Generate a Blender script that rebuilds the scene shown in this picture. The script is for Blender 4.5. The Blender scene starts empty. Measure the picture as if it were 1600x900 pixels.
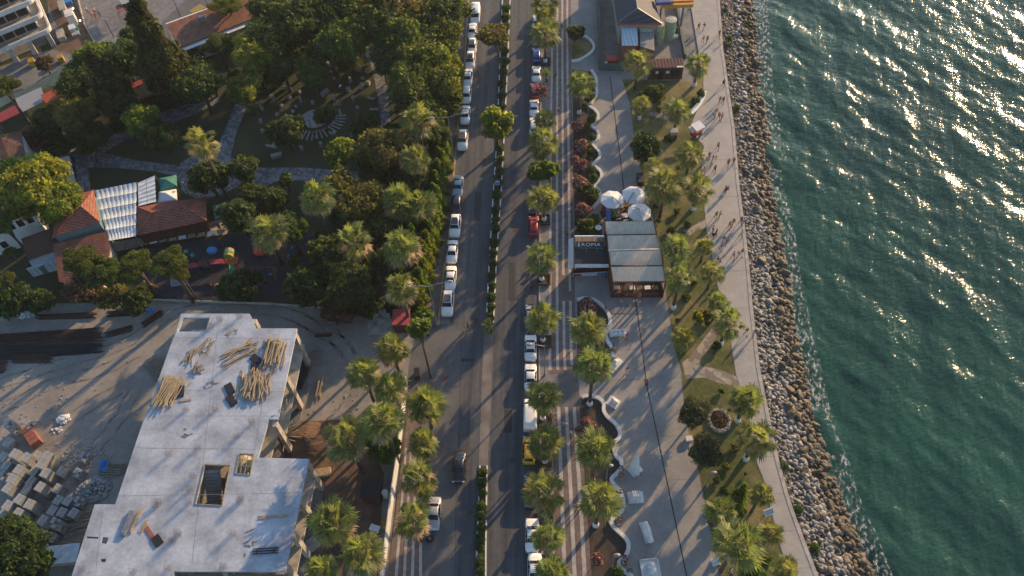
import bpy, bmesh, math, random
import numpy as np
from mathutils import Vector, Matrix, geometry
random.seed(7); RNG = np.random.default_rng(11)
D = bpy.data; scene = bpy.context.scene; COL = scene.collection

# ------------------------------------------------------------------ camera
FPX, CAMH, TILT, ROLL = 1290.0, 104.0, math.radians(35), math.radians(3.4)
_s, _c, _sr, _cr = math.sin(TILT), math.cos(TILT), math.sin(ROLL), math.cos(ROLL)
cam_data = D.cameras.new('camera'); cam = D.objects.new('camera', cam_data); COL.objects.link(cam)
cam_data.sensor_width = 36; cam_data.lens = 36 * FPX / 1600; cam_data.clip_end = 3000; cam_data.clip_start = 1
X0, UP0, FW = Vector((1, 0, 0)), Vector((0, _c, _s)), Vector((0, _s, -_c))
cx_ = X0 * _cr - UP0 * _sr; cu_ = X0 * _sr + UP0 * _cr
M = Matrix((cx_, cu_, -FW)).transposed().to_4x4(); M.translation = (0, 0, CAMH)
cam.matrix_world = M; scene.camera = cam
# ------------------------------------------------------------------ world, sun, exposure
SUN_EL, SUN_AZ = math.radians(15.2), math.radians(43.5)
w = D.worlds.new('World'); scene.world = w; w.use_nodes = True
nt = w.node_tree; bg = nt.nodes['Background']
sky = nt.nodes.new('ShaderNodeTexSky'); sky.sky_type = 'NISHITA'; sky.sun_disc = False
sky.sun_elevation = SUN_EL; sky.sun_rotation = SUN_AZ; sky.altitude = 50; sky.air_density = 1.0; sky.dust_density = 0.8; sky.ozone_density = 2.2
nt.links.new(sky.outputs[0], bg.inputs[0]); bg.inputs[1].default_value = 0.15
sl = D.lights.new('sun', 'SUN'); sl.energy = 4.9; sl.angle = math.radians(0.55); sl.color = (1.0, 0.66, 0.34)
so = D.objects.new('sun', sl); COL.objects.link(so)
SUND = Vector((math.sin(SUN_AZ) * math.cos(SUN_EL), math.cos(SUN_AZ) * math.cos(SUN_EL), math.sin(SUN_EL)))
so.rotation_euler = SUND.to_track_quat('Z', 'Y').to_euler(); so.location = (60, 60, 150)
vs = scene.view_settings; vs.view_transform = 'Standard'; vs.look = 'None'; vs.exposure = 0.72; vs.gamma = 1; vs.use_curve_mapping = False

# ------------------------------------------------------------------ a point of the photograph to a point of the place at height z
def P(px, py, z=0.0):
    a = (px - 800) / FPX; b = (py - 450) / FPX
    u = a * _cr - b * _sr; v = a * _sr + b * _cr
    t = (z - CAMH) / (-_c - v * _s)
    return Vector((u * t, (_s - v * _c) * t, z))
def proj_y(p):
    d = p.y * _s - (p.z - CAMH) * _c; up = p.y * _c + (p.z - CAMH) * _s
    return 450 + FPX * (-p.x / d * _sr - up / d * _cr)
def mpp(px, py, z=0.0):
    p = P(px, py, z); return (p.y * _s - (p.z - CAMH) * _c) / FPX
def height_for(cx, cy, by):
    lo, hi = 0.0, 40.0
    for _ in range(30):
        m = (lo + hi) / 2; q = P(cx, cy, m); q.z = 0
        if proj_y(q) < by: lo = m
        else: hi = m
    return m
ROADAZ = math.radians(3.85)
RD = Vector((math.sin(ROADAZ), math.cos(ROADAZ), 0))   # along the road, away from the camera
RX = Vector((math.cos(ROADAZ), -math.sin(ROADAZ), 0))

# ------------------------------------------------------------------ materials
MATS = {}
def newmat(name):
    m = D.materials.new(name); m.use_nodes = True; MATS[name] = m
    return m, m.node_tree, m.node_tree.nodes['Principled BSDF']
def coords(n, scale=(1, 1, 1), rot=0.0):
    tc = n.nodes.new('ShaderNodeTexCoord'); mp = n.nodes.new('ShaderNodeMapping')
    mp.inputs['Scale'].default_value = scale; mp.inputs['Rotation'].default_value = (0, 0, rot)
    r = n.nodes.new('ShaderNodeVectorRotate'); r.rotation_type = 'Z_AXIS'; r.inputs['Angle'].default_value = rot
    mp.inputs['Rotation'].default_value = (0, 0, 0)
    n.links.new(tc.outputs['Object'], r.inputs['Vector']); n.links.new(r.outputs[0], mp.inputs[0]); return mp.outputs[0]
def noise(n, vec, scale, detail=4, rough=.55):
    t = n.nodes.new('ShaderNodeTexNoise'); t.inputs['Scale'].default_value = scale; t.inputs['Detail'].default_value = detail
    t.inputs['Roughness'].default_value = rough; n.links.new(vec, t.inputs['Vector']); return t.outputs['Fac']
def ramp(n, fac, stops, interp='LINEAR'):
    r = n.nodes.new('ShaderNodeValToRGB'); r.color_ramp.interpolation = interp
    el = r.color_ramp.elements
    while len(el) < len(stops): el.new(0.5)
    for e, (p, c) in zip(el, stops):
        e.position = p; e.color = (c, c, c, 1) if isinstance(c, (int, float)) else (*c, 1)
    n.links.new(fac, r.inputs[0]); return r.outputs['Color']
def mix(n, fac, a, b, mode='MIX'):
    m = n.nodes.new('ShaderNodeMix'); m.data_type = 'RGBA'; m.blend_type = mode
    for s, v in ((m.inputs[0], fac), (m.inputs[6], a), (m.inputs[7], b)):
        if hasattr(v, 'is_linked') or hasattr(v, 'links'): n.links.new(v, s)
        elif isinstance(v, (int, float)): s.default_value = v
        else: s.default_value = (*v, 1) if len(v) == 3 else v
    return m.outputs[2]
def bump(n, bs, fac, strength=.3, dist=.05):
    b = n.nodes.new('ShaderNodeBump'); b.inputs['Strength'].default_value = strength; b.inputs['Distance'].default_value = dist
    n.links.new(fac, b.inputs['Height']); n.links.new(b.outputs[0], bs.inputs['Normal']); return b
def plain(name, col, rough=.6, metal=0.0, var=.25, scale=3.0, col2=None, bmp=0.15, spec=None, coat=0):
    """one base colour broken up by two scales of noise"""
    m, n, bs = newmat(name); v = coords(n)
    a = noise(n, v, scale, 5); b = noise(n, v, scale * 7, 3)
    c2 = col2 or tuple(x * (1 - var) for x in col); c1 = col if col2 else tuple(min(1, x * (1 + var * .6)) for x in col)
    f = ramp(n, a, ((.32, 0.0), (.68, 1.0))); c = mix(n, f, c2, c1)
    g = ramp(n, b, ((.3, 1 - var * .5), (.7, 1 + 0.0))); c = mix(n, 1.0, c, g, 'MULTIPLY')
    n.links.new(c, bs.inputs['Base Color']); bs.inputs['Roughness'].default_value = rough; bs.inputs['Metallic'].default_value = metal
    if coat: bs.inputs['Coat Weight'].default_value = coat; bs.inputs['Coat Roughness'].default_value = .06
    if bmp: bump(n, bs, b, bmp, .03)
    return m
def striped(name, c1, c2, period, rot=0.0, duty=.5, rough=.6, var=.2, axis=0, bmp=.4):
    """ribs or boards across one direction"""
    m, n, bs = newmat(name); v = coords(n, rot=rot)
    sep = n.nodes.new('ShaderNodeSeparateXYZ'); n.links.new(v, sep.inputs[0])
    mm = n.nodes.new('ShaderNodeMath'); mm.operation = 'MULTIPLY'; mm.inputs[1].default_value = 1 / period; n.links.new(sep.outputs[axis], mm.inputs[0])
    fr = n.nodes.new('ShaderNodeMath'); fr.operation = 'FRACT'; n.links.new(mm.outputs[0], fr.inputs[0])
    f = ramp(n, fr.outputs[0], ((0, 0.0), (duty - .08, 0.0), (duty, 1.0), (.93, 1.0), (1, 0.0)))
    bs.inputs['Specular IOR Level'].default_value = .15; c = mix(n, f, c1, c2); g = ramp(n, noise(n, v, 1.3, 6), ((.3, 1 - var), (.7, 1.0))); c = mix(n, 1.0, c, g, 'MULTIPLY')
    n.links.new(c, bs.inputs['Base Color']); bs.inputs['Roughness'].default_value = rough; bump(n, bs, f, bmp, .06); return m
def tiles(name, c1, c2, rot=0.0):
    m, n, bs = newmat(name); v = coords(n, rot=rot)
    b = n.nodes.new('ShaderNodeTexBrick'); n.links.new(v, b.inputs['Vector'])
    b.inputs['Scale'].default_value = 1; b.inputs['Brick Width'].default_value = .34; b.inputs['Row Height'].default_value = .42; b.inputs['Mortar Size'].default_value = .05
    b.inputs['Color1'].default_value = (*c1, 1); b.inputs['Color2'].default_value = (*c2, 1); b.inputs['Mortar'].default_value = (*[x * .35 for x in c1], 1)
    g = ramp(n, noise(n, v, .9, 6), ((.3, .55), (.7, 1.05))); c = mix(n, 1.0, b.outputs['Color'], g, 'MULTIPLY')
    n.links.new(c, bs.inputs['Base Color']); bs.inputs['Roughness'].default_value = .75; bump(n, bs, b.outputs['Fac'], -.5, .05); return m
def mosaic(name, c1, c2, scale, rot=0.0, randomness=1.0):
    m, n, bs = newmat(name); v = coords(n, rot=rot)
    vo = n.nodes.new('ShaderNodeTexVoronoi'); vo.inputs['Scale'].default_value = scale; vo.inputs['Randomness'].default_value = randomness; n.links.new(v, vo.inputs['Vector'])
    sp = n.nodes.new('ShaderNodeSeparateColor'); n.links.new(vo.outputs['Color'], sp.inputs[0])
    f = ramp(n, sp.outputs[0], ((.45, 0.0), (.55, 1.0))); c = mix(n, f, c1, c2)
    g = ramp(n, noise(n, v, .7, 5), ((.3, .7), (.7, 1.0))); c = mix(n, 1.0, c, g, 'MULTIPLY')
    n.links.new(c, bs.inputs['Base Color']); bs.inputs['Roughness'].default_value = .8; bump(n, bs, vo.outputs['Distance'], -.3, .04); return m
def leafmat(name, col, trans, var=.35, rough=.55, tw=.42):
    m, n, bs = newmat(name); out = n.nodes['Material Output']
    oi = n.nodes.new('ShaderNodeObjectInfo'); v = coords(n)
    a = noise(n, v, 1.7, 3); ge = n.nodes.new('ShaderNodeNewGeometry')
    hs = n.nodes.new('ShaderNodeHueSaturation'); hs.inputs['Color'].default_value = (*col, 1)
    mr = n.nodes.new('ShaderNodeMapRange'); mr.inputs[3].default_value = .488; mr.inputs[4].default_value = .53; n.links.new(oi.outputs['Random'], mr.inputs[0]); n.links.new(mr.outputs[0], hs.inputs['Hue'])
    g = ramp(n, a, ((.3, 1 - var), (.7, 1 + var))); c = mix(n, 1.0, hs.outputs[0], g, 'MULTIPLY')
    r2 = ramp(n, ge.outputs['Random Per Island'], ((0, .6), (1, 1.35))); c = mix(n, 1.0, c, r2, 'MULTIPLY')
    n.links.new(c, bs.inputs['Base Color']); bs.inputs['Roughness'].default_value = rough; bs.inputs['Specular IOR Level'].default_value = .25
    tr = n.nodes.new('ShaderNodeBsdfTranslucent'); c2 = mix(n, 1.0, c, tuple(t / max(x, .001) for t, x in zip(trans, col)), 'MULTIPLY')
    n.links.new(c2, tr.inputs[0]); ms = n.nodes.new('ShaderNodeMixShader'); ms.inputs[0].default_value = tw
    n.links.new(bs.outputs[0], ms.inputs[1]); n.links.new(tr.outputs[0], ms.inputs[2]); n.links.new(ms.outputs[0], out.inputs[0]); return m

# ------------------------------------------------------------------ mesh helpers
class MB:
    def __init__(s): s.v = []; s.f = []; s.m = []
    def face(s, pts, mi=0):
        i = len(s.v); s.v += [tuple(p) for p in pts]; s.f.append(tuple(range(i, i + len(pts)))); s.m.append(mi); return s
    def grid(s, rows, mi=0, close=False, caps=False):
        b = len(s.v); n = len(rows[0])
        for r in rows: s.v += [tuple(p) for p in r]
        for i in range(len(rows) - 1):
            for j in range(n if close else n - 1):
                k = (j + 1) % n; s.f.append((b + i * n + j, b + i * n + k, b + (i + 1) * n + k, b + (i + 1) * n + j)); s.m.append(mi)
        if caps:
            s.f.append(tuple(b + j for j in reversed(range(n)))); s.m.append(mi)
            s.f.append(tuple(b + (len(rows) - 1) * n + j for j in range(n))); s.m.append(mi)
        return s
    def box(s, c, size, rz=0.0, mi=0, taper=1.0, rx=0.0):
        x, y, z = (q / 2 for q in size); R = Matrix.Rotation(rz, 3, 'Z') @ Matrix.Rotation(rx, 3, 'X'); c = Vector(c); rows = []
        for zz, t in ((-z, 1), (z, taper)): rows.append([c + R @ Vector((a * x * t, b_ * y * t, zz)) for a, b_ in ((-1, -1), (1, -1), (1, 1), (-1, 1))])
        return s.grid(rows, mi, True, True)
    def prism(s, poly, z0, z1, mi=0, holes=()):
        """poly: xy points; walls, top and bottom, holes allowed"""
        loops = [[Vector((p[0], p[1], 0)) for p in poly]] + [[Vector((p[0], p[1], 0)) for p in h] for h in holes]
        flat = [p for l in loops for p in l]
        tri = geometry.tessellate_polygon(loops); b = len(s.v); N = len(flat)
        s.v += [(p.x, p.y, z1) for p in flat] + [(p.x, p.y, z0) for p in flat]
        for t in tri:
            a, bb, c = (flat[i] for i in t)
            if (bb - a).cross(c - a).z < 0: t = (t[0], t[2], t[1])
            s.f.append(tuple(b + i for i in t)); s.m.append(mi); s.f.append(tuple(b + N + i for i in reversed(t))); s.m.append(mi)
        o = 0
        for l in loops:
            n = len(l)
            for i in range(n):
                j = (i + 1) % n; s.f.append((b + o + i, b + o + j, b + N + o + j, b + N + o + i)); s.m.append(mi)
            o += n
        return s
    def sheet(s, poly, z, mi=0):
        pts = [Vector((p[0], p[1], z)) for p in poly]; b = len(s.v); s.v += [tuple(p) for p in pts]
        for t in geometry.tessellate_polygon([pts]):
            a, bb, c = (pts[i] for i in t)
            if (bb - a).cross(c - a).z < 0: t = (t[0], t[2], t[1])
            s.f.append(tuple(b + i for i in t)); s.m.append(mi)
        return s
    def tube(s, pts, rad, n=7, mi=0):
        pts = [Vector(p) for p in pts]; rows = []
        if isinstance(rad, (int, float)): rad = [rad] * len(pts)
        for i, p in enumerate(pts):
            d = (pts[min(i + 1, len(pts) - 1)] - pts[max(i - 1, 0)]).normalized()
            a = d.orthogonal().normalized() if i == 0 else (a - d * a.dot(d)).normalized(); b = d.cross(a)
            rows.append([p + (a * math.cos(t) + b * math.sin(t)) * rad[i] for t in (2 * math.pi * k / n for k in range(n))])
        return s.grid(rows, mi, True, True)
    def ball(s, c, r, mi=0, n=8, m=6, jit=0.0):
        c = Vector(c); r = (r, r, r) if isinstance(r, (int, float)) else r; rows = []
        for i in range(m + 1):
            th = math.pi * (.02 + .96 * i / m)
            rows.append([c + Vector((r[0] * math.sin(th) * math.cos(ph), r[1] * math.sin(th) * math.sin(ph), -r[2] * math.cos(th))) * (1 + random.uniform(-jit, jit)) for ph in (2 * math.pi * k / n for k in range(n))])
        return s.grid(rows, mi, True, True)
    def wall(s, pts, width, z0, z1, mi=0):
        """a ribbon wall along a ground polyline"""
        pts = [Vector((p[0], p[1], 0)) for p in pts]; rows = []
        for i, p in enumerate(pts):
            d = (pts[min(i + 1, len(pts) - 1)] - pts[max(i - 1, 0)]).normalized(); nn = Vector((-d.y, d.x, 0)) * width / 2
            rows.append([(p + nn).xy.to_3d() + Vector((0, 0, z0)), (p + nn) + Vector((0, 0, z1)), (p - nn) + Vector((0, 0, z1)), (p - nn) + Vector((0, 0, z0))])
        return s.grid(rows, mi, True, True)
    def mesh(s, name, mats, smooth=False):
        me = D.meshes.new(name); me.from_pydata(s.v, [], s.f)
        for m in (mats if isinstance(mats, (list, tuple)) else [mats]): me.materials.append(MATS[m] if isinstance(m, str) else m)
        me.polygons.foreach_set('material_index', s.m)
        if smooth: me.polygons.foreach_set('use_smooth', [True] * len(s.f))
        me.validate(); me.update(); return me
    def build(s, name, mats, parent=None, smooth=False, loc=None, recalc=False):
        me = s.mesh(name, mats, smooth)
        if recalc:
            b = bmesh.new(); b.from_mesh(me); bmesh.ops.recalc_face_normals(b, faces=b.faces); b.to_mesh(me); b.free()
        return link(name, me, parent, loc)
def link(name, me, parent=None, loc=None):
    o = D.objects.new(name, me); COL.objects.link(o)
    if parent: o.parent = parent
    if loc is not None: o.location = loc
    return o
def tag(o, label=None, cat=None, group=None, kind=None):
    if label: o['label'] = label
    if cat: o['category'] = cat
    if group: o['group'] = group
    if kind: o['kind'] = kind
    return o
def thing(name, label, cat, loc=(0, 0, 0), rz=0.0, group=None):
    o = D.objects.new(name, None); COL.objects.link(o); o.location = loc; o.rotation_euler = (0, 0, rz); o.empty_display_size = .3
    return tag(o, label, cat, group)
def struct(o): o['kind'] = 'structure'; return o
KIDS = {}
def kids(o):
    return [c for c in D.objects if c.parent is o]
def copy_tree(o, tree):
    """tree = [(child, [(sub, []), ...]), ...] recorded once for the prototype"""
    r = o.copy(); COL.objects.link(r); cs = []
    for ch, subs in tree:
        c = ch.copy(); COL.objects.link(c); c.parent = r; sc = []
        for sb, _ in subs:
            d = sb.copy(); COL.objects.link(d); d.parent = c; sc.append(d)
        cs.append((c, sc))
    return r, cs
def treeof(o): return [(c, [(g, []) for g in kids(c)]) for c in kids(o)]
class Proto:
    """a finished thing: the first use takes the original, later uses take copies of it and of each part"""
    def __init__(s, root): s.root = root; s.tree = treeof(root); s.used = False; s.src = (root.copy(), None)
    def use(s, loc, rz=0.0, label=None, group=None, scale=None):
        if not s.used: s.used = True; r = s.root; cs = [(c, [g for g, _ in sub]) for c, sub in s.tree]
        else: r, cs = copy_tree(s.root, s.tree)
        r.location = loc; r.rotation_euler = (0, 0, rz)
        if scale is not None: r.scale = (scale,) * 3 if isinstance(scale, (int, float)) else scale
        if label: r['label'] = label
        if group: r['group'] = group
        return r, cs
def np_mesh(name, V, n_per_face, mats, midx=None):
    """V: (faces*n,3) with no shared vertices"""
    V = np.asarray(V, dtype=np.float32).reshape(-1, 3); nv = len(V); nf = nv // n_per_face
    me = D.meshes.new(name); me.vertices.add(nv); me.vertices.foreach_set('co', V.ravel())
    me.loops.add(nv); me.loops.foreach_set('vertex_index', np.arange(nv, dtype=np.int32))
    me.polygons.add(nf); me.polygons.foreach_set('loop_start', np.arange(0, nv, n_per_face, dtype=np.int32))
    for m in mats: me.materials.append(MATS[m])
    if midx is not None: me.polygons.foreach_set('material_index', np.asarray(midx, dtype=np.int32))
    me.update(calc_edges=True); me.validate(); return me
def px(pts, z=0.0): return [P(a, b, z) for a, b in pts]

# thin evening haze: an even volume round the whole place
m, n, bs = newmat('haze_air'); n.nodes.remove(bs); pv = n.nodes.new('ShaderNodeVolumePrincipled'); pv.inputs['Color'].default_value = (.86, .92, 1.0, 1); pv.inputs['Density'].default_value = .00012; pv.inputs['Anisotropy'].default_value = .35
n.links.new(pv.outputs[0], n.nodes['Material Output'].inputs['Volume'])
hz_ = MB().grid([[(x, y, z) for x, y in ((-500, -160), (1700, -160), (1700, 1700), (-500, 1700))] for z in (-12, 108)], 0, True, True).build('haze', 'haze_air'); hz_['kind'] = 'stuff'
# ------------------------------------------------------------------ palette
m, n, bs = newmat('asphalt')      # long tyre tracks and patches along the road
v = coords(n, (1, .03, 1), ROADAZ); v2 = coords(n)
a = noise(n, v, 1.1, 5, .6); b = noise(n, v2, 1.2, 8); c3 = noise(n, v2, 22, 3)
c = mix(n, ramp(n, a, ((.38, 0.0), (.62, 1.0))), (.052, .055, .061), (.095, .097, .101)); c = mix(n, 1.0, c, ramp(n, b, ((.3, .8), (.7, 1.15))), 'MULTIPLY')
c = mix(n, 1.0, c, ramp(n, c3, ((.3, .8), (.7, 1.15))), 'MULTIPLY')
n.links.new(c, bs.inputs['Base Color']); bs.inputs['Roughness'].default_value = .75; bump(n, bs, c3, .3, .02)
plain('asphalt_patch', (.036, .037, .040), .8, var=.25)
plain('asphalt_dusty', (.15, .145, .14), .85, var=.35, scale=.35, col2=(.095, .095, .098))
plain('sand_dust', (.25, .22, .19), .9, var=.4, scale=.5, col2=(.15, .14, .125))
plain('yard_dirt', (.34, .31, .265), .95, var=.4, scale=.16, col2=(.215, .195, .17), bmp=.5)
plain('dirt_track', (.23, .205, .17), .95, var=.4, scale=.8)
plain('red_dirt', (.16, .10, .065), .95, var=.4, scale=.6, bmp=.6)
plain('concrete_plaza', (.32, .30, .27), .8, var=.3, scale=.28, col2=(.22, .21, .195))
plain('concrete_promenade', (.39, .36, .32), .8, var=.24, scale=.4, col2=(.31, .29, .265))
plain('concrete_dark', (.2, .2, .195), .85, var=.35, scale=.4)
plain('concrete_slab_shade_tint', (.50, .545, .60), .7, var=.42, scale=.34, col2=(.27, .295, .33))  # roof slab concrete, with the bluish cast of shade put into its colour
plain('concrete_raw', (.42, .38, .33), .85, var=.3, scale=1.0)
plain('concrete_block', (.34, .34, .325), .85, var=.25, scale=1.5)
plain('white_wall', (.62, .61, .58), .6, var=.18, scale=.8)
plain('white_paint', (.8, .79, .76), .5, var=.12, scale=1.5)
plain('marble', (.66, .65, .62), .5, var=.15, scale=2)
plain('ruin_stone', (.33, .32, .29), .85, var=.3, scale=3)
plain('black_kerb', (.05, .05, .05), .7)
plain('yellow_line', (.55, .40, .1), .6, var=.4, scale=2)
plain('line_paint', (.5, .48, .44), .6, var=.5, scale=3)
plain('steel_grey', (.30, .31, .32), .45, .5)
plain('lamp_grey', (.24, .24, .235), .45, .3)
plain('rust', (.085, .045, .035), .85, var=.4, scale=2)
plain('dark_steel', (.03, .03, .033), .6, .3)
plain('timber', (.42, .32, .19), .8, var=.35, scale=2.5)
plain('timber_grey', (.30, .25, .18), .85, var=.35, scale=2.5)
plain('plywood', (.30, .22, .13), .8, var=.3, scale=1)
plain('dark_wood', (.10, .035, .022), .6, var=.4, scale=2)
plain('pink_brick', (.30, .10, .07), .85, var=.25, scale=2)
plain('black_board', (.015, .015, .017), .5)
plain('black_fabric', (.02, .02, .022), .8, var=.2)
plain('white_fabric', (.72, .71, .68), .75, var=.1, scale=1)
plain('white_tarp', (.60, .66, .70), .5, var=.2, scale=1, bmp=.5)
plain('blue_tarp', (.05, .20, .50), .5, var=.3, scale=2, bmp=.5)
plain('red_plastic', (.42, .04, .03), .5, var=.2)
plain('blue_plastic', (.04, .20, .48), .4, var=.15)
plain('green_plastic', (.03, .30, .16), .4, var=.15)
plain('yellow_plastic', (.42, .27, .04), .45, var=.2)
plain('orange_steel', (.55, .25, .035), .5, var=.2)
plain('cream', (.46, .42, .33), .75, var=.15)
plain('teal_wall', (.10, .18, .20), .7, var=.2)
plain('green_awning', (.05, .22, .16), .7, var=.2)
plain('dark_green_roof', (.07, .115, .10), .75, var=.25, scale=.4)
plain('orange_awning', (.48, .10, .04), .7, var=.15)
plain('red_awning', (.34, .055, .06), .7, var=.2)
plain('grey_awning', (.33, .35, .36), .7, var=.15)
plain('rubber_floor', (.035, .032, .04), .85, var=.3, scale=1)
plain('silo_green', (.28, .38, .24), .6, var=.2)
plain('blue_steel', (.06, .08, .24), .5, var=.2)
plain('dark_interior', (.02, .018, .016), .9)
plain('rubber', (.02, .02, .02), .8)
plain('rim', (.35, .35, .36), .35, .8, bmp=0)
plain('red_lamp', (.35, .01, .01), .25, bmp=0)
plain('clear_lamp', (.55, .57, .58), .15, bmp=0)
m, n, bs = newmat('car_glass'); bs.inputs['Base Color'].default_value = (.012, .014, .018, 1); bs.inputs['Roughness'].default_value = .05
m, n, bs = newmat('window_glass'); bs.inputs['Base Color'].default_value = (.015, .02, .025, 1); bs.inputs['Roughness'].default_value = .06
m, n, bs = newmat('lit_lamp'); bs.inputs['Base Color'].default_value = (.8, .75, .6, 1); bs.inputs['Emission Color'].default_value = (1, .92, .75, 1); bs.inputs['Emission Strength'].default_value = 6
for nm, c in dict(car_white=(.78, .78, .76), car_silver=(.36, .37, .38), car_blue_grey=(.28, .38, .44), car_black=(.012, .012, .014), car_red=(.30, .012, .014), car_blue=(.02, .06, .30), car_yellow=(.66, .36, .02), car_graphite=(.05, .06, .075), car_brown=(.10, .07, .05)).items():
    plain(nm, c, .32, .25 if 'silver' in nm or 'grey' in nm or 'graph' in nm else 0.0, var=.05, bmp=0, coat=.8)
PALE = dict(shirt_white=(.72, .70, .67), shirt_black=(.02, .02, .022), shirt_red=(.42, .04, .035), shirt_pink=(.6, .22, .26), shirt_blue=(.08, .2, .45), shirt_yellow=(.6, .5, .1), shirt_olive=(.14, .11, .05), shirt_maroon=(.16, .03, .025), shirt_orange=(.55, .22, .05), shirt_magenta=(.55, .04, .2), shirt_navy=(.03, .04, .10), shirt_brown=(.16, .08, .045),
    cloth_denim=(.06, .09, .16), cloth_khaki=(.28, .22, .14), skin=(.42, .24, .16), hair=(.025, .017, .012), shoe=(.05, .045, .04))
for nm, c in PALE.items(): plain(nm, c, .75, var=.12, bmp=0)
# foliage
leafmat('leaf_palm', (.135, .160, .052), (.44, .49, .10), tw=.36, var=.3)
leafmat('leaf_palm_dead', (.42, .29, .17), (.55, .36, .17), tw=.3)
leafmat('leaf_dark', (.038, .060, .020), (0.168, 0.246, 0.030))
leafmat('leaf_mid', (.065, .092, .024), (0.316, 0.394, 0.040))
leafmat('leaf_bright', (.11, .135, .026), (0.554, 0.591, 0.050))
leafmat('leaf_olive', (.055, .068, .035), (0.118, 0.160, 0.045), tw=.3)
leafmat('leaf_autumn', (.10, .092, .030), (0.335, 0.296, 0.050))
leafmat('leaf_pine', (.060, .080, .016), (0.277, 0.320, 0.030), tw=.35)
leafmat('leaf_cypress', (.040, .046, .015), (0.198, 0.209, 0.035), tw=.25)
leafmat('leaf_thuja', (.065, .10, .015), (0.335, 0.419, 0.030))
leafmat('leaf_hedge', (.045, .085, .018), (0.178, 0.296, 0.030), tw=.3)
leafmat('leaf_purple', (.115, .070, .045), (0.217, 0.136, 0.060), tw=.3)
leafmat('flower_pink', (.60, .27, .25), (.6, .2, .15), tw=.3)
plain('bark', (.085, .062, .045), .95, var=.4, scale=6, bmp=.8)
plain('bark_palm', (.12, .09, .07), .95, var=.5, scale=8, bmp=1.0)
plain('soil', (.065, .05, .038), .95, var=.4, scale=1.5, bmp=.5)
m, n, bs = newmat('lawn'); v = coords(n)
a = noise(n, v, .16, 5, .6); b = noise(n, v, 2.2, 6, .65); c3 = noise(n, v, 14, 3)
c = mix(n, ramp(n, a, ((.46, 0.0), (.60, 1.0))), (.062, .080, .018), (.22, .175, .075)); c = mix(n, ramp(n, b, ((.45, 0.0), (.7, 1.0))), c, (.13, .125, .038))
c = mix(n, 1.0, c, ramp(n, c3, ((.25, .6), (.75, 1.3))), 'MULTIPLY'); n.links.new(c, bs.inputs['Base Color']); bs.inputs['Roughness'].default_value = .95; bump(n, bs, c3, .8, .06)
m, n, bs = newmat('park_ground'); v = coords(n)
a = noise(n, v, .12, 5, .6); c3 = noise(n, v, 9, 4)
c = mix(n, ramp(n, a, ((.42, 0.0), (.66, 1.0))), (.030, .042, .014), (.062, .062, .024)); c = mix(n, 1.0, c, ramp(n, c3, ((.25, .6), (.75, 1.3))), 'MULTIPLY')
n.links.new(c, bs.inputs['Base Color']); bs.inputs['Roughness'].default_value = .95; bump(n, bs, c3, .8, .06)
mosaic('cobble_mosaic', (.12, .125, .13), (.25, .255, .26), 2.2, .3)
mosaic('crazy_paving', (.36, .31, .25), (.20, .17, .14), 1.5)
mosaic('rubble', (.32, .31, .29), (.14, .13, .12), 2.5)
mosaic('grey_pavers', (.19, .185, .185), (.235, .225, .22), 1.6, 0, .2)
mosaic('brown_pavers', (.19, .14, .125), (.155, .115, .105), 2.5, -ROADAZ, .1)
mosaic('cream_pavers', (.50, .465, .42), (.43, .40, .36), 2.5, -ROADAZ, .1)
tiles('roof_tiles_red', (.36, .105, .065), (.42, .15, .085), .15); tiles('roof_tiles_brown', (.15, .07, .05), (.19, .09, .06), .15)
tiles('roof_tiles_orange', (.32, .12, .065), (.24, .085, .05), .25); tiles('roof_tiles_street', (.33, .13, .075), (.42, .19, .11), .35)
striped('roof_cream_ribs', (.70, .58, .44), (.60, .49, .36), .36, -.06, .62)
striped('roof_blue_white', (.44, .53, .58), (.58, .66, .70), .7, -.06, .4)
striped('roof_slate', (.075, .085, .10), (.05, .056, .068), .5, -.06, .5, axis=1)
striped('roof_rust_ribs', (.24, .12, .09), (.15, .07, .055), .6, -.06, .55)
striped('rock_rusty_boards', (.16, .07, .05), (.09, .04, .03), .4, 0, .5)
m, n, bs = newmat('rock'); v = coords(n); oi = n.nodes.new('ShaderNodeObjectInfo')
a = noise(n, v, 2.5, 6); c = mix(n, ramp(n, a, ((.3, 0.0), (.7, 1.0))), (.026, .021, .013), (.155, .122, .075)); c = mix(n, 1.0, c, ramp(n, oi.outputs['Random'], ((0, .6), (1, 1.35))), 'MULTIPLY')
n.links.new(c, bs.inputs['Base Color']); bs.inputs['Roughness'].default_value = .7; bump(n, bs, a, .6, .12)
m, n, bs = newmat('small_rocks'); v = coords(n); ge = n.nodes.new('ShaderNodeNewGeometry')
a = noise(n, v, 3.5, 5); c = mix(n, ge.outputs['Random Per Island'], (.085, .082, .078), (.29, .28, .26)); c = mix(n, 1.0, c, ramp(n, a, ((.3, .7), (.7, 1.1))), 'MULTIPLY')
sp = n.nodes.new('ShaderNodeSeparateXYZ'); n.links.new(coords(n), sp.inputs[0]); mr = n.nodes.new('ShaderNodeMapRange'); n.links.new(sp.outputs[2], mr.inputs[0]); mr.inputs[1].default_value = -1.25; mr.inputs[2].default_value = -.95
c = mix(n, mr.outputs[0], (.09, .07, .045), c); n.links.new(c, bs.inputs['Base Color']); bs.inputs['Roughness'].default_value = .75; bump(n, bs, a, .5, .1)
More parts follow.
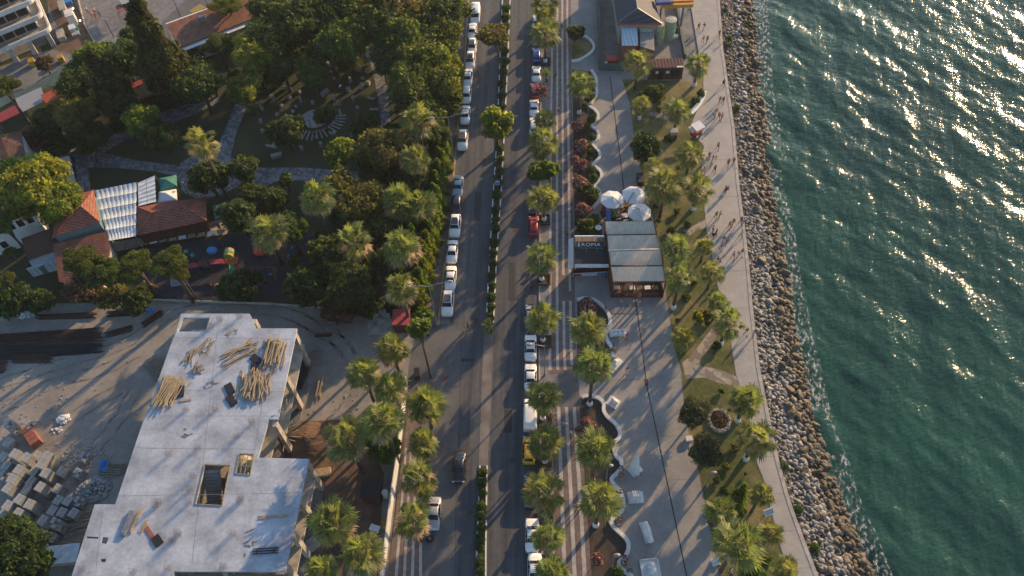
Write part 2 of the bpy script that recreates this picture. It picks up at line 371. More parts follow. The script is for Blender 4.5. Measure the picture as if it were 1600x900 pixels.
# sea: green water, wind ripples on top of modelled swell
m, n, bs = newmat('sea_water'); v = coords(n, (1, 1, 1), 0)
va = coords(n, (1.0, .38, 1), math.radians(28)); vb = coords(n, (1.0, .5, 1), math.radians(62))
big = noise(n, va, .16, 2, .5); mid = noise(n, va, .8, 2, .5); sm = noise(n, vb, 2.3, 2, .5); pat = noise(n, v, .035, 4)
c = mix(n, ramp(n, pat, ((.35, 0.0), (.65, 1.0))), (.016, .058, .043), (.018, .074, .050))
n.links.new(c, bs.inputs['Base Color']); bs.inputs['Roughness'].default_value = .12; bs.inputs['IOR'].default_value = 1.33
h1 = n.nodes.new('ShaderNodeBump'); h1.inputs['Distance'].default_value = .6; h1.inputs['Strength'].default_value = 1; n.links.new(big, h1.inputs['Height'])
h2 = n.nodes.new('ShaderNodeBump'); h2.inputs['Distance'].default_value = .21; h2.inputs['Strength'].default_value = 1; n.links.new(mid, h2.inputs['Height']); n.links.new(h1.outputs[0], h2.inputs['Normal'])
h3 = n.nodes.new('ShaderNodeBump'); h3.inputs['Distance'].default_value = .105; h3.inputs['Strength'].default_value = 1; n.links.new(sm, h3.inputs['Height']); n.links.new(h2.outputs[0], h3.inputs['Normal'])
fin = noise(n, vb, 7.5, 2, .5); h4 = n.nodes.new('ShaderNodeBump'); h4.inputs['Distance'].default_value = .032; h4.inputs['Strength'].default_value = 1; n.links.new(fin, h4.inputs['Height']); n.links.new(h3.outputs[0], h4.inputs['Normal']); n.links.new(h4.outputs[0], bs.inputs['Normal'])
m, n, bs = newmat('foam'); v = coords(n, (1.6, .9, 1), math.radians(10)); out = n.nodes['Material Output']
a = noise(n, v, 1.3, 8, .7); f = ramp(n, a, ((.50, 0.0), (.68, .85))); tr = n.nodes.new('ShaderNodeBsdfTransparent'); ms = n.nodes.new('ShaderNodeMixShader')
bs.inputs['Base Color'].default_value = (.6, .62, .6, 1); bs.inputs['Roughness'].default_value = .7
n.links.new(f, ms.inputs[0]); n.links.new(tr.outputs[0], ms.inputs[1]); n.links.new(bs.outputs[0], ms.inputs[2]); n.links.new(ms.outputs[0], out.inputs[0])

# ------------------------------------------------------------------ the setting: ground, road, pavements, shore, sea
SEA_Z = -1.9
PROM_R = [(1118, -60), (1125, 0), (1130, 75), (1140, 145), (1148, 200), (1155, 285), (1162, 340), (1167, 380), (1172, 430), (1175, 470), (1182, 530), (1187, 575), (1198, 630), (1208, 680), (1218, 725), (1235, 785), (1255, 840), (1278, 900), (1315, 985)]
WATER = [(1169, -60), (1176, 0), (1183, 75), (1187, 145), (1197, 200), (1201, 285), (1213, 340), (1220, 380), (1226, 430), (1233, 470), (1243, 530), (1253, 575), (1264, 630), (1277, 680), (1293, 725), (1311, 785), (1335, 840), (1358, 900), (1400, 985)]
coast = px(PROM_R)
far = [coast[0] + Vector((-40, 260, 0)), Vector((-420, 420, 0)), Vector((-420, -60, 0)), Vector((60, -60, 0))]
g = MB().sheet(coast + [far[3], far[2], far[1], far[0]], 0.0); struct(g.build('ground', 'concrete_dark'))
def sheet(name, pts, z, mat, zp=0.0): return struct(MB().sheet(px(pts, zp), z).build(name, mat))
def slab(name, pts, z, mat): return struct(MB().prism(px(pts, z), -.3, z).build(name, mat))
# ground covers
sheet('park_ground', [(-40, -20), (60, -40), (700, -60), (718, 0), (722, 60), (710, 200), (692, 300), (684, 400), (662, 500), (640, 520), (590, 500), (400, 478), (200, 478), (-60, 488), (-60, 160)], .004, 'park_ground')
sheet('yard_ground', [(-80, 470), (100, 474), (250, 470), (420, 474), (520, 486), (620, 500), (662, 506), (650, 560), (636, 600), (604, 960), (-120, 960)], .008, 'yard_dirt')
sheet('street_paving', [(70, -40), (520, -70), (430, 30), (280, 78), (170, 118), (128, 116), (80, 60)], .012, 'grey_pavers')
sheet('upper_path', [(-40, 118), (92, 72), (112, 92), (150, 82), (215, 55), (240, 75), (130, 122), (60, 140), (-40, 175)], .008, 'concrete_dark')
sheet('left_carriageway', [(726, -60), (788, -60), (785, 0), (781, 100), (776, 225), (765, 400), (757, 510), (752, 620), (748, 730), (743, 960), (712, 960), (712, 650), (716, 560), (704, 510), (694, 440), (706, 380), (712, 300), (722, 200), (731, 100), (734, 0)], .012, 'asphalt')
sheet('parking_shoulder', [(640, 962), (652, 800), (660, 640), (668, 505), (684, 440), (702, 420), (714, 360), (722, 300), (730, 220), (736, 100), (742, -60), (718, -60), (700, 300), (640, 560), (600, 960)], .0105, 'asphalt_dusty')
sheet('shoulder_dust', [(726, 520), (722, 600), (716, 700), (712, 860), (711, 960), (636, 960), (650, 800), (652, 600), (664, 508), (700, 505)], .016, 'asphalt_dusty')
sheet('right_carriageway', [(796, -60), (832, -60), (833, 100), (830, 300), (826, 560), (825, 700), (823, 960), (758, 960), (760, 730), (768, 620), (773, 450), (782, 300), (788, 225), (796, 100)], .012, 'asphalt')
sheet('parking_lane', [(833, -60), (848, -60), (846, 100), (844, 200), (843, 350), (842, 540), (843, 700), (848, 960), (824, 960), (826, 560), (830, 300)], .008, 'asphalt')
sheet('median_dust', [(757, 505), (771, 505), (768, 620), (761, 735), (748, 735), (752, 620)], .016, 'sand_dust')
tk = MB()
for L_ in ([(470, 500), (540, 540), (570, 600), (540, 640), (500, 680)], [(0, 600), (90, 570), (190, 540), (240, 510), (262, 492), (330, 480), (440, 486), (520, 520), (556, 575)], [(0, 640), (80, 600), (170, 575), (225, 545)], [(60, 700), (130, 640), (200, 600)], [(150, 700), (190, 650), (215, 600)]):
    pp = px(L_); fine = [pp[i].lerp(pp[i + 1], t / 6) for i in range(len(pp) - 1) for t in range(6)]
    for off in (-.9, .9):
        q_ = []
        for i, p in enumerate(fine):
            d_ = (fine[min(i + 1, len(fine) - 1)] - fine[max(i - 1, 0)]).normalized(); q_.append(p + Vector((-d_.y, d_.x, 0)) * (off + .12 * math.sin(i * 1.7)))
        tk.wall(q_, .34, 0, .022)
struct(tk.build('tyre_tracks', 'dirt_track'))
# pavements: a raised slab with bands laid on it
LE = [(848, -60), (846, 0), (846, 100), (844, 200), (843, 350), (842, 540), (843, 700), (846, 830), (848, 960)]
RE = [(893, -60), (892, 0), (892, 100), (895, 225), (897, 400), (900, 540), (906, 640), (914, 740), (924, 880), (928, 960)]
slab('striped_pavement', LE + RE[::-1], .13, 'grey_pavers')
def at_y(line, y):
    for (x0, y0), (x1, y1) in zip(line, line[1:]):
        if y0 <= y <= y1: return x0 + (x1 - x0) * (y - y0) / (y1 - y0)
    return line[-1][0]
ys = [-60, 0, 60, 120, 180, 240, 300, 360, 420, 480, 540, 600, 660, 720, 780, 840, 900, 960]
def strip(x0, x1, y0, y1):   # x0, x1: metres from the kerb side, along the road
    pts = []; rng = [y0] + [y for y in ys if y0 < y < y1] + [y1]
    f = lambda t, y: at_y(LE, y) + 15 + (at_y(RE, y) - at_y(LE, y) - 15) * t
    return [(f(x0, y), y) for y in rng] + [(f(x1, y), y) for y in rng[::-1]]
mb = MB(); mc = MB(); B = [(0.0, .10), (.27, .37), (.52, .62), (.77, .87)]
for y0, y1 in ((-60, 585), (636, 960)):
    mb.sheet(px(strip(.0, 1.0, y0, y1), .13), .134)
for k, (s0, s1) in enumerate(B):
    for y0, y1 in ((-60, [60, 300, 430, 455][k]), ([75, 330, 470, 470][k], 578), (636, 960)):
        mc.sheet(px(strip(s0, s1, y0, y1), .13), .138)
struct(mb.build('pavement_brown_bands', 'brown_pavers')); struct(mc.build('pavement_cream_bands', 'cream_pavers'))
sheet('pavement_dark_patch', [(872, 582), (903, 582), (907, 636), (874, 636)], .138, 'asphalt_dusty', .13)
slab('left_pavement', [(718, -60), (733, -60), (732, 0), (726, 100), (716, 200), (710, 260), (705, 330), (700, 380), (692, 440), (684, 508), (660, 508), (664, 440), (680, 380), (690, 300), (700, 200), (716, 120)], .12, 'brown_pavers')
slab('site_pavement', [(640, 620), (662, 620), (661, 700), (660, 800), (659, 960), (598, 960), (612, 850)], .11, 'brown_pavers')
mc = MB()
for k in range(4):
    a0, a1 = .18 + k * .24, .27 + k * .24
    L = lambda t, y: (612 + (850 - y) * .1) * (1 - t) + 660 * t
    mc.sheet(px([(L(a0, y), y) for y in (700, 780, 860, 960)] + [(L(a1, y), y) for y in (960, 860, 780, 700)], .11), .115)
struct(mc.build('site_pavement_bands', 'cream_pavers'))
# kerbs
def kerb(name, pts, wdt, z1, mat): return struct(MB().wall(px(pts), wdt, -.2, z1).build(name, mat))
kerb('kerb_right', [(x + .6, y) for x, y in LE], .22, .15, 'concrete_raw')
kerb('kerb_left', [(733, -60), (732, 0), (726, 100), (716, 200), (710, 260), (705, 330), (700, 380), (692, 440), (685, 508)], .22, .14, 'yellow_line')
def median(nm, Lp, Rp):
    struct(MB().prism(px(Lp + Rp[::-1], .1), -.2, .10).build('median_soil' if nm == 0 else 'median_soil_near', 'soil'))
    for i, side in enumerate((Lp, Rp)):
        w1, b1 = MB(), MB(); pts = px(side); acc = []
        for p, q in zip(pts, pts[1:]):
            k = max(1, int((q - p).length / 1.6))
            for j in range(k): acc.append((p.lerp(q, j / k), p.lerp(q, (j + 1) / k)))
        for j, (p, q) in enumerate(acc): (w1 if j % 2 == 0 or i == 1 and j % 3 else b1).wall([p, q], .18, -.2, .17)
        struct(w1.build('median_kerb_white', 'white_paint')); struct(b1.build('median_kerb_black', 'black_kerb'))
median(0, [(787, -60), (785, 0), (781, 100), (776, 225), (771, 300), (765, 400), (760, 505)], [(799, -60), (797, 0), (793, 100), (787, 225), (783, 300), (776, 400), (771, 505)])
median(1, [(750, 728), (748, 790), (745, 860), (743, 960)], [(761, 728), (760, 790), (759, 860), (759, 960)])
for i, (pts, mt) in enumerate([([(735, 640), (745, 640), (744, 700), (734, 700)], 'asphalt_dusty'), ([(742, 300), (752, 300), (750, 345), (740, 345)], 'asphalt_patch'), ([(795, 410), (805, 410), (804, 470), (794, 470)], 'asphalt_patch'), ([(748, 180), (756, 180), (755, 212), (747, 212)], 'asphalt_patch'), ([(788, 640), (800, 640), (800, 676), (787, 676)], 'asphalt_patch'), ([(720, 560), (741, 560), (741, 565), (720, 565)], 'asphalt_patch')]):
    sheet('asphalt_patch', pts, .022, mt)
seam = MB()
for L_ in ([(756, -60), (752, 60), (746, 200), (736, 360), (728, 480)], [(722, 520), (718, 640), (712, 800), (710, 960)], [(812, -60), (810, 100), (804, 300), (796, 560), (792, 760), (790, 960)]): seam.wall(px(L_), .09, 0, .020)
struct(seam.build('asphalt_seam', 'black_kerb'))
for x, y in ((806, 360), (744, 500), (735, 800), (800, 720), (757, 250), (822, 610)):
    p = P(x, y, 0); tag(MB().tube([(p.x, p.y, .0), (p.x, p.y, .028)], .36, 14).build('manhole_cover', 'rust'), 'round iron manhole cover %s' % {806: 'on the right carriageway left of the cafe', 744: 'on the left carriageway near the two crossing people', 735: 'on the left carriageway below the lone dark car', 800: 'on the right carriageway near the yellow taxi', 757: 'on the left carriageway above the blue median sign', 822: 'beside the white saloons at the right kerb'}[x], 'manhole cover', 'manhole covers in the road')
# plaza, grass strip, promenade
PL_R = [(1076, -60), (1072, 0), (1062, 60), (1060, 108), (1060, 124), (972, 124), (984, 160), (991, 215), (1000, 250), (1003, 280), (1018, 330), (1036, 400), (1041, 460), (1055, 547), (1065, 580), (1066, 600), (1070, 640), (1080, 690), (1092, 737), (1105, 800), (1122, 887), (1134, 960)]
WALLS = {1: [(893, 98), (903, 97), (915, 91), (925, 83), (928, 76), (925, 68), (915, 60), (906, 58)],
 2: [(924, 112), (931, 124), (932, 138), (932, 150), (925, 160), (921, 168), (928, 173), (934, 180), (934, 187), (928, 194), (925, 200), (931, 205), (935, 212), (934, 219), (925, 226), (930, 233), (936, 240), (937, 248), (931, 255), (926, 260), (933, 265), (939, 272), (939, 281), (932, 289), (929, 293), (935, 299), (938, 307), (936, 316), (926, 327)],
 3: [(902, 471), (908, 469), (915, 468), (930, 472), (943, 482), (951, 494), (953, 507), (949, 516), (946, 525), (950, 537), (956, 546), (957, 560)],
 4: [(909, 623), (914, 621), (925, 621), (935, 624), (943, 632), (943, 643), (948, 652), (956, 659), (963, 666), (968, 677), (967, 686), (961, 692), (959, 702), (962, 714), (970, 722), (970, 732), (964, 741), (955, 750), (960, 760), (967, 767), (972, 778), (974, 790), (971, 800), (962, 808), (955, 815), (958, 824), (966, 832), (975, 840), (981, 849), (981, 861), (976, 871), (967, 880), (970, 890), (980, 897), (988, 905), (992, 940)]}
slab('plaza', [(898, -60), (892, 0), (892, 100), (895, 225), (897, 400), (900, 540), (906, 640), (914, 740), (924, 880), (928, 960)] + PL_R[::-1], .10, 'concrete_plaza')
PR_L = [(1085, -60), (1078, 0), (1088, 60), (1096, 110), (1099, 128), (1099, 145), (1086, 180), (1078, 200), (1088, 215), (1100, 228), (1096, 250), (1098, 300), (1104, 360), (1112, 395), (1115, 420), (1122, 450), (1137, 475), (1142, 535), (1150, 585), (1166, 630), (1176, 680), (1182, 720), (1195, 755), (1206, 800), (1217, 847), (1226, 875), (1235, 900), (1255, 960)]
slab('grass_strip', PL_R[5:] + PR_L[::-1][:-3] + [(1085, 128)], .12, 'lawn')
slab('promenade', PR_L + [(x - 1, y) for x, y in PROM_R[::-1]], .15, 'concrete_promenade')
struct(MB().wall(px([(x - 2.4, y) for x, y in PROM_R], .15), .5, -2.6, .19).build('sea_wall_coping', 'concrete_raw'))
struct(MB().wall(px([(953, 120), (965, 215), (972, 270), (975, 300)], .1), .18, .0, .106).build('drain_channel', 'dark_steel'))
struct(MB().wall(px([(992, 462), (1003, 540), (1010, 600), (1027, 680), (1050, 790), (1073, 900), (1083, 960)], .1), .16, .0, .106).build('drain_channel', 'dark_steel'))
sheet('drain_pit', [(1006, 592), (1012, 592), (1013, 603), (1008, 603)], .108, 'rust', .1)
jm = MB()      # saw-cut joints of the plaza and the promenade
for a, b_ in (((954, 547), (1060, 545)), ((1010, 592), (1065, 590)), ((1024, 682), (1078, 680)), ((905, 598), (1006, 592)), ((1030, 750), (1094, 748)), ((960, 215), (990, 215)), ((950, 275), (1000, 275))):
    jm.wall(px([a, b_], .1), .06, 0, .105)
for i in range(1, 18):
    y = -40 + i * 58; xl = at_y(PR_L, y); xr = at_y(PROM_R, y); jm.wall(px([(xl + 3, y), (xr - 5, y - 1)], .15), .05, 0, .155)
for yy in (530, 700): jm.wall(px([(1142, 535), (1150, 585)] if yy == 530 else [(1182, 720), (1195, 755), (1217, 847), (1235, 900)], .15), .12, 0, .156)
struct(jm.build('slab_joints', 'concrete_dark'))
for pts in ([(1103, 342), (1110, 353), (1090, 360), (1077, 368), (1068, 361), (1085, 352)], [(1112, 513), (1124, 519), (1108, 545), (1096, 560), (1094, 572), (1120, 576), (1150, 588), (1160, 604), (1130, 600), (1100, 590), (1072, 592), (1066, 566), (1080, 556), (1092, 540)], [(1014, 174), (1017, 181), (1040, 187), (1052, 186), (1050, 179), (1038, 178)]):
    sheet('stone_path', pts, .126, 'crazy_paving', .12)
# soil in the scalloped beds
def bed(pts, mat='soil', z=.16): return struct(MB().prism(px(pts, z), -.1, z).build('bed_soil', mat))
bed([(893, 98)] + WALLS[1][1:] + [(893, 62)], 'lawn')
bed([(894, 108)] + WALLS[2] + [(915, 340), (940, 345), (942, 372), (898, 372)], 'soil')
bed(WALLS[3] + [(950, 575), (902, 575)], 'soil'); bed(WALLS[4] + [(928, 940), (924, 880), (914, 740), (906, 640)], 'soil')
for k, wl in WALLS.items():
    pts = px(wl, .0); fine = []
    for i in range(len(pts) - 1):
        p0, p1, p2, p3 = pts[max(i - 1, 0)], pts[i], pts[i + 1], pts[min(i + 2, len(pts) - 1)]
        for t in (0, .33, .66): fine.append(.5 * ((2 * p1) + (p2 - p0) * t + (2 * p0 - 5 * p1 + 4 * p2 - p3) * t * t + (3 * p1 - p0 - 3 * p2 + p3) * t ** 3))
    fine.append(pts[-1])
    o = MB().wall(fine, .5, .0, .55).build('bench_wall', 'white_wall')
    tag(o, {1: 'short curved white wall around the lawn bed nearest the top', 2: 'long scalloped white bench wall beside the upper plaza, above the cafe', 3: 'curved white bench wall round the reddish bushes just below the cafe', 4: 'scalloped white bench wall winding down the lower plaza to the bottom edge'}[k], 'wall', 'white curved walls of the planting beds')
# shore: sloping bed from the sea wall into the water
rows = []
pr, wa = px(PROM_R, -.4), px(WATER, SEA_Z)
for i in range(len(pr)): rows.append([pr[i] - (wa[i] - pr[i]) * .1 + Vector((0, 0, .1)), pr[i], pr[i].lerp(wa[i], .5), wa[i], wa[i] + (wa[i] - pr[i]) * 1.6 + Vector((0, 0, -.5)), wa[i] + (wa[i] - pr[i]) * 8 + Vector((0, 0, -4))])
rows = [rows[0]] + rows; rows[0] = [q + Vector((-40, 260, 0)) for q in rows[1]]
struct(MB().grid(rows).build('shore_bed', 'soil', smooth=True))
# sea surface: a fine swell mesh near, a flat sheet beyond
nx, ny = 420, 520
x0, x1, y0, y1 = 34.0, 175.0, -30.0, 190.0
gx, gy = np.meshgrid(np.linspace(x0, x1, nx), np.linspace(y0, y1, ny))
h = np.zeros_like(gx)
for k in range(46):
    L = 1.6 * 1.11 ** (k % 23) * RNG.uniform(.9, 1.15); an = math.radians(RNG.normal(28, 26)); kk = 2 * math.pi / L
    ph = RNG.uniform(0, 6.28); A = .0085 * L ** .82
    h += A * np.sin(kk * (gx * math.cos(an) + gy * math.sin(an)) + ph + .8 * np.sin(gx * .07 + gy * .05 + ph))
fade = np.clip(np.minimum.reduce([(gx - x0) / 3, (x1 - gx) / 8, (gy - y0) / 4, (y1 - gy) / 8]), 0, 1)
h = h * fade * .5
V = np.stack([gx, gy, h + SEA_Z], -1).reshape(-1, 3); I = np.arange(nx * ny).reshape(ny, nx)
Fq = np.stack([I[:-1, :-1], I[:-1, 1:], I[1:, 1:], I[1:, :-1]], -1).reshape(-1, 4)
me = D.meshes.new('sea'); me.vertices.add(len(V)); me.vertices.foreach_set('co', V.astype(np.float32).ravel()); me.loops.add(Fq.size); me.loops.foreach_set('vertex_index', Fq.astype(np.int32).ravel())
me.polygons.add(len(Fq)); me.polygons.foreach_set('loop_start', np.arange(0, Fq.size, 4, dtype=np.int32)); me.polygons.foreach_set('use_smooth', np.ones(len(Fq), bool)); me.materials.append(MATS['sea_water']); me.update(calc_edges=True)
sea = struct(link('sea', me))
fs = MB()
for (a0, b0, a1, b1) in ((x1, -700, 1600, 1600), (x0, y1, x1, 1600), (x0, -700, x1, y0), (-400, 400, x0, 1600)): fs.face([(a0, b0, SEA_Z), (a1, b0, SEA_Z), (a1, b1, SEA_Z), (a0, b1, SEA_Z)])
struct(fs.build('far_sea', 'sea_water'))
fm = MB(); rows = []
for i in range(len(wa)): rows.append([wa[i] - (wa[i] - pr[i]) * .35 + Vector((0, 0, .16)), wa[i] + (wa[i] - pr[i]) * .42 + Vector((0, 0, .16))])
tag(fm.grid([[Vector((p.x, p.y, SEA_Z + .16)) for p in r] for r in rows]).build('foam', 'foam'), kind='stuff')
# riprap: 300 boulders as things, the small stones as one heap
def rockmesh(i, r=1.0, sub=2):
    b = bmesh.new(); bmesh.ops.create_icosphere(b, subdivisions=sub, radius=r); rr = random.Random(i)
    pl = [(Vector((rr.gauss(0, 1), rr.gauss(0, 1), rr.gauss(0, 1))).normalized(), rr.uniform(.55, .85)) for _ in range(11)]
    for v_ in b.verts:
        for nn, d in pl:
            e = v_.co.dot(nn)
            if e > d * r: v_.co -= nn * (e - d * r)
        v_.co *= 1 + rr.uniform(-.04, .04)
    me = D.meshes.new('boulder'); b.to_mesh(me); b.free(); me.materials.append(MATS['rock']); return me
rks = [rockmesh(i) for i in range(7)]; rr = random.Random(5)
def shore_pt(t, s):
    """t along the coast 0..1, s from the sea wall 0 to the waterline 1"""
    f = t * (len(pr) - 1); i = min(int(f), len(pr) - 2); a = pr[i].lerp(pr[i + 1], f - i); b_ = wa[i].lerp(wa[i + 1], f - i); p = a + (b_ - a) * s
    p.z = -.4 + (SEA_Z + .4) * min(s, 1.2); return p
for k in range(300):
    t = .055 + .90 * ((k * .618034) % 1); s_ = rr.gauss(.72, .19); p = shore_pt(t, min(max(s_, .25), 1.06)); sc = rr.uniform(.38, .72) * (1.5 if rr.random() < .2 else 1)
    o = link('boulder', rks[k % 7], None, p + Vector((0, 0, sc * .28))); o.scale = (sc * rr.uniform(.8, 1.25), sc * rr.uniform(.7, 1.0), sc * rr.uniform(.5, .8)); o.rotation_euler = (rr.uniform(-.5, .5), rr.uniform(-.5, .5), rr.uniform(0, 6.28))
    tag(o, 'large brown boulder in the rock bank at the edge of the sea', 'boulder', 'boulders along the waterline')
small = []; base = []
for i in range(5):
    me = rockmesh(20 + i, 1.0, 1); base.append([np.array([me.vertices[j].co[:] for j in p.vertices]) for p in me.polygons]); D.meshes.remove(me)
base = [np.array(b_) for b_ in base]
for k in range(8000):
    t = .045 + .92 * rr.random(); s_ = rr.random() * 1.06; s_ = s_ if s_ < .55 or rr.random() < .75 else s_ * .5; p = shore_pt(t, s_); sc = .12 + .30 * rr.random() ** 1.8 * (1 + .5 * (s_ > .4)); sc *= 1.25 if rr.random() < .12 else 1
    ang = rr.uniform(0, 6.28); c_, s2 = math.cos(ang), math.sin(ang); T = base[k % 5] * np.array([sc * rr.uniform(.8, 1.3), sc, sc * .7]); R = np.array([[c_, -s2, 0], [s2, c_, 0], [0, 0, 1]])
    small.append((T @ R.T + np.array([p.x, p.y, p.z + sc * .3])).reshape(-1, 3))
sv = np.concatenate(small); me = np_mesh('riprap_stones', sv, 3, ['small_rocks'])
bm_ = bmesh.new(); bm_.from_mesh(me); bmesh.ops.remove_doubles(bm_, verts=bm_.verts, dist=.0015); bm_.to_mesh(me); bm_.free()
tag(link('riprap_stones', me), kind='stuff')
# ------------------------------------------------------------------ plants
def leafcloud(name, blobs, n, size, seed, mats, frac2=0.0, shell=.62, lump=.16, aspect=.55, top_bias=0.0, hang=0.0):
    """many leaf-sized rhombs spread through and over a union of lumps"""
    r = np.random.default_rng(seed); B_ = np.array(blobs, float); area = (B_[:, 3] * B_[:, 4] + B_[:, 3] * B_[:, 5]); pick = r.choice(len(B_), n, p=area / area.sum())
    d = r.normal(size=(n, 3)); d /= np.linalg.norm(d, axis=1)[:, None]
    if top_bias: d[:, 2] = np.where(d[:, 2] < -top_bias, -d[:, 2], d[:, 2])
    rad = r.uniform(shell, 1.0, n) ** .7 * (1 + lump * np.sin(5 * d[:, 0] + pick) * np.cos(4 * d[:, 1] - pick * 2) + .08 * r.normal(size=n))
    pos = B_[pick, :3] + d * B_[pick, 3:6] * rad[:, None]
    nn = d + .75 * r.normal(size=(n, 3)); nn /= np.linalg.norm(nn, axis=1)[:, None]
    t = np.cross(nn, r.normal(size=(n, 3))); t /= np.linalg.norm(t, axis=1)[:, None]
    if hang: t[:, 2] -= hang; t /= np.linalg.norm(t, axis=1)[:, None]
    b = np.cross(nn, t); s = size * r.uniform(.6, 1.4, n)[:, None]
    V = np.stack([pos - t * s, pos + b * s * aspect + nn * s * .15, pos + t * s, pos - b * s * aspect + nn * s * .15], 1)
    mi = (r.random(n) < frac2).astype(int) if frac2 else None
    return np_mesh(name, V, 4, mats, mi)
def lobes(seed, k, spread=.55, rz=(.38, .6), zr=.5, core=True):
    r = random.Random(seed); out = [(0, 0, 0, .72, .72, .66)] if core else []
    for i in range(k):
        a = i * 2.4 + r.uniform(-.4, .4); q = spread * math.sqrt((i + .7) / k); z = r.uniform(-zr * .6, zr) * (1.1 - q); s = r.uniform(*rz); out.append((q * math.cos(a) * 1.1, q * math.sin(a) * 1.1, z, s, s, s * .85))
    return out
CR = {}
def crown(kind, i, big):
    """crown meshes of unit radius, several per kind and leaf size class"""
    key = (kind, i, big)
    if key in CR: return CR[key]
    sd = hash(kind) % 1 + i * 13 + big * 101 + len(kind) * 7; lr = {0: 1.3, 1: 2.6, 2: 4.5}[big]; ls = .26 / lr; nl = {0: 1500, 1: 5200, 2: 12000}[big]
    mat = {'dark': 'leaf_dark', 'mid': 'leaf_mid', 'bright': 'leaf_bright', 'autumn': 'leaf_autumn', 'olive': 'leaf_olive', 'pine': 'leaf_pine', 'oleander': 'leaf_purple', 'hedge': 'leaf_hedge', 'purple': 'leaf_purple', 'cypress': 'leaf_cypress', 'thuja': 'leaf_thuja'}[kind]
    if kind == 'cypress':
        bl = [(.06 * math.sin(k * 2.3), .06 * math.cos(k * 1.7), -1 + k * .165, (.25 if k > 1 else .2) * (1 - max(0, (k - 5)) / 8.5) + .02, (.25 if k > 1 else .2) * (1 - max(0, (k - 5)) / 8.5) + .02, .2) for k in range(13)]
        me = leafcloud('crown', bl, 22000, .045, sd, [mat], aspect=.4, hang=-.8, lump=.3)
    elif kind == 'thuja':
        bl = [(.05 * math.sin(k * 2), .05 * math.cos(k * 3), -1 + k * .25, .46 * (1 - k / 9.5), .46 * (1 - k / 9.5), .28) for k in range(8)]
        me = leafcloud('crown', bl, 5200, .07, sd, [mat], aspect=.5, hang=-.6, lump=.3)
    elif kind == 'pine':
        r = random.Random(sd); bl = []
        for k in range(15):
            a = k * 2.4; q = .8 * math.sqrt(k / 15); s = r.uniform(.22, .36); bl.append((q * math.cos(a), q * math.sin(a), r.uniform(-.12, .2) - q * .15, s, s, s * .62))
        me = leafcloud('crown', bl, {0: 2500, 1: 9000, 2: 16000}[big], ls * .62, sd, [mat], aspect=.35, shell=.7, lump=.1)
    elif kind == 'olive': me = leafcloud('crown', lobes(sd, 9, .6, (.35, .5)), int(nl * 1.3), ls * .75, sd, [mat], aspect=.35)
    elif kind in ('oleander',): me = leafcloud('crown', lobes(sd, 7, .5, (.4, .55)), nl, ls * .8, sd, [mat, 'flower_pink'], frac2=.45, aspect=.5)
    elif kind in ('hedge',): me = leafcloud('crown', lobes(sd, 5, .35, (.5, .65)), nl, ls * .6, sd, [mat], shell=.8, lump=.05)
    else: me = leafcloud('crown', lobes(sd, 11 + 5 * big, .68, (.24, .44), .62), nl, ls, sd, [mat], lump=.3, shell=.55)
    CR[key] = me; return me
TRK = {}
def trunk_mesh(i, style='tree'):
    """unit height trunk with limbs reaching into the crown; branches scale with the crown"""
    key = (i, style)
    if key in TRK: return TRK[key]
    r = random.Random(i * 3 + 1); mb = MB(); k = 6 if style == 'tree' else 8
    mb.tube([(0, 0, -.02), (.01, .01, .3), (-.01, .02, .62)], [.055, .04, .034], 8)
    for j in range(k):
        a = j * 2.4 + r.uniform(0, .6); z0 = .45 + .05 * (j % 4); q = r.uniform(.16, .3)
        mb.tube([(0, .01, z0), (q * .4 * math.cos(a), q * .4 * math.sin(a), z0 + .16), (q * math.cos(a), q * math.sin(a), z0 + .32 + .1 * r.random())], [.026, .017, .006], 5)
    TRK[key] = mb.mesh('trunk', 'bark', True); return TRK[key]
def tree(kind, cx, cy, r_px, h, label, cat='tree', group=None, seed=0, flat=1.0, name=None, base_y=None, lean=None):
    if base_y is not None: h = height_for(cx, cy, base_y)
    top = P(cx, cy, h); r = r_px * mpp(cx, cy, h); base = Vector((top.x, top.y, 0)); big = 0 if r < 1.9 else (1 if r < 3.6 else 2)
    nm = name or {'pine': 'stone_pine', 'cypress': 'cypress_tree', 'thuja': 'conifer_tree', 'olive': 'olive_tree', 'oleander': 'oleander_bush', 'hedge': 'round_bush', 'purple': 'purple_bush'}.get(kind, 'broadleaf_tree')
    t = thing(nm, label, cat, base, 0, group); c = link('crown', crown(kind, seed % 3, big), t, (0, 0, h)); c.scale = (r, r, r * flat); c.rotation_euler = (0, 0, seed * 1.7)
    if kind in ('cypress', 'thuja'): return t
    if lean:
        b = P(lean[0], lean[1], 0); t.location = b; c.location = top - b
        k = MB().tube([(0, 0, -.1), (c.location.x * .25, c.location.y * .15, h * .4), (c.location.x * .7, c.location.y * .6, h * .75), (c.location.x, c.location.y, h)], [.22, .18, .15, .1], 8)
        for j in range(5):
            a = j * 1.3; k.tube([(c.location.x * .75, c.location.y * .68, h * .8), (c.location.x + r * .55 * math.cos(a), c.location.y + r * .55 * math.sin(a), h)], [.1, .04], 5)
        k.build('trunk', 'bark', t, True); return t
    k = link('trunk', trunk_mesh(seed % 4), t); s = max(h, .8) / .80; hs_ = min(s * .8, r * 2.4); k.scale = (hs_, hs_, s); k.rotation_euler = (0, 0, seed)
    if kind == 'pine': k.scale = (r * 2.2, r * 2.2, s * .95)
    return t
